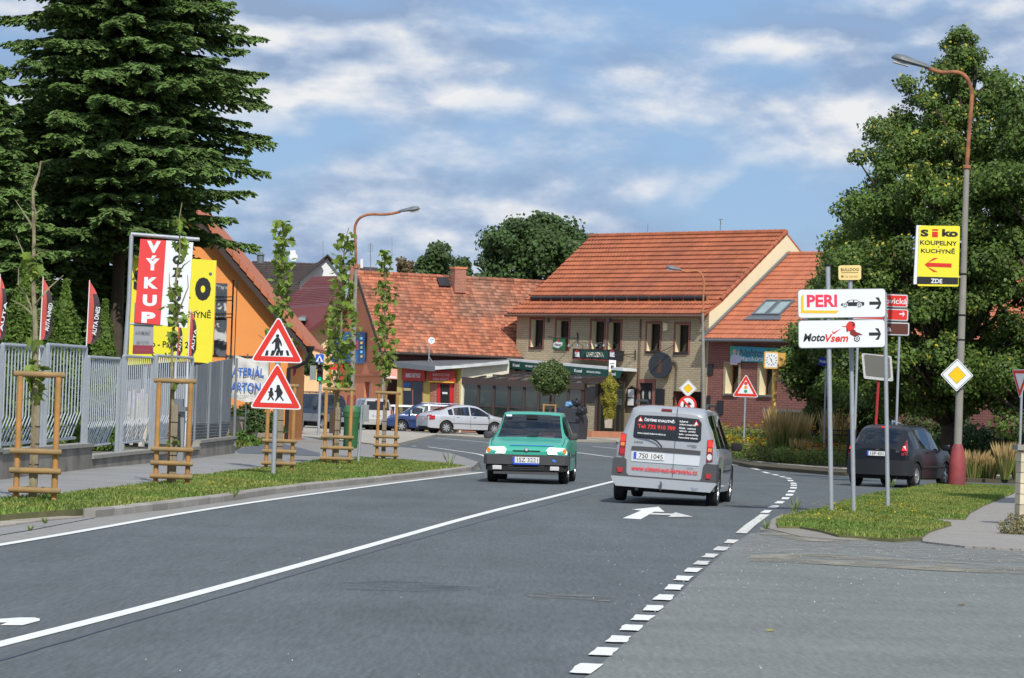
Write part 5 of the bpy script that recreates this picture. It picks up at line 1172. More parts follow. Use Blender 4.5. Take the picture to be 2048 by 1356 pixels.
for x in (-.5, .35): w = MB(); w.box((x, -.84, .86), (.14, .02, .03)); w.build('door_handle', m_dark, c3)
w = MB(); w.box((.1, -.5, .85), (.25, .2, .35)); w.build('yellow_vest', mat('hi_vis', (.55, .65, .05), .7), c3)

# --- parked cars by the shops
def sedan_keys(L=4.57, H=1.46, hw=.88, belt=.93):
 h = L / 2
 return [(-h, .36, .80, .86, hw - .14, .52), (-h + .07, .30, .88, .98, hw - .06, .58), (-h + .40, .28, belt, 1.08, hw - .02, .60), (-h + .62, .27, belt + .01, 1.13, hw - .01, .60), (-.75, .25, belt, H - .05, hw, .58), (-.15, .25, belt - .01, H, hw, .60), (.30, .25, belt - .02, H - .04, hw, .59), (1.22, .26, belt - .03, belt + .06, hw, .70), (1.75, .28, .82, .90, hw - .03, .66), (h - .1, .33, .66, .74, hw - .10, .58), (h, .38, .55, .60, hw - .2, .5)]
octv = make_car('silver_saloon', 'silver saloon parked sideways by the conservatory, nose to the right', 'car',
 dict(keys=sedan_keys(), axles=(-1.33, 1.25), wr=.32, side=[(-1.22, -.98), (-.92, -.10), (-.03, .92)], wind=(.36, 1.22), back=(-1.62, -.80), paint=paint('light_silver_paint', (.52, .54, .58), .4), cab=(-1.3, .8), seats=(-.9, .1), sp=8),
 at(929, 860, 152.5) * 1, (math.cos(rad(24)), math.sin(rad(24))), scale=.95)
def rest(o, h=0.0): o.location.z = gz(o.location.x, o.location.y) + h
rest(octv, .08)
for s in (1, -1):
 yz_panel(octv, 'tail_light', [(s * .62, .70), (s * .80, .70), (s * .81, .92), (s * .62, .90)], m_red_lens, 0, -.10, xs=[-2.31, -2.24, -2.2, -2.29]); mirror(octv, .88, s * .88, .98, s, MATS['light_silver_paint'])
 w = MB(); w.box((-2.1, s * .86, .80), (.28, .03, .20)); w.build('side_lamp', m_red_lens, octv)
 w = MB(); w.prism([(-1.22, s * .885, .52), (1.0, s * .885, .52), (1.0, s * .885, .54), (-1.22, s * .885, .54)], (0, s * .01, 0)); w.build('side_moulding', m_dark, octv)
 for x in (-.75, .15): w = MB(); w.box((x, s * .875, .84), (.15, .03, .03)); w.build('door_handle', m_chrome, octv)
 for x in (-.95, -.06, .95): w = MB(); w.box((x, s * .872, .62), (.008, .02, .55)); w.build('door_seam', m_dark, octv)
plate_on(octv, '4S5 8810', 0, .72, -2.33, -1)
m_navy = paint('navy_paint', (.018, .045, .15), .2)
def wagon_keys(L=4.4, H=1.5, hw=.86, belt=.94):
 h = L / 2
 return [(-h, .36, .86, 1.02, hw - .12, .52), (-h + .08, .30, .92, 1.20, hw - .05, .56), (-h + .38, .28, belt, H - .08, hw - .01, .59), (-h + .9, .26, belt, H, hw, .61), (.1, .25, belt, H, hw, .61), (.45, .25, belt - .01, H - .06, hw, .60), (1.25, .26, belt - .03, belt + .05, hw, .70), (1.7, .28, .80, .90, hw - .03, .66), (h - .1, .33, .64, .74, hw - .10, .58), (h, .38, .55, .60, hw - .2, .5)]
nav = make_car('navy_estate', 'navy blue estate car parked behind the silver saloon', 'car',
 dict(keys=wagon_keys(), axles=(-1.28, 1.28), wr=.31, side=[(-1.75, -1.10), (-1.02, -.15), (-.07, .95)], wind=(.50, 1.25), back=(-2.05, -1.80), paint=m_navy, cab=(-1.7, .8), seats=(-.9, .1), sp=7),
 at(850, 862, 155.8) * 1, (-1, -.12), scale=.94); rest(nav, .05)
for s in (1, -1): mirror(nav, .9, s * .86, .98, s, m_navy); yz_panel(nav, 'headlight', [(s * .5, .62), (s * .74, .62), (s * .74, .74), (s * .5, .72)], m_clear, 0, .1, xs=[2.21, 2.1, 2.0, 2.15])
for s in (1, -1): line_y(nav, [(-1.6, s * .58, 1.53), (.2, s * .58, 1.53)], .018, m_chrome, 'roof_rail'); line_y(nav, [(-1.0, s * .865, .60), (.95, s * .865, .60)], .02, m_dark, 'side_moulding')
m_mpv = paint('champagne_paint', (.50, .49, .46), .3)
mpv = make_car('beige_people_carrier', 'pale silver people carrier seen from behind beyond the green bin', 'car',
 dict(keys=[(-2.1, .34, 1.0, 1.42, .74, .50), (-2.04, .30, 1.02, 1.52, .80, .56), (-1.8, .28, 1.04, 1.64, .85, .60), (-.6, .26, 1.03, 1.68, .87, .62), (.3, .25, 1.0, 1.62, .87, .61), (1.35, .26, .96, 1.02, .87, .68), (1.8, .28, .85, .9, .83, .62), (2.1, .36, .6, .66, .7, .5)], axles=(-1.3, 1.3), wr=.32, side=[(-1.85, -1.1), (-1.02, -.15), (-.07, 1.0)], wind=(.40, 1.35), back=None, paint=m_mpv, cab=(-1.7, .8), seats=(-.9, .1), lean=(-1.7, .16, 9, 0)),
 at(738, 862, 158) * 1, (-math.sin(rad(14)), math.cos(rad(14))), scale=.95); rest(mpv, .05)
def mpnl(name, pts, m, d=.01, t=.03): return yz_panel(mpv, name, pts, m, -2.1 - d, -t, .16)
mpnl('rear_window', [(-.60, 1.06), (.60, 1.06), (.55, 1.50), (-.55, 1.50)], m_vgl)
for s in (1, -1): mpnl('tail_light', [(s * .66, .82), (s * .76, .84), (s * .73, 1.12), (s * .66, 1.12)], m_red_lens, .02, .06)
mpnl('third_brake_light', [(-.12, 1.53), (.12, 1.53), (.12, 1.56), (-.12, 1.56)], m_red_lens, .02, .08)
plate_on(mpv, '6S2 1907', 0, .78, -2.12, -1, slope=.16)
w = MB(); w.prism([Vector(p) for p in [(-2.17, -.70, .32), (-2.17, .70, .32), (-2.08, .82, .32), (-1.8, .86, .32), (-1.8, -.86, .32), (-2.08, -.82, .32)]], (0, 0, .28)); w.build('bumper', m_mpv, mpv)
# dark blue off-roader with silver cladding, facing right and towards us
m_navy2 = mat('dark_blue_paint', (.008, .018, .05), .35, .03, 3, coat=.2)
suv = make_car('dark_blue_off_roader', 'dark blue off-roader with silver lower panels and roof rack', 'car',
 dict(keys=[(-2.25, .5, 1.08, 1.70, .80, .62), (-2.18, .45, 1.08, 1.78, .84, .68), (-1.9, .42, 1.08, 1.82, .87, .70), (-.3, .42, 1.07, 1.84, .88, .71), (.35, .42, 1.06, 1.80, .88, .70), (.95, .42, 1.05, 1.16, .88, .74), (1.5, .44, 1.02, 1.10, .87, .72), (2.1, .48, .92, 1.0, .83, .68), (2.2, .52, .75, .80, .78, .6)], axles=(-1.35, 1.3), wr=.37, side=[(-2.05, -1.0), (-.92, -.12), (-.04, .62)], wind=(.38, .95), back=None, paint=m_navy2, glass=m_privacy, cab=(-1.9, .6), seats=(-.9, 0), sp=6),
 at(652, 860, 156) * 1, (math.cos(rad(60)), -math.sin(rad(60))), scale=.95); rest(suv)
for s in (1, -1):
 w = MB()
 for xa, xb in ((-2.2, -1.82), (-.90, .84), (1.76, 2.15)): w.prism([Vector(p) for p in [(xa, s * .855, .46), (xb, s * .88, .46), (xb, s * .885, .84), (xa, s * .86, .84)]], (0, s * .03, 0))
 for a in (-1.35, 1.3):
  pts = [(a + .46 * math.cos(t), s * .885, .37 + .46 * math.sin(t)) for t in [PI * k / 10 for k in range(11)]]; w.tube(pts, .055, 6)
 w.build('side_cladding', mat('silver_cladding', (.26, .275, .29), .4, .05, metal=.3), suv, kind='stuff'); mirror(suv, .62, s * .88, 1.12, s, m_dark, (.16, .22, .2))
 w = MB(); w.tube([(-1.9, s * .62, 1.86), (.2, s * .62, 1.88)], .02, 5); w.build('roof_rail', m_dark, suv)
 yz_panel(suv, 'headlight', [(s * .48, .78), (s * .74, .78), (s * .74, .92), (s * .48, .92)], m_clear, 2.24, .1)
for x in (-1.6, -.8, .0): w = MB(); w.tube([(x, -.62, 1.93), (x, .62, 1.93)], .018, 5); w.tube([(x, -.62, 1.84), (x, -.62, 1.93)], .018, 5); w.tube([(x, .62, 1.84), (x, .62, 1.93)], .018, 5); w.build('roof_bar', m_dark, suv)
w = MB(); w.prism([Vector(p) for p in [(2.3, -.7, .46), (2.3, .7, .46), (2.2, .87, .46), (1.95, .88, .46), (1.95, -.88, .46), (2.2, -.87, .46)]], (0, 0, .24)); w.build('bumper', MATS['silver_cladding'], suv)
w = MB(); w.box((2.23, 0, .86), (.05, .8, .13)); w.build('grille', m_chrome, suv)
for k in range(6): w = MB(); w.box((2.26, -.3 + k * .12, .86), (.03, .07, .10)); w.build('grille_slot', m_dark, suv)
wht = make_car('white_hatchback', 'white car mostly hidden behind the navy estate car', 'car',
 dict(keys=wagon_keys(3.9, 1.48, .84), axles=(-1.2, 1.2), wr=.29, side=[(-1.5, -.95), (-.88, -.1), (-.03, .85)], wind=(.50, 1.25), back=(-1.85, -1.55), paint=paint('white_car_paint', (.75, .76, .77), 0), cab=(-1.5, .8), seats=(-.8, .1)),
 at(790, 862, 158.2) * 1, (-1, .1), scale=.93); rest(wht, -.02)
gry = make_car('grey_estate', 'grey car half hidden behind the black hatchback', 'car',
 dict(keys=wagon_keys(4.4, 1.5, .86), axles=(-1.28, 1.28), wr=.31, side=[(-1.75, -1.10), (-1.02, -.15), (-.07, .95)], wind=(.50, 1.25), back=(-2.1, -1.8), paint=paint('blue_grey_paint', (.20, .26, .34), .4), cab=(-1.7, .8), seats=(-.9, .1)),
 G(1756, 925) + Vector((0, 0, 0)), (math.sin(rad(40)), math.cos(rad(40)))); gry.location.z = .12
# ------------------------------------------------------------------ street furniture
m_galv = mat('galvanised_steel', (.36, .39, .42), .5, .08, 5, metal=.35, fine=.08, fs=30)
m_signw = mat('sign_white', (.74, .77, .80), .35, .02, 3)
m_signr = mat('sign_red_film', (.66, .035, .025), .35, .03, 3)
m_signk = mat('sign_black_film', (.02, .02, .022), .4, 0)
m_siky = mat('sign_yellow_film', (.80, .72, .04), .4, .03, 3)
m_wood = mat('impregnated_pine', (.42, .20, .055), .75, .16, 6, bump=.3, bs=40, col2=(.34, .19, .06), tint=.12)
m_wood_g = mat('weathered_stake', (.24, .20, .15), .9, .2, 8, bump=.4, bs=50)
m_bark = mat('young_bark', (.26, .25, .14), .9, .2, 8, bump=.4, bs=60, col2=(.18, .14, .09))
m_rust = mat('rusty_steel', (.36, .14, .06), .8, .2, 5, col2=(.20, .08, .045))
m_concpole = mat('pole_concrete', (.27, .255, .22), .9, .14, 2.5, bump=.3, bs=40, col2=(.23, .22, .20))
m_backing = mat('sign_back', (.28, .30, .31), .5, .05, 4, metal=.4)

def sgroup(px, py, h=0.0): return G(px, py, h)
# --- PERI / Moto board on two posts (drawn in its own metric frame, 1 m = S px)
def frame_at(px, py, h, lean=0, rz=0):
 p = G(px, py, h); return p
pb = G(1663, 1025, HR); s_ = F_PX / pb.y      # px per metre at this depth
LEAN = rad(2.7)
ps = thing('direction_sign', 'tall sign post pair carrying two white advertising boards with right arrows', 'sign', (pb.x, pb.y, HR), 0, lean=-LEAN)
def L(px, py):                                   # photo pixel -> metres in the sign's own leaning frame
 dx, dy = (px - 1663) / s_, (1025 - py) / s_; a = LEAN - ROLL
 return (dx * math.cos(a) + dy * math.sin(a), dy * math.cos(a) - dx * math.sin(a))
x3, _ = L(1776, 1006)
w = MB(); w.cyl((0, .03, -.1), (0, .03, L(1657, 531)[1]), .038, n=14); w.build('post', m_galv, ps, smooth=True)
w = MB(); w.cyl((x3, .03, .1), (x3, .03, L(1770, 585)[1]), .034, n=14); w.build('post', m_galv, ps, smooth=True)
w = MB(); w.cyl((0, .03, L(1657, 533)[1]), (0, .03, L(1657, 529)[1] + .01), .043, n=12); w.build('post_cap', m_dark, ps)
def board(px0, py0, px1, py1, rr=.05):
 a = L(px0, (py0 + py1) / 2); b = L(px1, (py0 + py1) / 2); t = L((px0 + px1) / 2, py0); u = L((px0 + px1) / 2, py1)
 r_ = (a[0], u[1], b[0], t[1]); o = plate(ps, 'board', rrect(*r_, rr), m_backing, .03, .03); plate(o, 'board_face', rrect(r_[0] + .01, r_[1] + .01, r_[2] - .01, r_[3] - .01, rr), m_signw, .034, .003); return o
b1 = board(1596, 578, 1772, 636); b2 = board(1597, 640, 1771, 696)
def sq(x, y): return L(1560 + x / 5.217, 500 + y / 5.217)
m_peri = mat('peri_red', (.78, .04, .09), .4, 0); m_pery = mat('peri_yellow', (.80, .50, .03), .4, 0)
def shape(parent, name, pts, m, d): return plate(parent, name, pts, m, d, .002)
shape(b1, 'yellow_corner', [sq(*p) for p in [(220, 490), (250, 455), (250, 630), (620, 634), (588, 662), (220, 660)]], m_pery, .037)
c = sq(440, 532); lettering(b1, 'PERI', c[0], c[1], 316 / 5.217 / s_, 130 / 5.217 / s_, m_peri, .037, .035)
shape(b1, 'car_silhouette', [sq(*p) for p in [(634, 578), (645, 560), (690, 548), (720, 526), (760, 520), (800, 521), (840, 542), (880, 545), (882, 572), (868, 585), (660, 587)]], m_signk, .037)
shape(b1, 'car_window', [sq(*p) for p in [(708, 545), (732, 529), (764, 525), (764, 545)]], m_signw, .039); shape(b1, 'car_window', [sq(*p) for p in [(776, 545), (780, 526), (802, 528), (830, 545)]], m_signw, .039)
for cx in (683, 831):
 p = sq(cx, 577)
 for r_, m_, d_ in ((.042, m_signw, .040), (.033, m_backing, .041), (.012, m_signw, .042)): shape(b1, 'car_wheel', [(p[0] + r_ * math.cos(t), p[1] + r_ * math.sin(t)) for t in [k * PI / 8 for k in range(16)]], m_, d_)
for bb, (x, y) in ((b1, (997, 556)), (b2, (993, 878))):
 p = sq(x, y); shape(bb, 'arrow', arrow_pts(p[0], p[1], 126 / 5.217 / s_, 120 / 5.217 / s_), m_signk, .037)
c = sq(358, 914); lettering(b2, 'Moto', c[0], c[1], 228 / 5.217 / s_, 84 / 5.217 / s_, m_signk, .037, .03, .25)
c = sq(594, 920); lettering(b2, 'Vsem', c[0], c[1], 240 / 5.217 / s_, 84 / 5.217 / s_, m_signr, .037, .03, .25)
shape(b2, 'red_tick', [sq(*p) for p in [(543, 850), (552, 850), (560, 862), (636, 822), (566, 878), (555, 876)]], m_signr, .039)
# rearing horse with a motorcycle rear: red body, black saddle and tail, wire wheel
shape(b2, 'horse_emblem', [sq(*p) for p in [(645, 796), (690, 795), (700, 770), (725, 745), (760, 748), (785, 765), (788, 805), (770, 830), (770, 850), (700, 852), (692, 820), (690, 806), (650, 802)]], m_signr, .037)
shape(b2, 'motorcycle_body', [sq(*p) for p in [(735, 835), (775, 830), (800, 858), (830, 868), (866, 888), (800, 892), (775, 905), (730, 880)]], mat('dark_red_film', (.22, .02, .02), .4), .0385)
shape(b2, 'black_mane', [sq(*p) for p in [(740, 750), (762, 750), (780, 770), (775, 800), (755, 790), (765, 770)]], m_signk, .039)
shape(b2, 'black_leg', [sq(*p) for p in [(694, 820), (706, 818), (706, 856), (697, 858)]], m_signk, .039)
p = sq(804, 926)
for r_, m_, d_ in ((.050, m_signk, .040), (.037, m_signw, .041), (.016, m_signk, .042), (.008, m_signw, .043)): shape(b2, 'emblem_wheel', [(p[0] + r_ * math.cos(t), p[1] + r_ * math.sin(t)) for t in [k * PI / 10 for k in range(20)]], m_, d_)
for k in range(6):
 a = k * PI / 3; shape(b2, 'wheel_spoke', [(p[0] + r_ * math.cos(a + e), p[1] + r_ * math.sin(a + e)) for r_, e in ((.01, -.3), (.04, -.07), (.04, .07), (.01, .3))], m_signk, .0425)

# --- post behind with bulldog board, red and brown plates
pb2 = at(1712, 900, pb.y + .35); pb2 = Vector((pb2.x, pb2.y, HR)); s2_ = F_PX / pb2.y
bd = thing('bulldog_sign', 'small cream kennel board on its own post above the white boards', 'sign', pb2, 0, lean=-LEAN)
def Lb(px, py):
 dx, dy = (px - 1712) / s2_, (1027 - py) / s2_; a = LEAN - ROLL; return (dx * math.cos(a) + dy * math.sin(a), dy * math.cos(a) - dx * math.sin(a))
w = MB(); w.cyl((0, .05, -.1), (0, .05, Lb(1704, 540)[1]), .037, n=14); w.build('post', m_galv, bd, smooth=True)
a, b = Lb(1682, 562), Lb(1727, 532); plate(bd, 'board', rrect(a[0], a[1], b[0], b[1], .04), mat('cream_board', (.78, .60, .24), .5), .02, .03)
c = Lb(1704.5, 541); lettering(bd, 'BULLDOG', c[0], c[1], 36 / s2_, 6 / s2_, mat('brown_ink', (.15, .1, .05), .6), .024, .02)
c = Lb(1704.5, 547); plate(bd, 'thin_line', [(c[0] - .14, c[1] - .004), (c[0] + .14, c[1] - .004), (c[0] + .14, c[1] + .004), (c[0] - .14, c[1] + .004)], MATS['brown_ink'], .024, .002)
c = Lb(1707, 555); lettering(bd, '736 300 800', c[0], c[1], 27 / s2_, 4 / s2_, mat('tan_ink', (.4, .28, .12), .6), .024, 0); c = Lb(1689.5, 554.5); plate(bd, 'phone_symbol', [(c[0] - .018, c[1] - .016), (c[0] + .018, c[1] - .016), (c[0] + .018, c[1] + .016), (c[0] - .018, c[1] + .016)], MATS['brown_ink'], .024, .002)
pr = G(1790, 962); yb = 84.0
rs = thing('direction_sign', 'stack of two red and one brown street direction plates behind the white boards', 'sign', (at(1800, 700, yb).x - .9, yb, 0))
def Lr(px, py): p = at(px, py, yb); return (p.x - rs.location.x, p.z)
m_brs = mat('sign_brown', (.10, .03, .02), .4)
for y0, y1, mt, txt in ((587, 614, m_signr, 'Poděbradovická'), (616, 641, m_signr, 'Ruzyňská'), (643, 670, m_brs, 'Jizerka kaple')):
 x1 = 1816 + (y0 > 600) + 2 * (y0 > 640); a, b = Lr(1700, (y0 + y1) / 2), Lr(x1, (y0 + y1) / 2); t, u = Lr(1760, y0), Lr(1760, y1)
 o = plate(rs, 'board', rrect(a[0], u[1], b[0], t[1], .05), m_backing, .0, .04); plate(o, 'border', rrect(a[0] + .02, u[1] + .02, b[0] - .02, t[1] - .02, .04), m_signw, .004, .003); plate(o, 'board_face', rrect(a[0] + .035, u[1] + .035, b[0] - .035, t[1] - .035, .03), mt, .008, .003)
c = Lr(1773.5, 601.5); lettering(rs, 'ovická', c[0] + .24, c[1], .56, .15, m_signw, .012, .01)
c = Lr(1775, 629)
lettering(rs, 'á', c[0] - .03, c[1], .09, .14, m_signw, .012, .01); plate(rs, 'arrow', arrow_pts(Lr(1804, 628)[0], Lr(1804, 628)[1], .14, .12), m_signw, .012, .002)
c = Lr(1775, 657); lettering(rs, 'la', c[0] + .02, c[1], .16, .14, m_signw, .012, .01)
for px in (1712, 1795):
 x_, _ = Lr(px, 800); w = MB(); w.cyl((x_, .06, -.1), (x_, .06, Lr(px, 590)[1]), .035, n=10); w.build('post', m_galv, rs, smooth=True)

# --- street lamps
def street_lamp(label, base, H, arm, up, conc_h, r0, r1, head_w, lean=0, cone=False, col=m_rust, band=False, spt=.0):
 t = thing('street_lamp', label, 'street lamp', base, 0, 'street lamps', lean=lean)
 w = MB(); w.tube([(0, 0, -.1), (0, 0, conc_h * .35), (0, 0, conc_h * .7), (0, 0, conc_h)], [r0, r0 * .93, r0 * .8, r1 * 1.3], 14); w.build('pole', m_concpole, t, smooth=True)
 pts = [(0, 0, conc_h - .05), (0, 0, conc_h + .12), (arm * .05, 0, H - .95), (arm * .02 - .0, 0, H - .62)]
 # curve over
 P_ = [(0, 0, conc_h - .05), (-arm * .03, 0, conc_h + (H - conc_h) * .45), (-arm * .06, 0, H - up - .35), (-arm * .04 + arm * .02, 0, H - up - .05), (arm * .06, 0, H - up + .14), (arm * .22, 0, H - up + .26), (arm * .55, 0, H - up * .5), (arm * .8, 0, H - up * .2)]
 P_ = [p[:] for p in smooth_line(P_, 2)]
 w = MB(); w.tube(P_, r1, 10); w.build('arm', col, t, smooth=True)
 w = MB(); w.lathe([(r1 * 1.2, -.05), (r1 * 2.0, -.02), (r1 * 2.0, .03), (r1 * 1.1, .06)], 12, (0, 0, conc_h)); w.build('collar', col, t)
 # head: long hood with a lens below
 e = Vector(P_[-1]); d = Vector((arm, 0, up * .75)).normalized(); q = Vector((0, 1, 0)); nz = d.cross(q); nz = nz if nz.z > 0 else -nz
 hl = head_w; w = MB(); rings = [(0, .05, .05), (.12, .09, .085), (.42, .13, .11), (.70, .17, .15), (.92, .15, .12), (1.0, .06, .03)]
 vs = []; N_ = 12
 for f_, ry, rz_ in rings:
  for k in range(N_):
   a = 2 * PI * k / N_; z_ = math.sin(a) * rz_ if math.sin(a) > 0 else math.sin(a) * rz_ * .35; vs.append(e - d * .1 + d * (hl * f_) + q * math.cos(a) * ry + nz * z_)
 w.add(vs, [(i * N_ + k, i * N_ + (k + 1) % N_, (i + 1) * N_ + (k + 1) % N_, (i + 1) * N_ + k) for i in range(len(rings) - 1) for k in range(N_)] + [tuple(range(N_))[::-1], tuple((len(rings) - 1) * N_ + k for k in range(N_))])
 hd = w.build('lamp_head', mat('lamp_hood', (.13, .145, .16), .5, .1, 5), t, smooth=True, angle=50)
 w = MB(); c_ = [e - d * .1 + d * (hl * f_) + q * y_ for f_, y_ in ((.50, -.08), (.95, -.085), (.95, .085), (.50, .08))]; lo = [p - nz * .11 + d * (.02 if i in (1, 2) else .05) * (-1 if i in (1, 2) else 1) for i, p in enumerate(c_)]
 w.add(c_ + lo, [(0, 1, 5, 4), (1, 2, 6, 5), (2, 3, 7, 6), (3, 0, 4, 7), (4, 5, 6, 7)]); w.build('lens', mat('lamp_lens', (.42, .44, .43), .25, .08, 8, coat=.3), hd)
 return t
lb = G(1913, 972, HR); sL = F_PX / lb.y
lamp = street_lamp('near rusty armed street lamp on a pole with a red conical base', (lb.x, lb.y, 0), (975 - 128) / sL, -1.3, .42, (975 - 333) / sL, .10, .052, 1.0)
lamp_s = sL
w = MB(); w.lathe([(.215, 0), (.22, .3), (.205, .6), (.175, .82), (.135, .99), (.10, 1.07)], 20); w.build('base_cone', mat('faded_red_paint', (.29, .05, .055), .65, .2, 3, col2=(.17, .04, .045)), lamp, smooth=True)
w = MB()
for z in (3.0, 3.6, 4.2, 5.2): w.lathe([(.095, -.02), (.1, 0), (.095, .02)], 12, (0, 0, z))
w.build('clamp_band', m_dark, lamp, kind='stuff')
lb2 = at(700, 880, 132); lamp2 = street_lamp('street lamp with thin red arm behind the staked trees on the left', (lb2.x - .0, lb2.y, 0), (880 - 414) / (F_PX / 132) , 2.15, .5, (880 - 535) / (F_PX / 132), .11, .055, .9)
w = MB(); w.lathe([(.17, .0), (.18, 1.7), (.155, 1.8)], 12, (0, 0, .05)); w.build('base_sleeve', MATS['faded_red_paint'], lamp2, smooth=True)
lb3 = at(1409, 860, 153.5); lamp3 = street_lamp('slim street lamp standing before the join of buff and pink walls', (lb3.x, lb3.y, .3), 8.15, -1.35, .35, 6.1, .10, .045, .75, lean=rad(-2.5), col=mat('orange_rust', (.40, .17, .07), .8, .15, 5))
# SIKO sign on the near lamp
def yplane(Y):
 def f(px, py): return at(px, py, Y)
 return f
sp = yplane(lb.y - .12)
sk_ = thing('advert_sign', 'yellow SIKO sign with red arrow fixed high on the lamp pole', 'sign', (0, 0, 0)); a = sp(1836, 571)
sk_.location = (a.x, a.y, a.z)
def Ls(px, py): p = sp(px, py) - sk_.location; c_, s__ = 1, 0; return (p.x, p.z)
plate(sk_, 'case', [(x - .02, z + .02) for x, z in [Ls(*p) for p in [(1829, 570), (1835, 452), (1920, 455), (1914, 571)]]], m_signw, -.02, .10)
def tiltpoly(pts): return [Ls(*p) for p in pts]
plate(sk_, 'face', rpoly(tiltpoly([(1835, 572), (1838, 451), (1920, 452), (1917, 573)]), .035), m_siky, .0, .02)
plate(sk_, 'black_band', tiltpoly([(1834, 568), (1834.5, 553), (1916.5, 555), (1916, 569)]), m_signk, .004, .003)
def stext(s, x, y, w_, h_, m, b=.03): p = Ls(x, y); lettering(sk_, s, p[0], p[1], w_ / sL, h_ / sL, m, .006, b)
stext('S', 1849, 466, 16, 14, m_signk, .05); stext('ko', 1900, 466, 32, 15, m_signk, .05); stext('KOUPELNY', 1877, 486, 74, 9, m_signk, .02); stext('KUCHYNĚ', 1876, 501, 68, 11, m_signk, .02); stext('ZDE', 1873, 562, 23, 9, m_signw, .03)
p = Ls(1870, 468);
for dx, dz, hh in ((0, -.01, .13), (0, .10, .04)): plate(sk_, 'red_i', [(p[0] - .07, p[1] + dz - hh / 2), (p[0] + .07, p[1] + dz - hh / 2), (p[0] + .07, p[1] + dz + hh / 2), (p[0] - .07, p[1] + dz + hh / 2)], m_signr, .006, .003)
p = Ls(1876, 530); plate(sk_, 'arrow', arrow_pts(p[0], p[1], 54 / sL, 28 / sL, flip=-1), m_signr, .006, .003)
p = Ls(1877, 494); plate(sk_, 'dot', [(p[0] - .012, p[1] - .012), (p[0] + .012, p[1] - .012), (p[0] + .012, p[1] + .012), (p[0] - .012, p[1] + .012)], m_signk, .006, .003)
w = MB()
for z in (.25, 1.1): w.box((.93, .08, z), (.2, .05, .05))
w.build('bracket', m_galv, sk_, kind='stuff')

def priority_sign(label, px, py, Y, half, post_to=None, post_r=.03, name='priority_sign'):
 c = at(px, py, Y); t = thing(name, label, 'road sign', (c.x, c.y, c.z)); h = half
 def dia(r): return rpoly([(0, -r), (r, 0), (0, r), (-r, 0)], .035 * h / .4)
 plate(t, 'plate', dia(h), m_signw, 0, .02); plate(t, 'black_line', dia(h * .93), m_signk, .003, .002); plate(t, 'white_field', dia(h * .89), m_signw, .006, .002)
 plate(t, 'yellow_field_line', [(0, -h * .54), (h * .54, 0), (0, h * .54), (-h * .54, 0)], m_signk, .009, .002); plate(t, 'yellow_field', [(0, -h * .52), (h * .52, 0), (0, h * .52), (-h * .52, 0)], mat('priority_yellow', (.85, .52, .01), .35), .012, .002)
 return t
priority_sign('yellow and white priority diamond clamped to the near lamp pole', 1914, 750, lb.y - .22, 33 / sL)
# give-way sign turned edge-on at the frame edge
gb_ = at(2034, 970, 85); gw = thing('give_way_sign', 'give way sign seen almost edge-on at the photo edge', 'road sign', (gb_.x, gb_.y, 0), rad(-68), lean=0)
sG = F_PX / gb_.y; zt_ = (970 - 738) / sG
w = MB(); w.cyl((0, .05, -.1), (0, .05, zt_), .035, n=10); w.build('post', m_galv, gw, smooth=True)
tri = rpoly([(-.45, zt_ + .0), (.45, zt_), (0, zt_ - .78)], .05); plate(gw, 'plate', tri, m_signw, 0, .02); plate(gw, 'red_border', rpoly([(-.42, zt_ - .02), (.42, zt_ - .02), (0, zt_ - .73)], .04), m_signr, .004, .002); plate(gw, 'white_field', [(-.26, zt_ - .11), (.26, zt_ - .11), (0, zt_ - .54)], m_signw, .008, .002)

# --- warning triangles
def tri_pts(cx, z0, w_, h_, r): return rpoly([(cx - w_ / 2, z0), (cx + w_ / 2, z0), (cx, z0 + h_)], r)
def warning(t, cx, z0, w_, h_, d=0.0):
 o = plate(t, 'warning_plate', tri_pts(cx, z0, w_, h_, .06), m_signw, d, .02); k = .025
 plate(o, 'red_border', tri_pts(cx, z0 + .022, w_ - .075, h_ - .062, .045), m_signr, d + .003, .002); plate(o, 'white_field', tri_pts(cx, z0 + .115, w_ * .60, h_ * .60, .008), m_signw, d + .006, .002); return o
def disc(o, name, cx, cz, r, m, d, n=14): return plate(o, name, [(cx + r * math.cos(t), cz + r * math.sin(t)) for t in [2 * PI * k / n for k in range(n)]], m, d, .002)
wb = G(546, 950, HK); sW = F_PX / wb.y
ws = thing('warning_sign', 'two red triangle warning signs for crossing pedestrians and children on one post', 'road sign', (wb.x, wb.y, HK - .01), 0)
def Lw(px, py):
 dx, dy = (px - 546) / sW, (950 - py) / sW; return (dx * math.cos(ROLL) + dy * -math.sin(ROLL) * 1.0, dy * math.cos(ROLL) + dx * math.sin(ROLL))
w = MB(); w.cyl((0, .05, -.1), (.0, .05, 2.6), .045, n=14); w.build('post', m_galv, ws, smooth=True)
def tri_sign(x0, x1, ytop, ybot):
 a = Lw((x0 + x1) / 2, ybot); return warning(ws, a[0], a[1], (x1 - x0) / sW + .06, (ybot - ytop) / sW + .04, .0)
o1 = tri_sign(503, 604, 634, 724); o2 = tri_sign(501, 602, 727, 817)
def zz3(o, name, pts, d=.01): return plate(o, name, [Lw(400 + x / 3.389, 420 + y / 3.389) for x, y in pts], m_signk, d, .002)
zz3(o1, 'walking_body', [(515, 862), (535, 862), (548, 885), (556, 915), (548, 920), (538, 895), (538, 925), (545, 950), (562, 980), (548, 985), (532, 955), (522, 935), (512, 955), (498, 982), (486, 980), (502, 950), (508, 925), (508, 890), (492, 905), (484, 902), (500, 878)])
c = Lw(400 + 525 / 3.389, 420 + 850 / 3.389); disc(o1, 'walking_head', c[0], c[1], .034, m_signk, .0105)
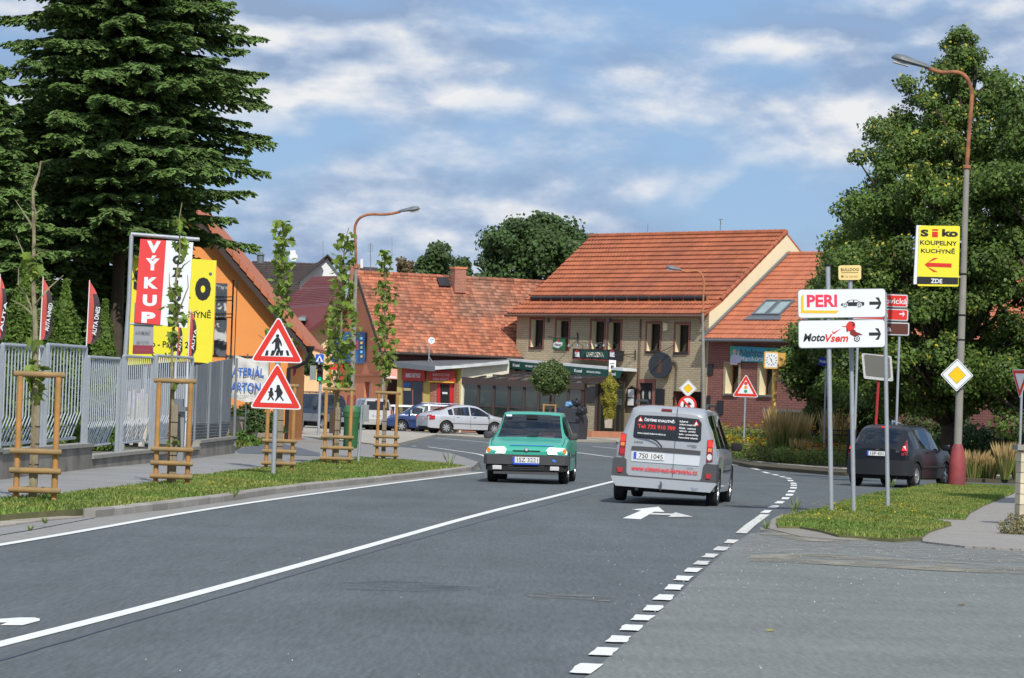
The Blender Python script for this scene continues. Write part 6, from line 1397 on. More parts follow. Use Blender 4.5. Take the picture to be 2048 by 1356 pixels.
for x in (440, 478, 512, 540, 572): zz3(o1, 'zebra_bar', [(x + 8, 948), (x + 24, 948), (x + (34 if x > 560 else 20), 984), (x + (16 if x > 560 else -2), 984)], .009)
zz3(o2, 'girl_body', [(474, 1216), (490, 1216), (494, 1232), (500, 1252), (488, 1258), (502, 1284), (494, 1288), (480, 1264), (468, 1282), (458, 1290), (458, 1280), (470, 1262), (464, 1254), (470, 1240), (458, 1228), (472, 1226)])
c = Lw(400 + 483 / 3.389, 420 + 1210 / 3.389); disc(o2, 'girl_head', c[0], c[1], .028, m_signk, .0105)
zz3(o2, 'boy_body', [(520, 1200), (542, 1200), (552, 1215), (562, 1235), (554, 1250), (548, 1256), (562, 1280), (570, 1284), (560, 1292), (540, 1262), (524, 1280), (512, 1294), (508, 1286), (520, 1262), (518, 1232), (508, 1232), (504, 1226), (514, 1218)])
c = Lw(400 + 530 / 3.389, 420 + 1194 / 3.389); disc(o2, 'boy_head', c[0], c[1], .036, m_signk, .0105)
# traffic light warning sign in the flower bed
tb = G(1487, 905, .1); tb = at(1487, 905, 112); sT = F_PX / 112
tw_ = thing('warning_sign', 'red triangle traffic light warning sign standing in the flower bed', 'road sign', (tb.x, tb.y, .1), 0)
zb_ = at(1487, 794, 112).z - .1
w = MB(); w.cyl((0, .05, -.1), (0, .05, zb_ + .6), .035, n=10); w.build('post', m_galv, tw_, smooth=True)
o = warning(tw_, .0, zb_, .92, .80)
for k, c_ in enumerate(((.7, .04, .03), (.85, .30, .04), (.02, .30, .15))): disc(o, 'lamp_symbol', 0, zb_ + .47 - k * .135, .058, mat('symbol_%s' % ('red', 'amber', 'green')[k], c_, .4), .010)
# priority + no-right-turn near the van
nb2 = at(1376, 900, 118); sN = F_PX / 118
t_ = priority_sign('small priority diamond above a no right turn disc by the van', 1376, 777, 118, 18 / sN)
z = t_.location.z
w = MB(); w.cyl((0, .05, -z), (0, .05, .1), .032, n=10); w.build('post', m_galv, t_, smooth=True)
cz = -33 / sN
disc(t_, 'no_turn_plate', 0, cz, 18.5 / sN, m_signr, .0, 24); disc(t_, 'white_field', 0, cz, 14 / sN, m_signw, .004, 24)
plate(t_, 'arrow', [(-.14, cz - .12), (-.07, cz - .12), (-.07, cz - .0), (.03, cz - .0), (.03, cz - .07), (.15, cz + .04), (.03, cz + .14), (.03, cz + .07), (-.14, cz + .07)], m_signk, .007, .002)
plate(t_, 'red_bar', [(-.22, cz + .17), (-.17, cz + .22), (.22, cz - .17), (.17, cz - .22)], m_signr, .010, .002)
# no stopping sign
t_ = thing('no_stopping_sign', 'round red and blue no stopping sign half hidden by the triangles', 'road sign', tuple(at(579, 741, 115)))
disc(t_, 'plate', 0, 0, 13.5 / 56.5, m_signr, 0, 22); disc(t_, 'blue_field', 0, 0, 10 / 56.5, mat('sign_blue', (.02, .10, .60), .4), .004, 22)
for s in (1, -1): plate(t_, 'red_bar', [(-.15 * s - .02, -.13), (-.15 * s + .02, -.15), (.15 * s + .02, .13), (.15 * s - .02, .15)], m_signr, .008, .002)
w = MB(); w.cyl((0, .05, -t_.location.z), (0, .05, .1), .03, n=8); w.build('post', m_galv, t_)
# crossing sign + traffic light
tl_ = thing('traffic_light', 'dark traffic light showing green with small blue crossing sign on top', 'traffic light', (at(639, 800, 134).x, 134, 0)); sT2 = F_PX / 134
def Lt(px, py): p = at(px, py, 134) - tl_.location; return (p.x, p.z)
w = MB(); w.cyl((0, .1, 0), (0, .1, Lt(639, 690)[1]), .06, n=10); w.build('post', m_galv, tl_, smooth=True)
a, b = Lt(635, 763), Lt(645, 729); w = MB(); w.box(((a[0] + b[0]) / 2, 0, (a[1] + b[1]) / 2), (b[0] - a[0] + .06, .14, b[1] - a[1])); hs_ = w.build('housing', m_signk, tl_)
for k in range(3):
 cz = b[1] - (b[1] - a[1]) * (k + .5) / 3; disc(hs_, 'signal_lens', (a[0] + b[0]) / 2, cz, .085, mat('lit_green', (.03, .45, .25), .3, emit=((.02, .8, .35), .5)) if k == 2 else mat('unlit_lens', (.05, .02, .02), .3), .078)
 w = MB(); n_ = 8; c_ = (a[0] + b[0]) / 2
 for i in range(n_): t0, t1 = PI * i / n_, PI * (i + 1) / n_; w.face([(c_ + .1 * math.cos(t0), -.07, cz + .1 * math.sin(t0)), (c_ + .1 * math.cos(t1), -.07, cz + .1 * math.sin(t1)), (c_ + .1 * math.cos(t1), -.2, cz + .1 * math.sin(t1)), (c_ + .1 * math.cos(t0), -.2, cz + .1 * math.sin(t0))])
 w.build('visor', m_signk, hs_)
w = MB(); w.box((Lt(626, 745)[0], 0, (a[1] + b[1]) / 2), (.25, .12, .6)); w.build('side_housing', m_backing, tl_)
a, b = Lt(631, 725), Lt(648, 709); plate(tl_, 'crossing_plate', rrect(a[0], a[1], b[0], b[1], .03), MATS['sign_blue'], .05, .02); m0 = (a[0] + b[0]) / 2; plate(tl_, 'white_field', [(m0 - .15, a[1] + .04), (m0 + .15, a[1] + .04), (m0, b[1] - .03)], m_signw, .054, .002)
plate(tl_, 'pedestrian', [(m0 - .05, a[1] + .05), (m0 + .05, a[1] + .05), (m0 + .02, a[1] + .2), (m0 - .02, a[1] + .2)], m_signk, .057, .002)
# red display stand near the lamp, partly behind leaves
rb = thing('advert_stand', 'red advertising panel standing behind the leafy young tree', 'sign', (at(672, 800, 140).x, 140, 0))
def Lq(px, py): p = at(px, py, 140) - rb.location; return (p.x, p.z)
a, b = Lq(656, 780), Lq(686, 729); w = MB(); w.box(((a[0] + b[0]) / 2, 0, (a[1] + b[1]) / 2), (b[0] - a[0], .12, b[1] - a[1])); w.build('panel', m_signr, rb)
a, b = Lq(662, 778), Lq(679, 740); w = MB(); w.box(((a[0] + b[0]) / 2, -.07, (a[1] + b[1]) / 2), (b[0] - a[0], .02, b[1] - a[1])); w.build('poster', mat('peach_poster', (.75, .45, .33), .6), rb)
w = MB(); w.box((0, 0, .6), (.5, .08, 1.2)); w.build('leg', m_brown, rb)
# internet billboard on the gable wall
P_, u_ = gp; ng = Vector((-u_.y, u_.x, 0)) * 1
if ng.y > 0: ng = -ng
def gpt(px, py, d=.06): return onplane(px, py, P_, u_) + ng * d
ib = thing('billboard', 'dark blue internet provider billboard on the terracotta gable', 'billboard')
w = MB(); w.prism([gpt(668, 725), gpt(732, 727), gpt(735, 665), gpt(670, 663)], ng * .06); w.build('board', mat('billboard_blue', (.01, .06, .22), .5, .3, 1.5, col2=(.06, .20, .45)), ib)
w = MB(); w.prism([gpt(704, 699, .125), gpt(721, 699.5, .125), gpt(721, 682, .125), gpt(705, 681.5, .125)], ng * .01); w.build('pink_block', mat('pink_block', (.60, .05, .14), .5), ib)
ux_ = (gpt(721, 690) - gpt(705, 690)).normalized()
for s_, px, py, w__, h__ , mm in (('INTERNET', 713, 690, .55, .24, m_signw), ('777 023', 711, 708, .6, .2, m_signw), ('www.net.cz', 712, 720, .7, .12, m_signw)): lettering(ib, s_, 0, 0, w__, h__, mm, .0, .02, frame=(gpt(px, py, .14), ux_, Vector((0, 0, 1)), ng))
for k in range(5): w = MB(); a, b = gpt(726, 680 + k * 9, .13), gpt(730, 674 + k * 9, .13); w.box((a + b) / 2, (.12, .12, .12)); w.build('icon', [mat('icon_sky', (.2, .5, .75)), mat('icon_gold', (.6, .45, .1)), mat('icon_green', (.2, .45, .1))][k % 3], ib)
# small pink board beside the young tree + roof roundel
pk_ = thing('shop_sign', 'pale pink square sign beside the yellow shop corner', 'sign', tuple(at(780, 748, 159))); plate(pk_, 'board', [(-.35, -.22), (.37, -.24), (.35, .26), (-.32, .28)], mat('salmon_board', (.72, .34, .26), .5), 0, .05); plate(pk_, 'white_stripe', [(-.25, -.17), (.3, -.18), (.3, -.12), (-.25, -.11)], m_signw, .004, .002); w = MB(); w.cyl((-.3, .08, -3.3), (-.3, .08, .3), .06, n=8); w.build('post', m_galv, pk_)
rd = thing('roof_sign', 'small round white sign on a post on the annex roof', 'sign', tuple(at(863, 681, 162)))
disc(rd, 'disc', 0, 0, .17, m_signw, 0, 18); lettering(rd, 'ALTO', 0, .04, .2, .06, MATS['sign_blue'], .004, .02); lettering(rd, 'T', 0, -.07, .05, .07, MATS['sign_blue'], .004, .02)
w = MB(); w.tube([(-.1, .05, -1.15), (-.1, .05, 0)], .03, 6); w.tube([(-.1, .05, -1.12), (.45, .05, -1.12)], .025, 6); w.tube([(-.1, .05, -.8), (.12, .05, -1.12)], .02, 6); w.build('stand', m_galv, rd)
# clock
ck = thing('street_clock', 'yellow framed square clock on a cream pole by the pink wall', 'clock', (at(1545, 900, 116).x, 116, .1));
def Lk(px, py): p = at(px, py, 116) - ck.location; return (p.x, p.z)
m_ckf = mat('clock_yellow', (.72, .42, .09), .5)
w = MB(); w.cyl((0, 0, 0), (0, 0, Lk(1546, 736)[1]), .085, n=14); w.build('pole', m_ckf, ck, smooth=True)
a, b = Lk(1527, 737), Lk(1557, 704); w = MB(); w.prism([(x, -.22, z) for x, z in rrect(a[0], a[1], b[0], b[1], .06)], (.0, .44, 0)); w.build('case', m_ckf, ck)
w = MB(); w.prism([(b[0] + .01, -.19, a[1] + .08), (b[0] + .27, .05, a[1] + .1), (b[0] + .27, .05, b[1] - .03), (b[0] + .01, -.19, b[1] - .03)], (0, .05, 0)); w.build('side_face', m_ckf, ck)
fc = plate(ck, 'clock_face', rrect(a[0] + .04, a[1] + .05, b[0] - .04, b[1] - .05, .05), m_signw, .225, .01); cx, cz = (a[0] + b[0]) / 2, (a[1] + b[1]) / 2
for k in range(12):
 t = k * PI / 6; r0, r1 = (.15, .2); w_ = .012; c_, s__ = math.sin(t), math.cos(t); plate(fc, 'hour_mark', [(cx + c_ * r0 - s__ * w_, cz + s__ * r0 + c_ * w_), (cx + c_ * r1 - s__ * w_, cz + s__ * r1 + c_ * w_), (cx + c_ * r1 + s__ * w_, cz + s__ * r1 - c_ * w_), (cx + c_ * r0 + s__ * w_, cz + s__ * r0 - c_ * w_)], m_signk, .23, .002)
for t, r_, w_ in ((rad(163), .17, .011), (rad(322), .12, .016)):
 c_, s__ = math.sin(t), math.cos(t); plate(fc, 'hand', [(cx - s__ * w_, cz + c_ * w_), (cx + c_ * r_, cz + s__ * r_), (cx + s__ * w_, cz - c_ * w_)], m_signk, .235, .002)
w = MB(); w.tube([(0, -.05, Lk(1546, 763)[1]), (.28, -.05, Lk(1546, 763)[1])], .02, 6); w.build('bracket', m_galv, ck)
# street name plate, traffic mirror
sn = thing('street_name_sign', 'small dark blue street name plate in the tree shade', 'sign', tuple(at(1647, 723, 106))); plate(sn, 'plate', [(-.16, -.13), (.2, -.13), (.2, .13), (-.16, .12)], mat('enamel_blue', (.01, .03, .35), .4), 0, .02); lettering(sn, 'Pražská', .02, 0, .28, .1, m_signw, .004, .02); w = MB(); w.cyl((.1, .05, -sn.location.z), (.1, .05, .2), .03, n=8); w.build('post', m_galv, sn)
tm = thing('traffic_mirror', 'tilted traffic mirror on a red pole behind the sign posts', 'mirror', (at(1754, 900, 92).x, 92, 0), tilt=rad(2))
def Lm(px, py): p = at(px, py, 92) - tm.location; return (p.x, p.z)
w = MB(); a = Lm(1752, 850); b = Lm(1757, 765); w.tube([(a[0], .1, 0), (a[0], .1, a[1]), (b[0], .1, b[1]), (b[0] + .02, .1, b[1] + .8)], .04, 8); w.build('pole', mat('red_pole', (.40, .03, .03), .5), tm, smooth=True)
plate(tm, 'rim', rpoly([Lm(*p) for p in [(1727, 757), (1722, 706), (1782, 712), (1786, 763)]], .06), mat('mirror_rim', (.5, .5, .5), .5, .3, 20), .0, .06)
mg = MB(); q = [Lm(*p) for p in [(1731, 751), (1727, 708), (1778, 714), (1781, 757)]]; mg.prism([(x, -.008, z) for x, z in rpoly(q, .06)], (0, .004, 0)); mo = mg.build('mirror_glass', mat('mirror_silver', (.55, .56, .57), .04, 0, metal=1.0), tm)
# small grey cctv/lamp box on post near the pink wall
# --- tree guards with young maples
m_leaf_y = mat('young_leaf', (.165, .24, .035), .6, .15, 6, tint=.45, trans=.3)
m_leaf_yl = mat('yellow_leaf', (.45, .40, .04), .6, .15, 6, tint=.2, trans=.3)
LEAF5 = [(0, 0), (.16, .05), (.42, -.02), (.36, .2), (.6, .42), (.3, .48), (.24, .66), (0, 1.0), (-.24, .66), (-.3, .48), (-.6, .42), (-.36, .2), (-.42, -.02), (-.16, .05)]
def lobed(mb, c, s, rot):
 mb.add([rot @ Vector((x * s, y * s, -abs(x) * s * .25)) + c for x, y in LEAF5], [(0, 1, 2, 3), (0, 3, 4, 5, 6, 7), (0, 7, 8, 9, 10, 11), (0, 11, 12, 13)])
m_wood2 = mat('weathered_pine', (.30, .185, .07), .8, .18, 5, bump=.3, bs=40, col2=(.24, .17, .08))
def rail(root, p, q, r, name):
 p, q = Vector(p), Vector(q); d = (q - p).normalized(); w = MB(); w.tube([p, p + d * .02, q - d * .02, q], [r * .8, r, r, r * .8], 12); return w.build(name, m_wood2, root, smooth=True, angle=60)
def guard(px0, px1, pyb, H, hts, label_):
 g0 = G((px0 + px1) / 2, pyb, HK - .02); sc = F_PX / g0.y; W = (px1 - px0) / sc
 t = thing('tree_guard', label_, 'tree guard', (g0.x, g0.y, HK - .02), 0, 'tree guards on the verge'); r = .042; wx = W / 2 - .09
 pos = [(-wx, 0), (wx, 0), (-wx + W * .25, W * .75)]
 if px0 < 400: pos[2] = (-wx + W * .24, W * .75)
 for x, y in pos: w = MB(); w.cyl((x, y, -.15), (x, y, H - .03), r, n=12); w.build('post', m_wood, t, smooth=True, angle=60)
 rail(t, (-W / 2, -.0, H), (W / 2, -.0, H), .042, 'top_rail')
 for z in hts:
  rail(t, (-W / 2, -.075, z), (W / 2, -.075, z), .042, 'rail')
  rail(t, (-wx - .03, .0, z + .0), (pos[2][0] - .05, pos[2][1] + .04, z), .036, 'rail'); rail(t, (wx + .0, .0, z + .0), (pos[2][0] + .1, pos[2][1], z), .036, 'rail')
 return t, g0, sc, W
def young_tree(label_, base, trunk_px, Y, leafs, r0=.035, bare=None, twigs=6, seed=1):
 rr = random.Random(seed); t = thing('young_tree', label_, 'tree', base, 0, 'young staked trees')
 P_ = [at(x, y, Y) - Vector(base) for x, y in trunk_px]; n = len(P_); P_[0].z = -.05
 w = MB(); w.tube(P_, [r0 * (1 - .8 * i / (n - 1)) for i in range(n)], 8); w.build('trunk', m_bark, t, smooth=True)
 fol = MB(); tw = MB()
 top = P_[-1].z; sc = F_PX / Y
 def pt(z):
  for a, b in zip(P_, P_[1:]):
   if a.z <= z <= b.z: return a.lerp(b, (z - a.z) / max(b.z - a.z, 1e-4))
  return P_[-1]
 for (y0, y1, wd, cnt) in leafs:          # photo rows from..to, half width px, number of leaves
  for k in range(cnt):
   y = rr.uniform(y0, y1); z = (at(trunk_px[0][0], y, Y) - Vector(base)).z; c = pt(z)
   rad_ = wd / sc * math.sqrt(rr.random()) * (1 - .25 * abs((y - (y0 + y1) / 2) / (y1 - y0) * 2)); a = rr.uniform(0, 2 * PI)
   p = c + Vector((math.cos(a) * rad_, math.sin(a) * rad_, 0));
   rot = Matrix.Rotation(rr.uniform(0, 6.28), 3, 'Z') @ Matrix.Rotation(rr.uniform(-1.9, -.2), 3, 'X') @ Matrix.Rotation(rr.uniform(-.5, .5), 3, 'Y')
   lobed(fol, p, rr.uniform(.10, .19), rot)
   if k % 7 == 0: tw.tube([c - Vector((0, 0, rad_ * .9)), c.lerp(p, .5) - Vector((0, 0, rad_ * .2)), p], [.012, .008, .003], 5)
 for b in (bare or []):
  q = [at(x, y, Y) - Vector(base) for x, y in b]; q = [v + Vector((0, rr.uniform(-.2, .2) * (i > 0), 0)) for i, v in enumerate(q)]; tw.tube(q, [.018 * (1 - .7 * i / (len(q) - 1)) for i in range(len(q))], 5)
 if fol.v: fol.build('foliage', m_leaf_y, t, kind='stuff')
 if tw.v: tw.build('branches', m_bark, t, smooth=True, kind='stuff')
 return t
G_ = []
H1 = 250
def stake(root_base, x, H, label_):
 t = thing('stake', label_, 'stake', root_base, 0, 'grey wooden tree stakes'); w = MB(); w.prism([(x - .055, -.03, 0), (x + .055, -.03, 0), (x + .055, .03, 0), (x - .055, .03, 0)], (.0, 0, H)); w.build('plank', m_wood_g, t)
 for z in (.5, H * .6, H * .78): w = MB(); w.box((x, 0, z), (.125, .075, .012)); w.build('wire', m_dark, t)
 return t
gspec = [((18, 121), 1004, 1.72, (.16, .42, .68), 'nearest tree guard at the photo edge before the striped fence'),
         ((300, 385), 971, 1.74, (.15, .37, .60), 'tree guard in front of the fence below the red pillar sign'),
         ((523, 592), 941, 1.78, (.15, .40, .62), 'tree guard right behind the triangle warning signs'),
         ((640, 706), 931, 1.77, (.16, .41, .66), 'tree guard beside the green litter bin'),
         ((746, 797), 922, 1.75, (.15, .40, .62), 'farthest tree guard at the tip of the verge')]
for (a, b), yb_, H, hts, lb_ in gspec: G_.append(guard(a, b, yb_, H, hts, lb_))
Yt = [g[1].y + .28 for g in G_]
def base_of(i, px): g = G_[i][1]; p = at(px, 900, Yt[i]); return (p.x, p.y, HK - .02)
young_tree('nearly bare young tree with a crooked leader in the nearest guard', base_of(0, 66), [(66, 980), (68, 850), (72, 740), (70, 640), (66, 560), (68, 480), (66, 380), (78, 345), (82, 322)], Yt[0], [(715, 745, 22, 16), (745, 795, 22, 22), (500, 560, 15, 22), (480, 520, 22, 6), (655, 690, 20, 4)], .05,
           [[(66, 625), (50, 590), (38, 570), (34, 535)], [(66, 630), (48, 612), (25, 600)], [(68, 570), (50, 520), (30, 470)], [(68, 612), (85, 595), (100, 575), (125, 550)], [(68, 460), (55, 440), (30, 400)], [(68, 450), (72, 420), (62, 400)], [(68, 430), (80, 420)]], seed=3)
young_tree('thin young tree with sparse leaves before the red pillar sign', base_of(1, 344), [(346, 950), (346, 820), (344, 770), (344, 700), (350, 620), (352, 560), (360, 500), (358, 440), (364, 405)], Yt[1], [(430, 460, 12, 6), (470, 500, 14, 12), (500, 700, 11, 28), (600, 640, 30, 16), (570, 620, 16, 10), (755, 775, 14, 6), (870, 900, 12, 8)], .035,
           [[(352, 640), (365, 610), (378, 575), (376, 550)], [(350, 600), (340, 570), (338, 545)], [(350, 650), (375, 630), (395, 620)], [(355, 550), (365, 530), (378, 520)]], seed=4)
young_tree('leafy young tree rising above the triangle warning signs', base_of(2, 556), [(556, 925), (556, 800), (560, 700), (563, 620), (564, 560), (566, 500), (564, 440)], Yt[2], [(438, 500, 24, 60), (500, 530, 27, 36), (520, 600, 22, 75), (600, 660, 26, 45), (655, 700, 40, 34)], .035, [[(560, 700), (530, 680), (518, 670)]], seed=5)
young_tree('bushy leafed young tree beside the green litter bin', base_of(3, 676), [(674, 920), (676, 800), (680, 700), (684, 620), (686, 540), (690, 480), (698, 455)], Yt[3], [(462, 500, 20, 34), (485, 530, 26, 36), (530, 600, 28, 75), (600, 700, 42, 170), (690, 775, 36, 120)], .04, None, seed=6)
young_tree('slender leafy young tree in the farthest guard', base_of(4, 770), [(766, 912), (768, 820), (770, 740), (770, 640), (770, 560), (770, 500)], Yt[4], [(496, 550, 17, 60), (560, 640, 22, 95), (640, 740, 27, 150), (740, 768, 16, 14)], .035, None, seed=7)
stake(base_of(0, 69), 0, 1.3, 'broad grey stake beside the crooked young tree'); stake(base_of(1, 347), 0, 1.35, 'grey stake tied to the sparse young tree'); stake(base_of(2, 560), .0, 1.35, 'grey stake behind the triangle sign post'); stake(base_of(3, 673), 0, 1.35, 'grey stake tied to the bushy young tree'); stake(base_of(4, 767), 0, 1.3, 'grey stake in the farthest guard')

# --- litter bin and meter post
bb_ = G(700, 925, HK - .02); sB = F_PX / bb_.y
bn_ = thing('litter_bin', 'dark green plastic litter bin hung on a grey steel post', 'litter bin', (bb_.x, bb_.y + .05, HK - .02))
w = MB(); z0, z1 = .35, 1.28; w.lathe([(.001, z0), (.15, z0), (.165, z0 + .1), (.19, z1 - .2), (.195, z1 - .18), (.205, z1 - .17), (.21, z1)], 20); w.build('bucket', mat('bin_green', (.035, .13, .045), .5, .1, 5), bn_, smooth=True, angle=30)
w = MB(); w.lathe([(.215, z1 - .05), (.215, z1), (.18, z1 + .1), (.001, z1 + .13)], 20); w.build('lid', mat('lid_green', (.045, .16, .06), .5, .1, 5), bn_, smooth=True)
px_ = (716 - 700) / sB
w = MB(); w.cyl((px_ + .0, 0, 0), (px_ + .05, 0, 1.42), .035, n=12); w.build('post', m_galv, bn_, smooth=True)
w = MB(); w.box((px_ + .15, .0, 1.22), (.14, .15, .42)); w.build('dispenser_box', m_backing, bn_)
w = MB(); w.box((-.16, .12, .75), (.06, .1, .9)); w.build('back_panel', m_brown, bn_)

# --- fence along the left pavement
m_fbar = mat('fence_bar', (.40, .44, .49), .5, .1, 6, metal=.15, fine=.06, fs=30)
m_fsheet = mat('fence_sheet', (.19, .21, .23), .6, .14, 2, streak=(3, (1, 1, .2), .12))
m_wallc = mat('old_concrete', (.25, .23, .20), .95, .25, 1.6, bump=.7, bs=14, col2=(.16, .15, .125))
m_cope = mat('coping_concrete', (.27, .26, .23), .95, .18, 3, bump=.5, bs=30)
fence = thing('steel_fence', 'pale steel bar fence with bent bars on a low concrete wall', 'fence', (0, 0, 0))
WF = [G(x, y, HK) for x, y in [(-420, 1000), (0, 957), (119, 944), (183, 935), (305, 924), (398, 914), (470, 905)]]
def wall_seg(a, b, h0, h1, name='wall_section'):
 d = (b - a); d.z = 0; d.normalize(); n = Vector((-d.y, d.x, 0))
 if n.y < 0: n = -n
 w = MB(); w.prism([(a.x, a.y, -.1), (b.x, b.y, -.1), (b.x, b.y, h1), (a.x, a.y, h0)], n * .25); w.build(name, m_wallc, fence)
 w = MB(); w.prism([a - n * .04 + Vector((0, 0, h0 - a.z)), b - n * .04 + Vector((0, 0, h1 - b.z)), b + n * .3 + Vector((0, 0, h1 - b.z)), a + n * .3 + Vector((0, 0, h0 - a.z))], (0, 0, .07)); w.build('coping', m_cope, fence)
wall_seg(WF[0], WF[1], .55, .55); wall_seg(WF[1], WF[3], .52, .52); wall_seg(WF[3], WF[4], .28, .32); wall_seg(WF[4], WF[5], .26, .30); wall_seg(WF[5], WF[6], .45, .48)
def pline(px):
 """point of the wall line seen at photo column px"""
 for a, b in zip(WF, WF[1:]):
  u = (b - a); u.z = 0; u.normalize(); p = onplane(px, 800, a, u)
  if (p - a).dot(u) >= -1e-3 and (p - b).dot(u) <= 1e-3: return Vector((p.x, p.y, 0)), u
 return Vector((p.x, p.y, 0)), u
def zpx(p, px, py): return at(px, py, p.y).z
PANELS = [(-120, -20, 690, 900), (-20, 11, 690, 900), (13, 98, 689, 893), (103, 182, 689, 885), (184, 250, 714, 896), (254, 316, 712, 889), (318, 394, 711, 880)]
for (xa, xb, yt, yb) in PANELS:
 pa_, u = pline(xa + 2); pb_, u2 = pline(xb - 2); n = Vector((-u.y, u.x, 0)); n = n if n.y > 0 else -n
 zt_, zb2 = zpx(pa_, xa, yt), zpx(pa_, xa, yb); zt2, zb3 = zpx(pb_, xb, yt + 2), zpx(pb_, xb, yb - 8)
 zt_, zt2, zb2, zb3 = zt_, zt_ * .5 + zt2 * .5, max(zb2, .5), max(zb3, .5)
 off = n * .12
 def PT(t, z, out=0): q = pa_.lerp(pb_, t) + off - n * out; return Vector((q.x, q.y, z))
 w = MB(); w.tube([PT(0, zt_), PT(1, zt2)], .032, 6); w.build('top_rail', m_fbar, fence)
 w = MB(); w.tube([PT(0, zb2 - .0, -.15), PT(1, zb3, -.15)], .03, 6); w.build('bottom_rail', m_fbar, fence)
 kink = .28
 for t in (0, 1):
  q = [PT(t, zt_ if t == 0 else zt2), PT(t, zb2 + (zt_ - zb2) * kink), PT(t, zb2, .0), PT(t, .35)]; w = MB(); w.tube(q, .045, 6); w.build('fence_post', m_galv, fence)
 nbr = max(4, int((xb - xa) / (6.4 if xa < 150 else 4.1)))
 lean_ = -.045 * (1 if xa > 150 else .8)
 for k in range(1, nbr):
  t = k / nbr; z0, z1 = zb2 + (zb3 - zb2) * t, zt_ + (zt2 - zt_) * t; j = R.uniform(-.012, .012)
  w = MB(); q = [PT(t, z1 - .02), PT(t + j * .3, z0 + (z1 - z0) * (kink + R.uniform(-.01, .01))), PT(t + lean_ + j, z0, -.15)]; w.tube(q, .0135, 5); w.build('bar', m_fbar, fence)
 # a couple of horizontal back rails give the shadow ladder
for i, (xa, xb, y0, y1) in enumerate(((396, 422, 732, 884), (423, 446, 726, 880), (447, 470, 722, 876))):
 pa_, u = pline(xa); pb_, _ = pline(xb); n = Vector((-u.y, u.x, 0)); n = n if n.y > 0 else -n; zt_ = zpx(pa_, xa, y0); zt2 = zpx(pb_, xb, y0 - 5); zl = .62
 for nm, z_a, z_b, o1_, o2_ in (('sheet_panel', zl + .32, None, .0, .0), ('sheet_skirt', zl - .08, zl + .31, .10, .0)):
  w = MB(); q0, q1 = pa_ + n * .1, pb_ + n * .1
  za, zb4 = z_a, (zt_ if z_b is None else z_b); zb5 = zt2 if z_b is None else z_b
  pts = [q0 + n * o1_ + Vector((0, 0, za)), q1 + n * o1_ + Vector((0, 0, za)), q1 + n * o2_ + Vector((0, 0, zb5)), q0 + n * o2_ + Vector((0, 0, zb4))]
  w.prism(pts, n * .02); w.build(nm, m_fsheet, fence)
 for k in range(5):
  zz_ = zl - .02 + k * .075; w = MB(); w.tube([pa_ + n * (.07 + .06 * (1 - k / 5)) + Vector((0, 0, zz_)), pb_ + n * (.07 + .06 * (1 - k / 5)) + Vector((0, 0, zz_))], .012, 4); w.build('sheet_rib', m_fsheet, fence)
 w = MB(); w.tube([pa_ + n * .06 + Vector((0, 0, .5)), pa_ + n * .06 + Vector((0, 0, zt_ + .03))], .03, 6); w.build('fence_post', m_fsheet, fence)
w = MB(); p, u = pline(470); w.tube([p + Vector((0, .1, .3)), p + Vector((0, .1, zpx(p, 470, 716)))], .035, 6); w.build('fence_post', m_fsheet, fence)
# meter cabinet in the fence
p, u = pline(357); mc = thing('meter_cabinet', 'battered grey meter box set in the fence behind the second guard', 'cabinet', (p.x, p.y + .0, 0)); s__ = F_PX / p.y
w = MB(); w.box((0, .1, .62), (.30, .3, 1.2)); w.build('cabinet', m_backing, mc); w = MB(); w.box((0, .05, 1.28), (.42, .5, .1)); w.box((-.02, .08, 1.42), (.26, .3, .18)); w.build('cabinet_top', m_zinc, mc); w = MB(); w.prism([(-.12, -.08, .35), (.10, -.08, .35), (.06, -.08, 1.15), (-.12, -.08, 1.1)], (0, .02, 0)); w.build('cabinet_door', m_black, mc)
# gravel glimpse and low wall beyond the fence end
lw = thing('garden_wall', 'low buff rendered wall with coping beyond the fence end', 'wall', (0, 0, 0)); a, b = at(462, 885, 104), at(545, 888, 112)
zc = at(462, 840, 104).z;
w = MB(); w.prism([(a.x - 1, a.y, -.1), (b.x, b.y, -.1), (b.x, b.y, zc), (a.x - 1, a.y, zc)], (0, .3, 0)); w.build('wall', mat('buff_render', (.42, .35, .26), .95, .12, 1.5, bump=.4, bs=20), lw); w = MB(); w.prism([(a.x - 1, a.y - .04, zc), (b.x + .05, b.y - .04, zc), (b.x + .05, b.y + .34, zc), (a.x - 1, a.y + .34, zc)], (0, 0, .09)); w.build('coping', m_cope, lw)
lw2 = thing('garden_wall', 'rough low stone wall stretching behind the triangle signs', 'wall', (0, 0, 0)); a, b = at(545, 850, 128), at(606, 850, 145)
w = MB(); w.prism([(a.x, a.y, -.1), (b.x, b.y, -.1), (b.x, b.y, .85), (a.x, a.y, .85)], (0, .3, 0)); w.build('wall', m_wallc, lw2)
gq = [(G(470, 895)[0] - .3, 93.5), (G(560, 890)[0], 100.5), (at(545, 888, 111.5).x, 111.3), (at(462, 885, 103.5).x - .5, 103.8)]
area('verge_far', gq, m_turf, .10, skirt=.1, label='small grass patch with weeds before the buff wall')
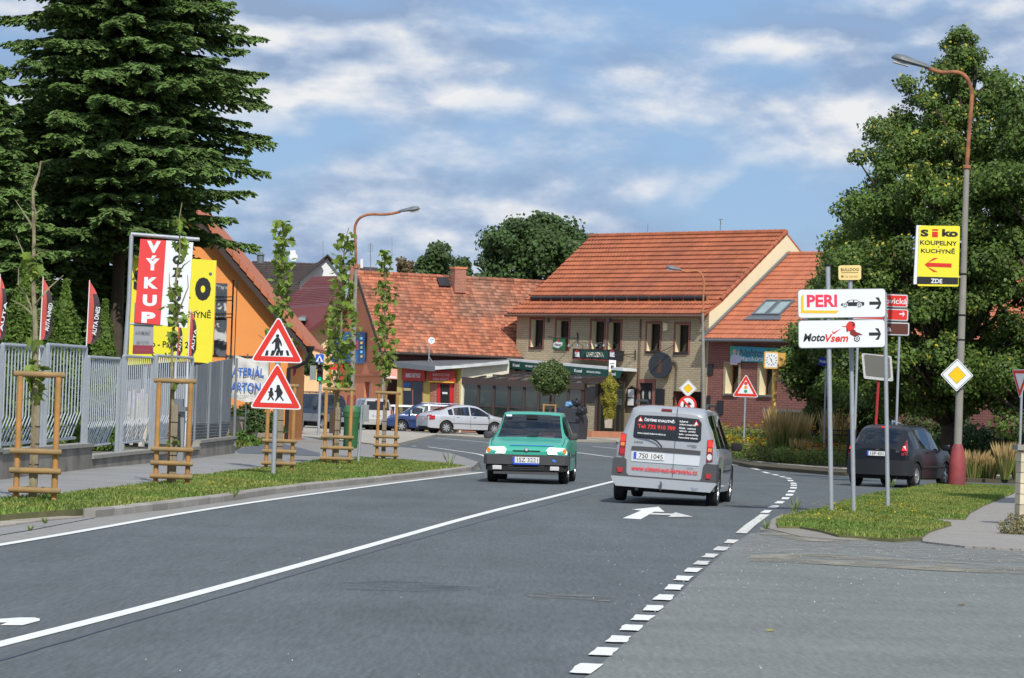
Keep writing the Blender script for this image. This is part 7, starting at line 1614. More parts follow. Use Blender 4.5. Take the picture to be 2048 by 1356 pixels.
# banner MATERIAL KARTON on the wire fence
kb_ = thing('banner', 'off-white fabric banner with blue capital lettering behind the fence', 'banner', tuple(at(500, 755, 106)))
def Lk2(px, py): p = at(px, py, 106) - kb_.location; return (p.x, p.z)
a, b = Lk2(452, 800), Lk2(538, 716)
mb = MB(); NX, NZ = 24, 12
vs = [(a[0] + (b[0] - a[0]) * i / NX, .03 * math.sin(i * .9) + .02 * math.sin(j * 1.3 + i * .4), a[1] + (b[1] - a[1]) * j / NZ + .05 * math.sin(i / NX * PI * 3) * (j in (0, NZ))) for j in range(NZ + 1) for i in range(NX + 1)]
mb.add(vs, [(j * (NX + 1) + i, j * (NX + 1) + i + 1, (j + 1) * (NX + 1) + i + 1, (j + 1) * (NX + 1) + i) for j in range(NZ) for i in range(NX)]); mb.build('cloth', mat('banner_cloth', (.62, .62, .60), .8, .10, 2), kb_, smooth=True)
m_kb = mat('banner_ink_blue', (.05, .16, .55), .6)
for s_, x, y, w_, h_ in (('MATERIÁL', 491, 742, 76, 21), ('KARTON', 487, 774, 70, 18)): c = Lk2(x, y); lettering(kb_, s_, c[0], c[1], w_ / 61.3, h_ / 61.3, m_kb, .07, .02)
c = Lk2(505, 792); lettering(kb_, 'KURIMSKÁ TEL. 777 688 660', c[0], c[1], 1.0, .05, m_zinc, .07, 0)
w = MB()
for px in (452, 495, 538): q = Lk2(px, 714); w.cyl((q[0], .06, -kb_.location.z), (q[0], .06, q[1] + .1), .025, n=6)
w.build('fence_wire_posts', m_zinc, kb_, kind='stuff')

# --- pillar sign VYKUP
vb = thing('pillar_sign', 'tall red and white used car buying sign hung on a bent steel tube', 'sign', (0, 0, 0)); YV = 78.0
def Lv(px, py): return at(px, py, YV)
O = Lv(250, 880); vb.location = (O.x, YV, 0)
def Lx(px, py): p = at(px, py, YV); return (p.x - O.x, p.z)
w = MB(); q = [Lx(244, 900), Lx(250, 720), Lx(258, 600), Lx(263, 469), ]; w.tube([(x, 0, z) for x, z in q], [.06, .06, .055, .05], 12); w.tube([(x, 0, z) for x, z in (Lx(262, 468), Lx(399, 479))], .048, 10); w.tube([(x, 0, z) for x, z in (Lx(256, 647), Lx(325, 650))], .025, 8); w.build('tube_frame', m_galv, vb, smooth=True)
rdp = [Lx(*p) for p in [(281, 478), (333, 481), (321, 650), (269, 645)]]; wdp = [Lx(*p) for p in [(333, 481), (387, 485), (374, 656), (321, 650)]]
o = plate(vb, 'red_panel', rdp, mat('red_banner', (.72, .05, .05), .5, .03, 2), .05, .04); o2 = plate(vb, 'white_panel', wdp, m_signw, .05, .04)
c = Lx(279, 689); plate(vb, 'grey_panel', [Lx(*p) for p in [(269, 605), (307, 607), (306, 708), (265, 708)]], mat('grey_board', (.30, .31, .34), .6, .05), -.02, .03)
plate(vb, 'grey_panel_band', [Lx(*p) for p in [(266, 690), (306, 691), (306, 707), (265, 707)]], mat('dull_red', (.25, .03, .05), .6), .015, .004)
c = Lx(286, 664); lettering(vb, 'AUTOMOBILŮ', c[0], c[1], .36, .10, mat('grey_ink', (.12, .13, .15), .6), .016, .01)
c = Lx(286, 684); lettering(vb, '604 737 971', c[0], c[1], .30, .07, MATS['grey_ink'], .016, .0)
c = Lx(286, 699); lettering(vb, 'HOTOVĚ', c[0], c[1], .32, .07, mat('dim_red', (.4, .1, .1), .6), .022, .0)
for i, ch_ in enumerate('VÝKUP'):
 y = (494, 526, 566, 601, 635)[i]; x = 308 - (y - 494) * .075; h_ = (24, 30, 23, 23, 22)[i]; c = Lx(x, y); lettering(o, ch_, c[0], c[1], 28 / 83.3, h_ / 83.3, m_signw, .054, .06)
for i, ch_ in enumerate('VOZIDEL'):
 y = (498, 520, 545, 570, 595, 620, 644)[i]; x = 359 - (y - 494) * .075; c = Lx(x, y); lettering(o2, ch_, c[0], c[1], (23 if ch_ != 'I' else 7) / 83.3, 19 / 83.3, m_signk, .054, .06)
# --- big yellow billboard
yb_ = thing('billboard', 'big yellow SIKO kitchens billboard behind the pillar sign', 'billboard', (0, 0, 0)); YB_ = 98.0
yo = at(345, 700, YB_); yb_.location = (yo.x, YB_, 0)
def Ly(px, py): p = at(px, py, YB_); return (p.x - yo.x, p.z)
plate(yb_, 'board', [Ly(*p) for p in [(256, 730), (266, 509), (433, 521), (424, 728), (380, 722)]], m_siky, .0, .1)
for s_, x, y, w_, h_ in (('S', 284, 560, 34, 46), ('k', 366, 571, 34, 50), ('o', 406, 578, 32, 47)): c = Ly(x, y); lettering(yb_, s_, c[0], c[1], w_ / 66.3, h_ / 66.3, m_signk, .006, .06)
c = Ly(328, 570); plate(yb_, 'red_i', [(c[0] - .2, c[1] - .33), (c[0] + .2, c[1] - .33), (c[0] + .2, c[1] + .25), (c[0] - .2, c[1] + .25)], m_signr, .006, .004)
c = Ly(421, 548); disc(yb_, 'trademark', c[0], c[1], .05, MATS['grey_ink'], .006)
for s_, x, y, w_, h_ in (('KUCHYNĚ', 385, 627, 74, 17), ('Po - Pá  9 - 20', 340, 689, 90, 13), ('So - Ne  9 - 20', 345, 712, 84, 13)): c = Ly(x, y); lettering(yb_, s_, c[0], c[1], w_ / 66.3, h_ / 66.3, m_signk, .006, .02)
for px in (290, 400): x_, _ = Ly(px, 700); w = MB(); w.cyl((x_, .15, 0), (x_, .15, 2.5), .08, n=8); w.build('post', m_galv, yb_)
# white hoarding and lattice mast by the orange wall
wh = thing('lattice_hoarding', 'grey and white hoarding panels held by a black lattice frame', 'hoarding', (at(440, 800, 103).x, 103, 0))
def Lh(px, py): p = at(px, py, 103); return (p.x - wh.location.x, p.z)
plate(wh, 'white_panel', [Lh(*p) for p in [(430, 640), (432, 566), (455, 567), (452, 640)]], mat('hoarding_white', (.55, .56, .57), .6, .05), 0, .04); plate(wh, 'white_panel', [Lh(*p) for p in [(428, 682), (430, 636), (454, 637), (452, 684)]], MATS['hoarding_white'], 0, .04); plate(wh, 'grey_panel', [Lh(*p) for p in [(427, 713), (428, 680), (454, 684), (452, 713)]], mat('hoarding_grey', (.10, .11, .13), .6, .05), 0, .04)
w = MB();
def hp(px, py): x, z = Lh(px, py); return (x, -.05, z)
w.tube([hp(467, 560), hp(461, 730)], .03, 5); w.tube([(v[0] + .12, v[1], v[2]) for v in (hp(467, 560), hp(461, 730))], .015, 5); w.build('mast', m_black, wh)
for y in (594, 628): w = MB(); w.tube([hp(430, y), hp(466, y)], .022, 4); w.tube([hp(430, y + 7), hp(466, y + 7)], .022, 4); w.build('lattice_arm', m_black, wh)
ys_ = thing('yard_screen', 'dark blue-grey sheet screen standing in the yard behind the fence', 'screen', (at(330, 900, 99).x, 98.5, 0)); w = MB(); w.box((.1, 0, 1.35), (2.9, .08, 2.5)); w.build('sheet', m_fsheet, ys_)
bd_ = thing('board_stack', 'pale weathered boards leaning together behind the striped fence', 'boards', (at(275, 900, 96).x, 96, 0), tilt=rad(-8))
for k in range(8): w = MB(); w.box((-.45 + k * .13, R.uniform(-.04, .04), .9), (.10, .03, 1.6 + R.uniform(-.3, .3))); w.build('plank', mat('pale_board', (.45, .42, .36), .9, .2, 5), bd_)
# --- feather flags
m_flr = mat('flag_red', (.62, .10, .08), .7, .06, 2, trans=.25); m_flk = mat('flag_black', (.045, .03, .035), .7, .1, 2, trans=.15)
def flag(px, y0, y1, Y, wpx, label_, text='AUTA'):
 o_ = at(px, y1, Y); t = thing('feather_flag', label_, 'flag', (o_.x, Y, 0), 0, 'red and black feather flags'); sc = F_PX / Y; zt_ = at(px, y0, Y).z; zb_ = o_.z; w = MB(); w.tube([(0, 0, 0), (0, 0, zb_), (.02, 0, zt_)], [.02, .018, .01], 6); w.build('pole', m_signw, t)
 W = wpx * 1.2 / sc; n_ = 14; L_ = [];
 def edge(f): return W * (math.sin(min(1, (1 - f) * 2.2) * PI / 2)) * (1 if f > .12 else .6 + f * 3.3)
 for nm, f0, f1, mt in (('red_cloth', 0, 1, m_flr),):
  w = MB()
  for k in range(n_):
   a, b = k / n_, (k + 1) / n_; za, zb3 = zb_ + (zt_ - zb_) * a, zb_ + (zt_ - zb_) * b
   w.face([(0, 0, za), (edge(a) * .5, .03 * math.sin(a * 9), za), (edge(b) * .5, .03 * math.sin(b * 9), zb3), (0, 0, zb3)])
  w.build(nm, m_flr, t)
  w = MB()
  for k in range(n_):
   a, b = k / n_, (k + 1) / n_; za, zb3 = zb_ + (zt_ - zb_) * a, zb_ + (zt_ - zb_) * b
   if a > .72: w2 = None; continue
   w.face([(edge(a) * .5, .03 * math.sin(a * 9), za), (edge(a), .06 * math.sin(a * 9), za), (edge(b), .06 * math.sin(b * 9), zb3), (edge(b) * .5, .03 * math.sin(b * 9), zb3)])
  w.build('black_cloth', m_flk, t)
  w = MB()
  for k in range(n_):
   a, b = k / n_, (k + 1) / n_; za, zb3 = zb_ + (zt_ - zb_) * a, zb_ + (zt_ - zb_) * b
   if a <= .72: continue
   w.face([(edge(a) * .5, .03 * math.sin(a * 9), za), (edge(a), .06 * math.sin(a * 9), za), (edge(b), .06 * math.sin(b * 9), zb3), (edge(b) * .5, .03 * math.sin(b * 9), zb3)])
  w.build('red_tip', m_flr, t)
 H = zt_ - zb_; lettering(t, text, 0, 0, H * .45, W * .35, m_signw, .0, .02, frame=(Vector((W * .72, -.07, zb_ + H * .36)), Vector((.12, 0, 1)).normalized(), Vector((-1, 0, .12)).normalized(), Vector((0, -1, 0)))); return t
flag(-6, 548, 680, 82, 14, 'cropped red and black flag at the very edge of the photo')
flag(80, 553, 679, 82, 19, 'tall feather flag lettered AUTA right of the crooked tree', 'AUTA IHNED')
flag(113, 613, 700, 90, 10, 'short feather flag standing farther back between two taller ones', 'AUTA')
flag(173, 560, 687, 84, 21, 'tall feather flag near the right end of the first fence panels', 'AUTA DNES')
flag(352, 640, 712, 90, 10, 'feather flag showing below the white half of the pillar sign', 'AUTA')
flag(376, 618, 712, 88, 13, 'feather flag before the yellow billboard at the sparse tree', 'AUTA')
# --- dumpsters
db = thing('waste_container', 'big dark plastic waste container with rounded lid overfilled with bags', 'waste container', tuple(at(1140, 868, 148)), rad(-25)); db.location.z = gz(db.location.x, 148) + .1
w = MB(); prof = [(-.62, 0), (.62, 0), (.66, .85), (.60, 1.05), (.35, 1.28), (0, 1.38), (-.35, 1.28), (-.60, 1.05), (-.66, .85)]
w.prism([(x, -.5, z) for x, z in prof], (0, 1.0, 0)); w.build('container', mat('container_plastic', (.035, .04, .05), .5, .12, 3), db, smooth=True, angle=40)
for s in (-.6, .6): w = MB(); w.box((s, -.52, .85), (.18, .1, .12)); w.build('handle', m_dark, db)
w = MB(); w.box((0, -.52, .8), (1.3, .06, .05)); w.build('rim', m_plastic, db)
def bag(px, py, Y, s, m, lb__):
 t = thing('rubbish_bag', lb__, 'bag', tuple(at(px, py, Y))); rr = random.Random(px); bm = bmesh.new(); bmesh.ops.create_icosphere(bm, subdivisions=3, radius=s)
 for v in bm.verts: v.co *= 1 + .25 * math.sin(v.co.x * 19 + 1) * math.sin(v.co.y * 23) + .12 * math.sin(v.co.z * 31 + v.co.x * 17); v.co.z *= .75
 me = bpy.data.meshes.new('bag'); bm.to_mesh(me); bm.free(); me.materials.append(m); me.shade_smooth(); link('bag', me, t); w = MB(); w.tube([(0, 0, s * .6), (.02, 0, s * .95)], [.02, .06], 6); w.build('knot', m, t); return t
bag(1152, 806, 148, .22, mat('black_bag', (.02, .02, .025), .3, .1, 8), 'shiny black rubbish bag on top of the waste container'); bag(1139, 809, 148, .18, mat('blue_bag', (.15, .35, .6), .35, .1, 8), 'light blue rubbish bag on top of the waste container'); bag(1163, 822, 147.3, .24, MATS['black_bag'], 'black rubbish bag bulging from the right side of the waste container')
d2_ = thing('waste_container', 'dark blue waste container behind the overfilled one', 'waste container', tuple(at(1118, 865, 151)), rad(-25)); d2_.location.z = gz(d2_.location.x, 151) + .1
w = MB(); w.prism([(x * .9, -.5, z * 1.0) for x, z in prof], (0, .9, 0)); w.build('container', mat('container_blue', (.015, .03, .12), .5, .12, 3), d2_, smooth=True, angle=40)
w = MB(); w.box((0, -.51, .8), (1.1, .05, .05)); w.build('rim', m_plastic, d2_)
# black low railing in the flower bed
rl_ = thing('railing', 'low black metal railing beside the flower bed', 'railing', (0, 0, 0)); Yr = 103
for px in (1655, 1697, 1740): a = at(px, 893, Yr); w = MB(); w.tube([(a.x, Yr, 0), (a.x, Yr, at(px, 856 + (px - 1655) * .03, Yr).z)], .05, 6); w.build('post', m_black, rl_)
for y in (860, 869, 900): w = MB(); w.tube([at(1655, y, Yr), at(1740, y + 3, Yr)], .02, 5); w.build('rail', m_black, rl_)
# stone pillar at the frame edge
pz_ = G(2052, 1052, .03); pil = thing('stone_pillar', 'pale stone block gate pillar with cap at the photo edge', 'pillar', (pz_.x + .12, pz_.y + .2, 0)); sP = F_PX / pz_.y
m_pil = mat('pale_stone_block', (.55, .48, .35), .9, .15, 4, bump=.6, bs=25, tint=.18)
for k in range(7):
 for i in range(2):
  dx = (.0 if k % 2 else .12); x0_ = -.24 + (i * (.24 + (.12 if k % 2 else -.05))); x1_ = -.24 + .48 if i else x0_ + (.24 + (.12 if k % 2 else -.05)) - .01
  w = MB(); w.box(((x0_ + x1_) / 2, 0, .03 + k * .165 + .08), (x1_ - x0_ - .01, .5, .155)); w.build('stone', m_pil, pil)
w = MB(); w.box((0, 0, .6), (.44, .46, 1.2)); w.build('core', m_cope, pil)
w = MB(); w.prism([(-.3, -.3, 1.2), (.3, -.3, 1.2), (.3, .3, 1.2), (-.3, .3, 1.2)], (0, 0, .08)); w.build('cap', m_cope, pil)

# ------------------------------------------------------------------ vegetation
def np_mesh(name, V_, F_, tint, m, parent=None, kind=None):
 """quads: V (n,3), F (k,4) as numpy arrays"""
 me = bpy.data.meshes.new(name); nv, nf = len(V_), len(F_)
 me.vertices.add(nv); me.vertices.foreach_set('co', V_.astype(np.float32).ravel())
 c = F_.shape[1]; me.loops.add(nf * c); me.loops.foreach_set('vertex_index', F_.astype(np.int32).ravel())
 me.polygons.add(nf); me.polygons.foreach_set('loop_start', np.arange(0, nf * c, c, dtype=np.int32)); me.update(calc_edges=True)
 a = me.attributes.new('tint', 'FLOAT', 'FACE'); a.data.foreach_set('value', tint.astype(np.float32)); me.materials.append(m)
 return link(name, me, parent, kind)
def unit(v): return v / np.maximum(np.linalg.norm(v, axis=1, keepdims=True), 1e-9)
def leaf_quads(P, N_, size, asp=.6, up=None):
 """diamond leaves at P with normals N_"""
 n = len(P); r = NR.normal(size=(n, 3)) if up is None else up
 a = unit(np.cross(N_, r)); b = np.cross(N_, a); s = size[:, None]
 V_ = np.stack([P - b * s * .5, P + a * s * asp * .5, P + b * s * .5, P - a * s * asp * .5], 1).reshape(-1, 3)
 return V_, np.arange(n * 4).reshape(-1, 4)
m_lf1 = mat('linden_leaf', (.090, .148, .030), .5, .18, 1.0, tint=.5, trans=.25, spec=.3)
m_lf2 = mat('dark_leaf', (.06, .105, .03), .5, .18, .6, tint=.45, trans=.2, spec=.3)
m_lf3 = mat('round_tree_leaf', (.085, .13, .032), .5, .15, 2, tint=.5, trans=.2)
m_lf4 = mat('autumn_leaf', (.12, .085, .03), .6, .2, 1, tint=.4, trans=.2)
m_thuja = mat('thuja_green', (.085, .15, .015), .7, .2, 2, tint=.45, trans=.15)
m_thujag = mat('golden_thuja', (.24, .22, .02), .7, .2, 2, tint=.4, trans=.15)
m_fir = mat('fir_needles', (.085, .145, .040), .6, .2, .8, tint=.45, spec=.25)
m_firl = mat('fir_tips', (.125, .205, .055), .55, .2, .8, tint=.4, spec=.3)
m_trunk = mat('tree_bark', (.07, .055, .04), .95, .25, 4, bump=.6, bs=20)
def limb(mb, p, q, r0, r1, bend=.15, n=5, seed=0):
 p, q = Vector(p), Vector(q); rr = random.Random(seed); L_ = (q - p).length; pts = []
 o = Vector((rr.uniform(-1, 1), rr.uniform(-1, 1), rr.uniform(-.2, .6))) * L_ * bend
 for i in range(n + 1): t = i / n; pts.append(p.lerp(q, t) + o * math.sin(t * PI))
 mb.tube(pts, [r0 + (r1 - r0) * i / n for i in range(n + 1)], 7)
def broad_tree(name, label, base, H, prof, trunk_r, clear, m, leaves, size=.12, ncl=150, seed=1, clr=(.45, .9), group=None, trunk_lean=0, squash=1.0, m2=None, coff=0):
 """prof: list of (height fraction, radius) describing the crown envelope"""
 rs = np.random.RandomState(seed); rr = random.Random(seed); t = thing(name, label, 'tree', base, 0, group)
 hs = [p[0] * H for p in prof]; rsd = [p[1] for p in prof]
 C_ = []; tries = 0
 while len(C_) < ncl and tries < 20000:
  tries += 1; z = rs.uniform(hs[0], hs[-1]); r_ = np.interp(z, hs, rsd);
  if rs.rand() > (r_ / max(rsd)) ** .9 + .12: continue
  a = rs.uniform(0, 2 * PI); u = rs.rand() ** .35; rad_ = r_ * u * (1 + .12 * math.sin(a * 3 + seed) + .1 * math.sin(a * 7 + z)); cr = rs.uniform(*clr) * (0.55 + .45 * r_ / max(rsd))
  C_.append((coff + math.cos(a) * max(rad_ - cr * .5, 0), math.sin(a) * max(rad_ - cr * .5, 0) * squash, z, cr))
 w = MB(); top = H * .8; tr = [Vector((trunk_lean * z / H + .08 * math.sin(z * 1.3), .05 * math.cos(z), z)) for z in np.linspace(-.2, top, 9)]
 w.tube(tr, [trunk_r * (1 - .85 * i / 8) * (1.25 if i == 0 else 1) for i in range(9)], 10)
 for k, (x, y, z, cr) in enumerate(C_[::3]):
  z0 = max(clear * .9, z - math.hypot(x, y) * .9 - .4); z0 = min(z0, top * .98); p = Vector((trunk_lean * z0 / H + .08 * math.sin(z0 * 1.3), .05 * math.cos(z0), z0)); limb(w, p, (x, y, z), trunk_r * .30, .015, .12, 4, k)
 w.build('trunk', m_trunk, t, smooth=True, angle=180)
 Ps, Ns, Sz, Tt = [], [], [], []; wsum = sum(c[3] ** 2 for c in C_)
 for (x, y, z, cr) in C_:
  n = int(leaves * cr * cr / wsum); d = unit(rs.normal(size=(n, 3))); d[:, 2] = d[:, 2] * .75 + .08; rad_ = cr * (rs.rand(n) ** .30); bump = 1 + .25 * np.sin(d[:, 0] * 7 + x * 3) * np.sin(d[:, 1] * 6 + y * 5)
  Ps.append(np.array([x, y, z]) + d * (rad_ * bump)[:, None]); Ns.append(unit(d * .9 + rs.normal(size=(n, 3)) * .55 + np.array([0, -.25, .35]))); Sz.append(size * rs.uniform(.7, 1.35, n)); Tt.append(np.clip(rs.normal(.5, .2, n) + rs.uniform(-.2, .2), 0, 1))
 P_, N_, S_, T_ = map(np.concatenate, (Ps, Ns, Sz, Tt)); V_, F_ = leaf_quads(P_, N_, S_, .7)
 np_mesh('crown', V_, F_, T_, m, t, 'stuff')
 if m2 is not None:
  k = rs.choice(len(P_), len(P_) // 28, False); V_, F_ = leaf_quads(P_[k] * 1.01, N_[k], S_[k] * 1.0, .7); np_mesh('yellow_leaves', V_, F_, T_[k], m2, t, 'stuff')
 return t
# lindens on the right
bA = at(1624, 880, 118); bA = (bA.x, 118, .1)
broad_tree('linden_tree', 'lower leafy linden with dark trunk standing in the flower bed', bA, 7.0, [(.14, .6), (.22, 1.3), (.38, 2.0), (.55, 2.0), (.75, 1.6), (.92, .9), (1.0, .2)], .22, 1.4, m_lf1, 38000, .13, 95, 5, (.35, .7), 'linden trees', coff=.95)
broad_tree('linden_tree', 'tall pyramid shaped linden rising behind the near street lamp', (at(1895, 900, 99).x, 99, 0), 13.5, [(.14, 2.2), (.22, 3.4), (.34, 4.3), (.5, 4.35), (.6, 3.8), (.68, 3.25), (.8, 2.5), (.885, 1.7), (.95, 1.0), (1.0, .3)], .33, 1.6, m_lf1, 180000, .112, 430, 9, (.35, .75), 'linden trees', m2=m_leaf_yl)
broad_tree('linden_tree', 'linden cut by the right photo edge beside the tall one', (at(2095, 900, 96).x, 96, 0), 12.8, [(.12, 2.0), (.22, 3.0), (.4, 3.3), (.6, 3.1), (.8, 2.6), (.92, 1.8), (1.0, .5)], .3, 1.6, m_lf1, 60000, .125, 150, 12, (.45, .85), 'linden trees')
broad_tree('linden_tree', 'linden filling the gap between the two trunks on the right', (at(1752, 900, 112).x, 112, 0), 9.4, [(.15, 1.6), (.28, 2.5), (.45, 2.8), (.62, 2.6), (.82, 2.0), (1.0, .4)], .22, 1.8, m_lf1, 46000, .13, 110, 15, (.45, .8), 'linden trees')
# trees beyond the roofs
broad_tree('walnut_tree', 'big rounded tree rising behind the tavern roof', (at(1062, 800, 205).x, 205, .5), 13.2, [(.2, 3.0), (.45, 4.6), (.62, 5.2), (.76, 4.7), (.88, 3.6), (.96, 2.0), (1.0, .8)], .4, 2, m_lf2, 60000, .26, 150, 21, (.8, 1.4), 'trees beyond the roofs')
broad_tree('walnut_tree', 'small tree showing over the ridge left of the chimney', (at(868, 800, 215).x, 215, .5), 11.9, [(.3, 1.2), (.6, 2.2), (.8, 2.0), (.93, 1.2), (1.0, .4)], .2, 2, m_lf2, 12000, .26, 50, 22, (.5, .9), 'trees beyond the roofs')
broad_tree('walnut_tree', 'brownish tree beyond the ridge nearest the lamp arm', (at(806, 800, 220).x, 220, .5), 11.2, [(.3, 1.2), (.6, 1.5), (.8, 1.5), (.93, .9), (1.0, .3)], .2, 2, m_lf4, 6000, .24, 30, 23, (.5, .8), 'trees beyond the roofs')
broad_tree('walnut_tree', 'tree just right of the brick chimney over the ridge', (at(915, 800, 222).x, 222, .5), 10.8, [(.3, 1.2), (.6, 2.2), (.85, 1.7), (1.0, .4)], .2, 2, m_lf2, 9000, .26, 40, 24, (.5, .9), 'trees beyond the roofs')
broad_tree('walnut_tree', 'low tree sliver behind the farthest roofs by the lamp pole', (at(716, 800, 225).x, 225, .5), 10.6, [(.5, .6), (.8, .9), (1.0, .2)], .15, 2, m_lf2, 2500, .24, 14, 25, (.4, .7), 'trees beyond the roofs')
# clipped ball trees
def ball_tree(label, base, H, r, rz_, n, seed, m=m_lf3, size=.09):
 rs = np.random.RandomState(seed); t = thing('ball_tree', label, 'tree', base, 0, 'clipped ball trees'); w = MB(); w.tube([(0, 0, -.1), (.02, 0, H - rz_)], [.06, .05], 8); w.build('trunk', m_trunk, t, smooth=True)
 d = unit(rs.normal(size=(n, 3))); u = rs.rand(n) ** .22; lump = 1 + .10 * np.sin(d[:, 0] * 9 + 1) * np.sin(d[:, 2] * 8) + .06 * np.sin(d[:, 1] * 15); P_ = d * (u * lump)[:, None] * np.array([r, r, rz_]) + np.array([0, 0, H])
 V_, F_ = leaf_quads(P_, unit(d + rs.normal(size=(n, 3)) * .7), size * rs.uniform(.7, 1.4, n), .7); np_mesh('crown', V_, F_, np.clip(rs.normal(.5, .22, n), 0, 1), m, t, 'stuff'); return t
p = at(1098, 860, 150); ball_tree('clipped ball tree in front of the conservatory roof', (p.x, 150, gz(p.x, 150) + .1), at(1098, 755, 150).z - gz(p.x, 150) - .1, .92, .80, 9000, 3)
p = at(602, 850, 136); ball_tree('dark clipped ball tree beside the crossing signal', (p.x, 136, 0), at(602, 727, 136).z, .62, .50, 5000, 4, m_lf2, .09)
# guard posts round the ball tree
gd = thing('tree_guard', 'two short orange posts round the ball tree by the conservatory', 'tree guard', (at(1098, 860, 149).x, 149, gz(0, 149) + .1), 0)
for dx in (-.28, .26): w = MB(); w.cyl((dx, 0, 0), (dx, 0, 1.55), .045, n=10); w.build('post', m_wood, gd, smooth=True)
rail(gd, (-.33, 0, 1.5), (.31, 0, 1.5), .04, 'rail')
# golden thuja in a pot
p = at(1217, 856, 149.8); zt = gz(p.x, 150) + .25
pt_ = thing('plant_pot', 'tapered buff stone planter by the tavern steps', 'planter', (p.x, p.y, p.z)); w = MB(); w.lathe([(.001, 0), (.21, 0), (.25, .46), (.21, .46), (.20, .42), (.001, .42)], 4); w.build('pot', mat('pot_stone', (.42, .36, .28), .9, .15, 5, bump=.3, bs=40), pt_); pt_.rotation_euler.z = rad(35)
tj = thing('columnar_thuja', 'golden green columnar thuja growing in the stone planter', 'shrub', (p.x, p.y, p.z + .42)); w = MB(); w.tube([(0, 0, 0), (0, 0, 1.6)], [.04, .02], 6); w.build('stem', m_trunk, tj)
n = 9000; rs = np.random.RandomState(8); z = rs.rand(n) * 2.02 + .02; rr_ = .33 * np.minimum(1, (2.1 - z) * 2.2) * np.minimum(1, .65 + z * .5) * (rs.rand(n) ** .3) * (1 + .15 * np.sin(z * 9)); a = rs.rand(n) * 2 * PI; rr_ = rr_ * (1 + .15 * np.sin(a * 5 + z * 6))
P_ = np.stack([rr_ * np.cos(a), rr_ * np.sin(a), z], 1); N_ = unit(np.stack([np.cos(a), np.sin(a), .3 + 0 * a], 1) + rs.normal(size=(n, 3)) * .6); V_, F_ = leaf_quads(P_, N_, rs.uniform(.05, .12, n), .5); np_mesh('foliage', V_, F_, np.clip(rs.normal(.5, .25, n), 0, 1), m_thujag, tj, 'stuff')
# thuja hedge plants behind the left fence
for k, (px, yt, Y, wd, lb_) in enumerate(((-40, 500, 84, 60, 'light green thuja cut by the left photo edge'), (35, 520, 86, 60, 'light green thuja behind the crooked young tree'), (120, 560, 88, 60, 'light green thuja between the feather flags'), (200, 600, 90, 45, 'low thuja right of the tall feather flag'))):
 o_ = at(px, 900, Y); H = at(px, yt, Y).z; t = thing('thuja_shrub', lb_, 'shrub', (o_.x, Y, 0), 0, 'thujas behind the fence'); sc = F_PX / Y; W = wd / sc; rs = np.random.RandomState(30 + k); n = 9000; z = rs.rand(n) * H; rr_ = W * np.clip((H - z) / H * 1.6, .08, 1) * rs.rand(n) ** .35; a = rs.rand(n) * 2 * PI; rr_ *= 1 + .25 * np.sin(a * 4 + z * 5 + k)
 P_ = np.stack([rr_ * np.cos(a), rr_ * np.sin(a), z], 1); N_ = unit(np.stack([np.cos(a), np.sin(a), .2 + 0 * a], 1) + rs.normal(size=(n, 3)) * .6); V_, F_ = leaf_quads(P_, N_, rs.uniform(.07, .2, n), .4); np_mesh('foliage', V_, F_, np.clip(rs.normal(.5, .25, n), 0, 1), m_thuja, t, 'stuff'); w = MB(); w.tube([(0, 0, 0), (0, 0, H * .8)], [.06, .02], 6); w.build('stem', m_trunk, t)
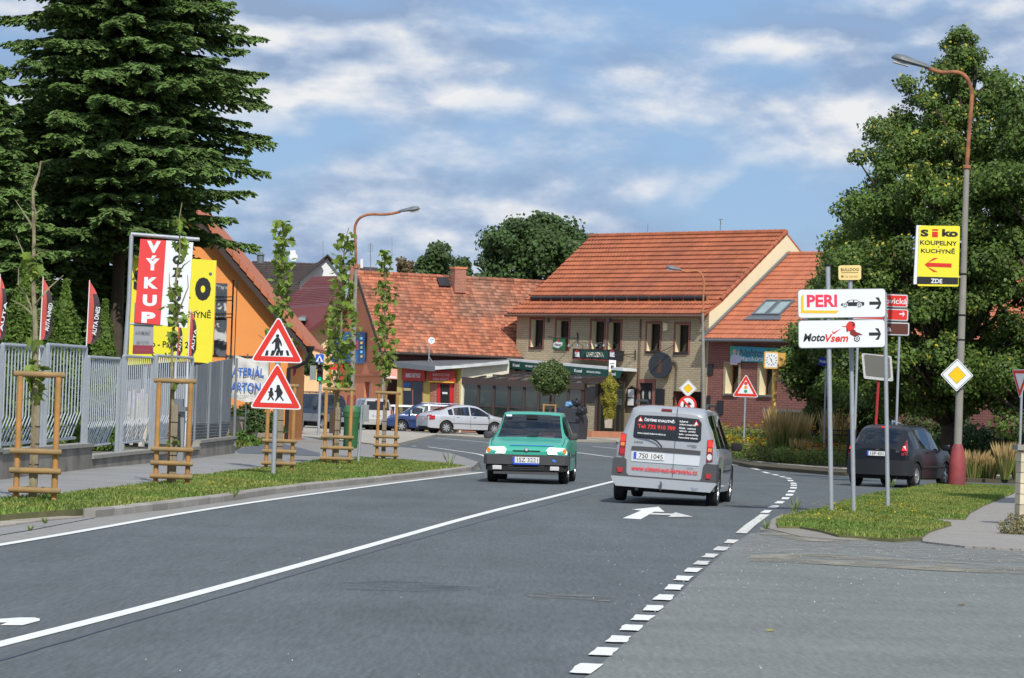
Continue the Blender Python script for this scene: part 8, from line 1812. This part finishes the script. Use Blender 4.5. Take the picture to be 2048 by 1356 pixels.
# --- silver firs on the left
def fir(label, base, H, R0, seed, z0=.6, pr_=None, m_a=m_fir, m_b=m_firl):
 rs = np.random.RandomState(seed); t = thing('fir_tree', label, 'tree', base, 0, 'dark firs on the left'); w = MB(); w.tube([(0, 0, -.2), (.05, 0, H * .5), (0, 0, H)], [.24, .15, .02], 9)
 Pn, Dn, Sn, Tn, Kn = [], [], [], [], []
 z = z0; i = 0
 while z < H * .97:
  f = z / H; R_ = float(np.interp(z, pr_[0], pr_[1])) if pr_ else R0 * (1 - f) ** .62; nb = rs.randint(6, 9); a0 = rs.uniform(0, 6.28)
  for b in range(nb):
   a = a0 + 2 * PI * b / nb + rs.uniform(-.25, .25); L_ = R_ * rs.uniform(.62, 1.12); zz = z + rs.uniform(-.12, .12)
   dirv = np.array([math.cos(a), math.sin(a), 0]); side = np.array([-math.sin(a), math.cos(a), 0]); drop = rs.uniform(.10, .30) * (1 - f * .8); asc = .18 + .5 * f
   def axis(u): return np.array([0, 0, zz]) + dirv * L_ * u + np.array([0, 0, 1]) * L_ * (asc * u - (drop + asc) * u ** 1.6 + .10 * u ** 5)
   w.tube([Vector(axis(u)) for u in (0, .35, .7, .95)], [.05 * L_ / 4 + .01, .035 * L_ / 4 + .008, .015, .005], 4)
   ns = int(18 + L_ * 15)
   for k in range(ns):
    u = .22 + .78 * (k + rs.rand()) / ns; sd_ = 1 if k % 2 else -1; p0 = axis(u); l2 = (.30 + .42 * L_ / 4) * (1.15 - u * .85) * rs.uniform(.7, 1.15) * 1.35
    dd = dirv * .62 + side * sd_ * .78 + np.array([0, 0, -.10 - .60 * rs.rand()]); dd /= np.linalg.norm(dd)
    m_ = max(3, int(l2 / .10));
    for j in range(m_):
     v = (j + .5) / m_; c_ = p0 + dd * l2 * v + np.array([0, 0, -.10 * v * v * l2]); s2 = 1 if j % 2 else -1
     d3 = dd * .75 + (dirv * .5 - side * sd_ * .5) * s2 * .55 + rs.normal(size=3) * .12; d3 /= np.linalg.norm(d3)
     Pn.append(c_ + d3 * .07); Dn.append(d3); Sn.append(rs.uniform(.18, .32)); Tn.append(rs.normal(.5, .18)); Kn.append(v > .66 or u > .85)
  z += rs.uniform(.22, .34) * (1.15 - .5 * f); i += 1
 w.build('trunk', m_trunk, t, kind='stuff')
 P_, D_, S_, T_, K_ = np.array(Pn), np.array(Dn), np.array(Sn), np.clip(np.array(Tn), 0, 1), np.array(Kn)
 n = len(P_); upv = unit(np.array([0, -.35, 1.]) + rs.normal(size=(n, 3)) * .6); a_ = unit(np.cross(D_, upv)); V_ = [];
 for msk, mm, nm in ((~K_, m_a, 'needles'), (K_, m_b, 'tip_needles')):
  P2, D2_, A2_, S2, T2 = P_[msk], D_[msk], a_[msk], S_[msk][:, None], T_[msk]
  N2 = np.cross(D2_, A2_)
  # two crossed narrow sprays so that fronds have body
  q1 = np.stack([P2 - D2_ * S2 * .5, P2 + A2_ * S2 * .24 + D2_ * S2 * .05, P2 + D2_ * S2 * .55, P2 - A2_ * S2 * .24 + D2_ * S2 * .05], 1)
  q2 = np.stack([P2 - D2_ * S2 * .5, P2 + N2 * S2 * .17, P2 + D2_ * S2 * .5, P2 - N2 * S2 * .17], 1)
  V2 = np.concatenate([q1, q2]).reshape(-1, 3); F2 = np.arange(len(V2)).reshape(-1, 4); np_mesh(nm, V2, F2, np.concatenate([T2, T2]), mm, t, 'stuff')
 return t
fir('huge dark fir towering over the fence and yellow billboard', (at(222, 900, 99.8).x, 99.8, 0), 20, 4.6, 41, 6.1, ([4.6, 7.2, 10.7, 13.8, 16.5, 20], [3.3, 4.0, 4.6, 3.4, 2.2, .1]))
fir('second dark fir cut by the left photo edge', (at(-70, 900, 94).x, 94, 0), 11.5, 3.6, 42)
fir('lower fir filling the space behind the feather flags', (at(70, 900, 100).x, 100, 0), 11, 2.3, 43)
fir('short dense fir between the big trunk and the yellow billboard', (at(195, 900, 104).x, 104, 0), 9.5, 2.7, 44)
# small hedge behind the buff wall and shrubs
def bush(label, px, pyb, Y, W, D_, H, n, m, seed, base_z=0, size=.09, cat='shrub', name='shrub'):
 rs = np.random.RandomState(seed); c = at(px, pyb, Y); t = thing(name, label, cat, (c.x, Y, base_z)); d = unit(rs.normal(size=(n, 3))); d[:, 2] = np.abs(d[:, 2]); u = rs.rand(n) ** .25; lump = 1 + .18 * np.sin(d[:, 0] * 8 + seed) * np.sin(d[:, 2] * 7 + 2) + .1 * np.sin(d[:, 1] * 13)
 P_ = d * (u * lump)[:, None] * np.array([W, D_, H]); V_, F_ = leaf_quads(P_, unit(d + rs.normal(size=(n, 3)) * .7), size * rs.uniform(.7, 1.4, n), .65); np_mesh('foliage', V_, F_, np.clip(rs.normal(.5, .22, n), 0, 1), m, t, 'stuff'); return t
bush('dark green hedge under the fabric banner', 500, 840, 109, 1.2, .5, .95, 7000, m_lf2, 51, .45, .09, 'hedge', 'hedge')
bush('weedy green clump at the foot of the buff wall', 484, 880, 101, .55, .4, .42, 2500, mat('weed_leaf', (.10, .19, .03), .6, .2, 3, tint=.4, trans=.25), 52, .1, .08)
bush('dark shrubs in the shade behind the black hatchback', 1800, 880, 108, 1.4, .6, 1.0, 5000, m_lf2, 53, 0, .1)
bush('dark undergrowth below the lindens at the photo edge', 1980, 900, 104, 3.0, 1.0, 1.5, 12000, m_lf2, 54, 0, .12)
bush('dark undergrowth right of the shaded trunk', 1880, 900, 110, 2.0, 1.0, 1.9, 7000, m_lf2, 56, 0, .12)
bush('dry bush spilling round the foot of the stone pillar', 2040, 1085, 46.5, .32, .25, .30, 1500, mat('dry_leaf', (.22, .20, .09), .8, .25, 5, tint=.4, trans=.2), 55, .03, .035)

# --- grass, weeds, flowers
m_grass = mat('grass_blades', (.16, .25, .045), .6, .22, .9, tint=.45, trans=.3, col2=(.27, .30, .07))
m_grass_d = mat('dry_grass', (.46, .33, .14), .8, .15, 2, tint=.35, trans=.2)
m_grass_g = mat('reed_green', (.17, .23, .05), .7, .2, 2, tint=.4, trans=.25)
def in_poly(P, poly):
 x, y = P[:, 0], P[:, 1]; ins = np.zeros(len(P), bool); n = len(poly)
 for i in range(n):
  (x1_, y1_), (x2_, y2_) = poly[i], poly[(i + 1) % n]
  c = ((y1_ > y) != (y2_ > y)) & (x < (x2_ - x1_) * (y - y1_) / ((y2_ - y1_) or 1e-9) + x1_); ins ^= c
 return ins
def blades(name, poly, dens, h, m, z, label, seed, wd=.010, spread=.5, hvar=.5, ymax=None, patch=0):
 rs = np.random.RandomState(seed); pa = np.array(poly); mn, mx = pa.min(0), pa.max(0); A_ = (mx - mn).prod(); n = int(A_ * dens)
 P = rs.rand(n, 2) * (mx - mn) + mn; P = P[in_poly(P, poly)]
 if patch:
  v = np.sin(P[:, 0] * 2.1 + 1) * np.sin(P[:, 1] * .7 + seed) + np.sin(P[:, 0] * 5.3) * np.sin(P[:, 1] * 2.2) * .6; P = P[rs.rand(len(P)) < np.clip(.75 + v * .4, .15, 1)]
 n = len(P); gzv = np.array([gz(a, b) for a, b in P]); hh = h * rs.uniform(1 - hvar, 1 + hvar, n) * (1 + .3 * np.sin(P[:, 0] * 3) * np.sin(P[:, 1] * 1.1)); a = rs.rand(n) * 2 * PI; le = rs.rand(n) * spread
 b0 = np.stack([P[:, 0], P[:, 1], z + gzv], 1); sx = np.stack([np.cos(a), np.sin(a), 0 * a], 1); ln = np.stack([-np.sin(a), np.cos(a), 0 * a], 1); w_ = wd * rs.uniform(.6, 1.5, n)
 mid_ = b0 + ln * (hh * le * .35)[:, None] + np.array([0, 0, 1]) * (hh * .6)[:, None]; tip = b0 + ln * (hh * le)[:, None] + np.array([0, 0, 1]) * hh[:, None]
 V_ = np.stack([b0 - sx * w_[:, None], b0 + sx * w_[:, None], mid_ + sx * (w_ * .8)[:, None], tip, mid_ - sx * (w_ * .8)[:, None]], 1).reshape(-1, 3); F_ = np.arange(n * 5).reshape(-1, 5)
 o = np_mesh(name, V_, F_, rs.rand(n), m, None, 'stuff'); o['label'] = label; return o
vl = [(p[0], p[1]) for p in verge_l if p[0] > -9]
blades('grass', [q for q in gpts([(-60, 1034), (0, 1028), (186, 1014)], HK) + kin + gpts(verge_up[:-1] + [(-60, 1008)], HK)], 1000, .042, m_grass, HK - .01, 'short green grass of the verge beside the kerb', 61, .009, .9, .55, patch=1)
blades('grass', gpts(grass_r, HR), 1100, .042, m_grass, HR, 'short bright grass round the direction sign posts', 62, .008, .9, .5)
blades('grass', gq, 500, .12, m_grass, .1, 'longer grass in front of the buff wall', 63, .012, .8)
def flowers(name, poly, n, h, cols, size, z, label, seed, stem=True, heads=None):
 rs = np.random.RandomState(seed); pa = np.array(poly); mn, mx = pa.min(0), pa.max(0); P = rs.rand(n * 4, 2) * (mx - mn) + mn; P = P[in_poly(P, poly)][:n]; n = len(P); hh = h * rs.uniform(.6, 1.25, n)
 for ci, mc_ in enumerate(cols):
  idx = np.arange(n) % len(cols) == ci; Q = P[idx]; h_ = hh[idx]; k = len(Q)
  mb = MB()
  for (x, y), zz in zip(Q, h_):
   s = size * rs.uniform(.6, 1.3); a0 = rs.rand() * 6; nx, ny = rs.normal(size=2) * .35; zc_ = z + gz(x, y) + zz; c = Vector((x, y, zc_)); rot = Matrix.Rotation(nx - .5, 3, 'X') @ Matrix.Rotation(ny, 3, 'Y')
   mb.face([c + rot @ Vector((math.cos(a0 + t * PI / 3) * s * (1 if t % 2 else .8), math.sin(a0 + t * PI / 3) * s * (1 if t % 2 else .8), .0)) for t in range(6)])
  o = mb.build(name, mc_, None, kind='stuff'); o['label'] = label[ci] if isinstance(label, list) else label
m_fo = mat('orange_petal', (.75, .22, .02), .6, .2, 5, tint=.3, trans=.2); m_fy = mat('yellow_petal', (.80, .60, .03), .6, .15, 5, tint=.2, trans=.2); m_fw = mat('white_petal', (.75, .75, .7), .6, .1, 5); m_fp = mat('pink_petal', (.45, .22, .25), .7, .2, 5, tint=.3)
flowers('dandelion_flowers', gpts([(1600, 1052), (1600, 1030), (1660, 1018), (1740, 1010), (1860, 1030), (1850, 1048), (1700, 1062)], HR), 150, .14, [m_fy], .017, HR, 'small yellow wild flowers round the sign posts', 71)
flowers('dandelion_flowers', gpts([(-50, 1020), (500, 970), (900, 932), (720, 920), (500, 940), (0, 1008)], HK), 55, .10, [m_fy, m_fw], .018, HK, ['scattered yellow flowers in the left verge', 'scattered white flowers in the left verge'], 72)
# bed: mixed foliage mass, then blooms and feather grasses
bedp = [(p[0], p[1]) for p in bed]
m_bedg = mat('bed_foliage', (.14, .20, .04), .65, .25, .8, tint=.5, trans=.25, col2=(.13, .15, .03))
front = gpts([(1440, 913), (1503, 924), (1544, 928), (1656, 937), (1690, 938), (1700, 930), (1640, 922), (1540, 915), (1450, 903)], .12)
def mass(poly, n, h, m, seed, label, sz=(.05, .13), name='bed_plants'):
 rs = np.random.RandomState(seed); pa = np.array(poly); mn, mx = pa.min(0), pa.max(0); P = rs.rand(n * 5, 2) * (mx - mn) + mn; P = P[in_poly(P, poly)][:n]; n = len(P); top = h * (.55 + .45 * (np.sin(P[:, 0] * 2.3 + seed) * np.sin(P[:, 1] * 1.7) * .5 + .5) + .25 * np.sin(P[:, 0] * 7) * np.sin(P[:, 1] * 6)); z = .1 + np.array([gz(a, b) for a, b in P]) + top * rs.rand(n) ** .5
 V_, F_ = leaf_quads(np.stack([P[:, 0], P[:, 1], z], 1), unit(rs.normal(size=(n, 3)) + np.array([0, -.4, .5])), rs.uniform(sz[0], sz[1], n), .4); o = np_mesh(name, V_, F_, rs.rand(n), m, None, 'stuff'); o['label'] = label; return [(a, b) for a, b in P], z
Yf = lambda px, Y: at(px, 900, Y).x
def band(pxs, y0, y1): return [(Yf(pxs[0], y0), y0), (Yf(pxs[1], y0), y0), (Yf(pxs[1], y1), y1), (Yf(pxs[0], y1), y1)]
b_front = [(Yf(1425, 113.5), 113.5), (Yf(1500, 104.5), 104.5), (Yf(1560, 102.5), 102.5), (Yf(1690, 100.6), 100.6), (Yf(1700, 108), 108), (Yf(1560, 110), 110), (Yf(1470, 117), 117), (Yf(1425, 118), 118)]
b_back = [(Yf(1400, 119), 119), (Yf(1560, 112), 112), (Yf(1700, 110), 110), (Yf(1700, 130), 130), (Yf(1560, 134), 134), (Yf(1400, 134), 134)]
mass(b_front, 26000, .55, m_bedg, 81, 'low mixed green plants along the front of the flower bed')
mass(b_back, 22000, .95, m_bedg, 82, 'taller green plants at the back of the flower bed', (.07, .18))
rs = np.random.RandomState(5)
flowers('orange_flowers', b_back, 260, 1.0, [m_fo, m_fy], .055, .1, ['orange flowers scattered through the bed before the pink wall', 'yellow flowers scattered through the bed before the pink wall'], 83)
flowers('orange_flowers', [(Yf(1445, 112), 112), (Yf(1530, 106), 106), (Yf(1545, 109), 109), (Yf(1460, 116), 116)], 240, .60, [m_fo, m_fy, m_fy], .045, .1, ['orange daisies massed near the van mirror', 'yellow daisies massed near the van mirror', 'bright yellow daisies near the kerb bend'], 84)
flowers('orange_flowers', [(Yf(1590, 103), 103), (Yf(1692, 101.5), 101.5), (Yf(1695, 106), 106), (Yf(1600, 108), 108)], 260, .55, [m_fo, m_fo, m_fp], .04, .1, ['orange blooms left of the black hatchback', 'deep orange blooms left of the black hatchback', 'dusty pink blooms left of the black hatchback'], 85)
def feather_grass(label, px, Y, W, H, n, seed, frac=.5, lean_=.35, z0=.1):
 rs = np.random.RandomState(seed); t = thing('ornamental_grass', label, 'grass clump', (Yf(px, Y), Y, z0), 0, 'clumps of feather reed grass')
 for nm, mm, k, h_, wd in (('blades', m_grass_g, n, H * .72, .012), ('plumes', m_grass_d, n // 2, H, .016)):
  a = rs.rand(k) * 2 * PI; r0 = W * .55 * rs.rand(k) ** .5; b0 = np.stack([r0 * np.cos(a), r0 * np.sin(a), 0 * a], 1); hh = h_ * rs.uniform(.7, 1.08, k); out = np.stack([np.cos(a), np.sin(a), 0 * a], 1); le = (lean_ * r0 / W + rs.uniform(0, .12, k)) * hh
  tip = b0 + out * le[:, None] + np.array([0, 0, 1]) * hh[:, None]; s0 = .62 if nm == 'plumes' else 0; st = b0 + (tip - b0) * s0; b_ = rs.rand(k) * PI; sx = np.stack([np.cos(b_), np.sin(b_), 0 * b_], 1) * (wd * rs.uniform(.7, 1.4, k))[:, None]; md = st + (tip - st) * .5
  if nm == 'plumes': V_ = np.stack([st - sx * .2, md - sx, tip, md + sx], 1).reshape(-1, 3); np_mesh(nm, V_, np.arange(len(V_)).reshape(-1, 4), rs.rand(k), mm, t, 'stuff'); V_ = np.stack([b0 - sx * .3, b0 + sx * .3, st + sx * .3, st - sx * .3], 1).reshape(-1, 3); np_mesh('stems', V_, np.arange(len(V_)).reshape(-1, 4), rs.rand(k), mm, t, 'stuff')
  else: V_ = np.stack([st - sx, st + sx, md + sx * .8 , tip, md - sx * .8], 1).reshape(-1, 3); np_mesh(nm, V_, np.arange(len(V_)).reshape(-1, 5), rs.rand(k), mm, t, 'stuff')
 return t
feather_grass('tallest golden feather grass clump in the middle of the bed', 1566, 105.5, .42, 1.75, 700, 91)
feather_grass('feather grass clump just right of the tallest one', 1592, 106, .4, 1.6, 600, 92)
feather_grass('feather grass clump leaning left at the clock pole', 1553, 107.5, .3, 1.5, 400, 93)
feather_grass('pale feather grass behind the left sign post', 1672, 112, .5, 1.8, 500, 94); feather_grass('pale feather grass behind the railing', 1700, 113, .5, 1.75, 500, 95)
feather_grass('short green clump in front of the feather grasses', 1600, 104, .35, .8, 400, 96)
for k, (px, Y, H, W) in enumerate(((1950, 88.5, .75, .42), (1975, 88.5, .65, .42), (2012, 87.5, 1.0, .17), (2035, 88, .95, .15))): feather_grass(['low green grass clump right of the red pole base', 'low grass clump before the dark undergrowth', 'golden plumed grass by the give way post', 'golden plumed grass cut by the photo edge'][k], px, Y, W, H, 420, 100 + k, lean_=.5)
# weeds at the kerb
def weed(px, py, h, H, label, seed):
 g = G(px, py, h); rs = random.Random(seed); t = thing('weed', label, 'weed', (g.x, g.y, h), 0, 'weeds growing from the kerb joints'); w = MB()
 for k in range(26):
  a = rs.uniform(0, 6.28); l = H * rs.uniform(.5, 1.1); d = Vector((math.cos(a) * .4, math.sin(a) * .4, rs.uniform(.4, 1))).normalized(); p = d * l * rs.uniform(.2, .6); s = Vector((-math.sin(a), math.cos(a), 0)) * .012; w.face([p - s, p + d * l * .5, p + s])
 w.build('leaves', m_grass_g, t, kind='stuff'); return t
for k, (px, py, h, H, lb_) in enumerate(((468, 1000, .01, .22, 'weed growing from the kerb joint left of centre'), (250, 1026, .01, .16, 'small weed in the gutter near the driveway'), (875, 944, .01, .3, 'taller weed at the kerb joint near the verge tip'), (898, 938, .1, .45, 'tallest weed standing at the verge tip'), (1532, 1062, .03, .2, 'dark weed at the worn corner of the right verge'), (1590, 1030, .05, .32, 'upright weed at the top edge of the right verge'), (1784, 978, .05, .35, 'weed tuft under the black hatchback bumper'), (90, 1050, .03, .12, 'grass tuft between the sunken slabs'), (60, 1064, .03, .1, 'grass tuft at the front edge of the slabs'))): weed(px, py, h, H, lb_, k)
# fallen leaves and pebbles on the forecourt
for k, (px, py, s, c, lb_) in enumerate(((1548, 1262, .05, m_leaf_yl, 'yellow fallen leaf in the middle of the forecourt'), (1928, 1210, .05, MATS['autumn_leaf'], 'brown fallen leaf at the far side of the forecourt'))):
 g = G(px, py, .01); t = thing('fallen_leaf', lb_, 'leaf', (g.x, g.y, .012), 1.0 + k); mb = MB(); lobed(mb, Vector((0, 0, .012)), s * 1.6, Matrix.Rotation(-.1, 3, 'X')); mb.build('blade', c, t)
mb = MB(); rs = np.random.RandomState(77)
for k in range(420):
 px, py = rs.uniform(1180, 2048), 1080 + abs(rs.normal() * 60)
 if rs.rand() < .12: px, py = rs.uniform(0, 2048), rs.uniform(1100, 1356)
 g = G(px, py, .01); s = rs.uniform(.003, .008);
 if not (px > 1480 - (py - 1080) * 1.1 or rs.rand() < .3): continue
 mb.add([(g.x - s, g.y, .010), (g.x, g.y - s, .010), (g.x + s, g.y, .010), (g.x, g.y + s, .010), (g.x, g.y, .012 + s)], [(0, 1, 4), (1, 2, 4), (2, 3, 4), (3, 0, 4)])
o = mb.build('loose_stones', mat('pale_pebble', (.42, .41, .38), .9, .2, 5, tint=.4), None, kind='stuff'); o['label'] = 'pale loose chippings scattered over the forecourt'
# off-frame trees that shade the right-hand corner
broad_tree('maple_tree', 'maple outside the frame shading the right verge', (12.75, 60.5, 0), 8.5, [(.25, 1.0), (.4, 2.0), (.6, 2.4), (.8, 1.9), (1.0, .4)], .2, 2, m_lf2, 14000, .2, 60, 33, (.5, .9))
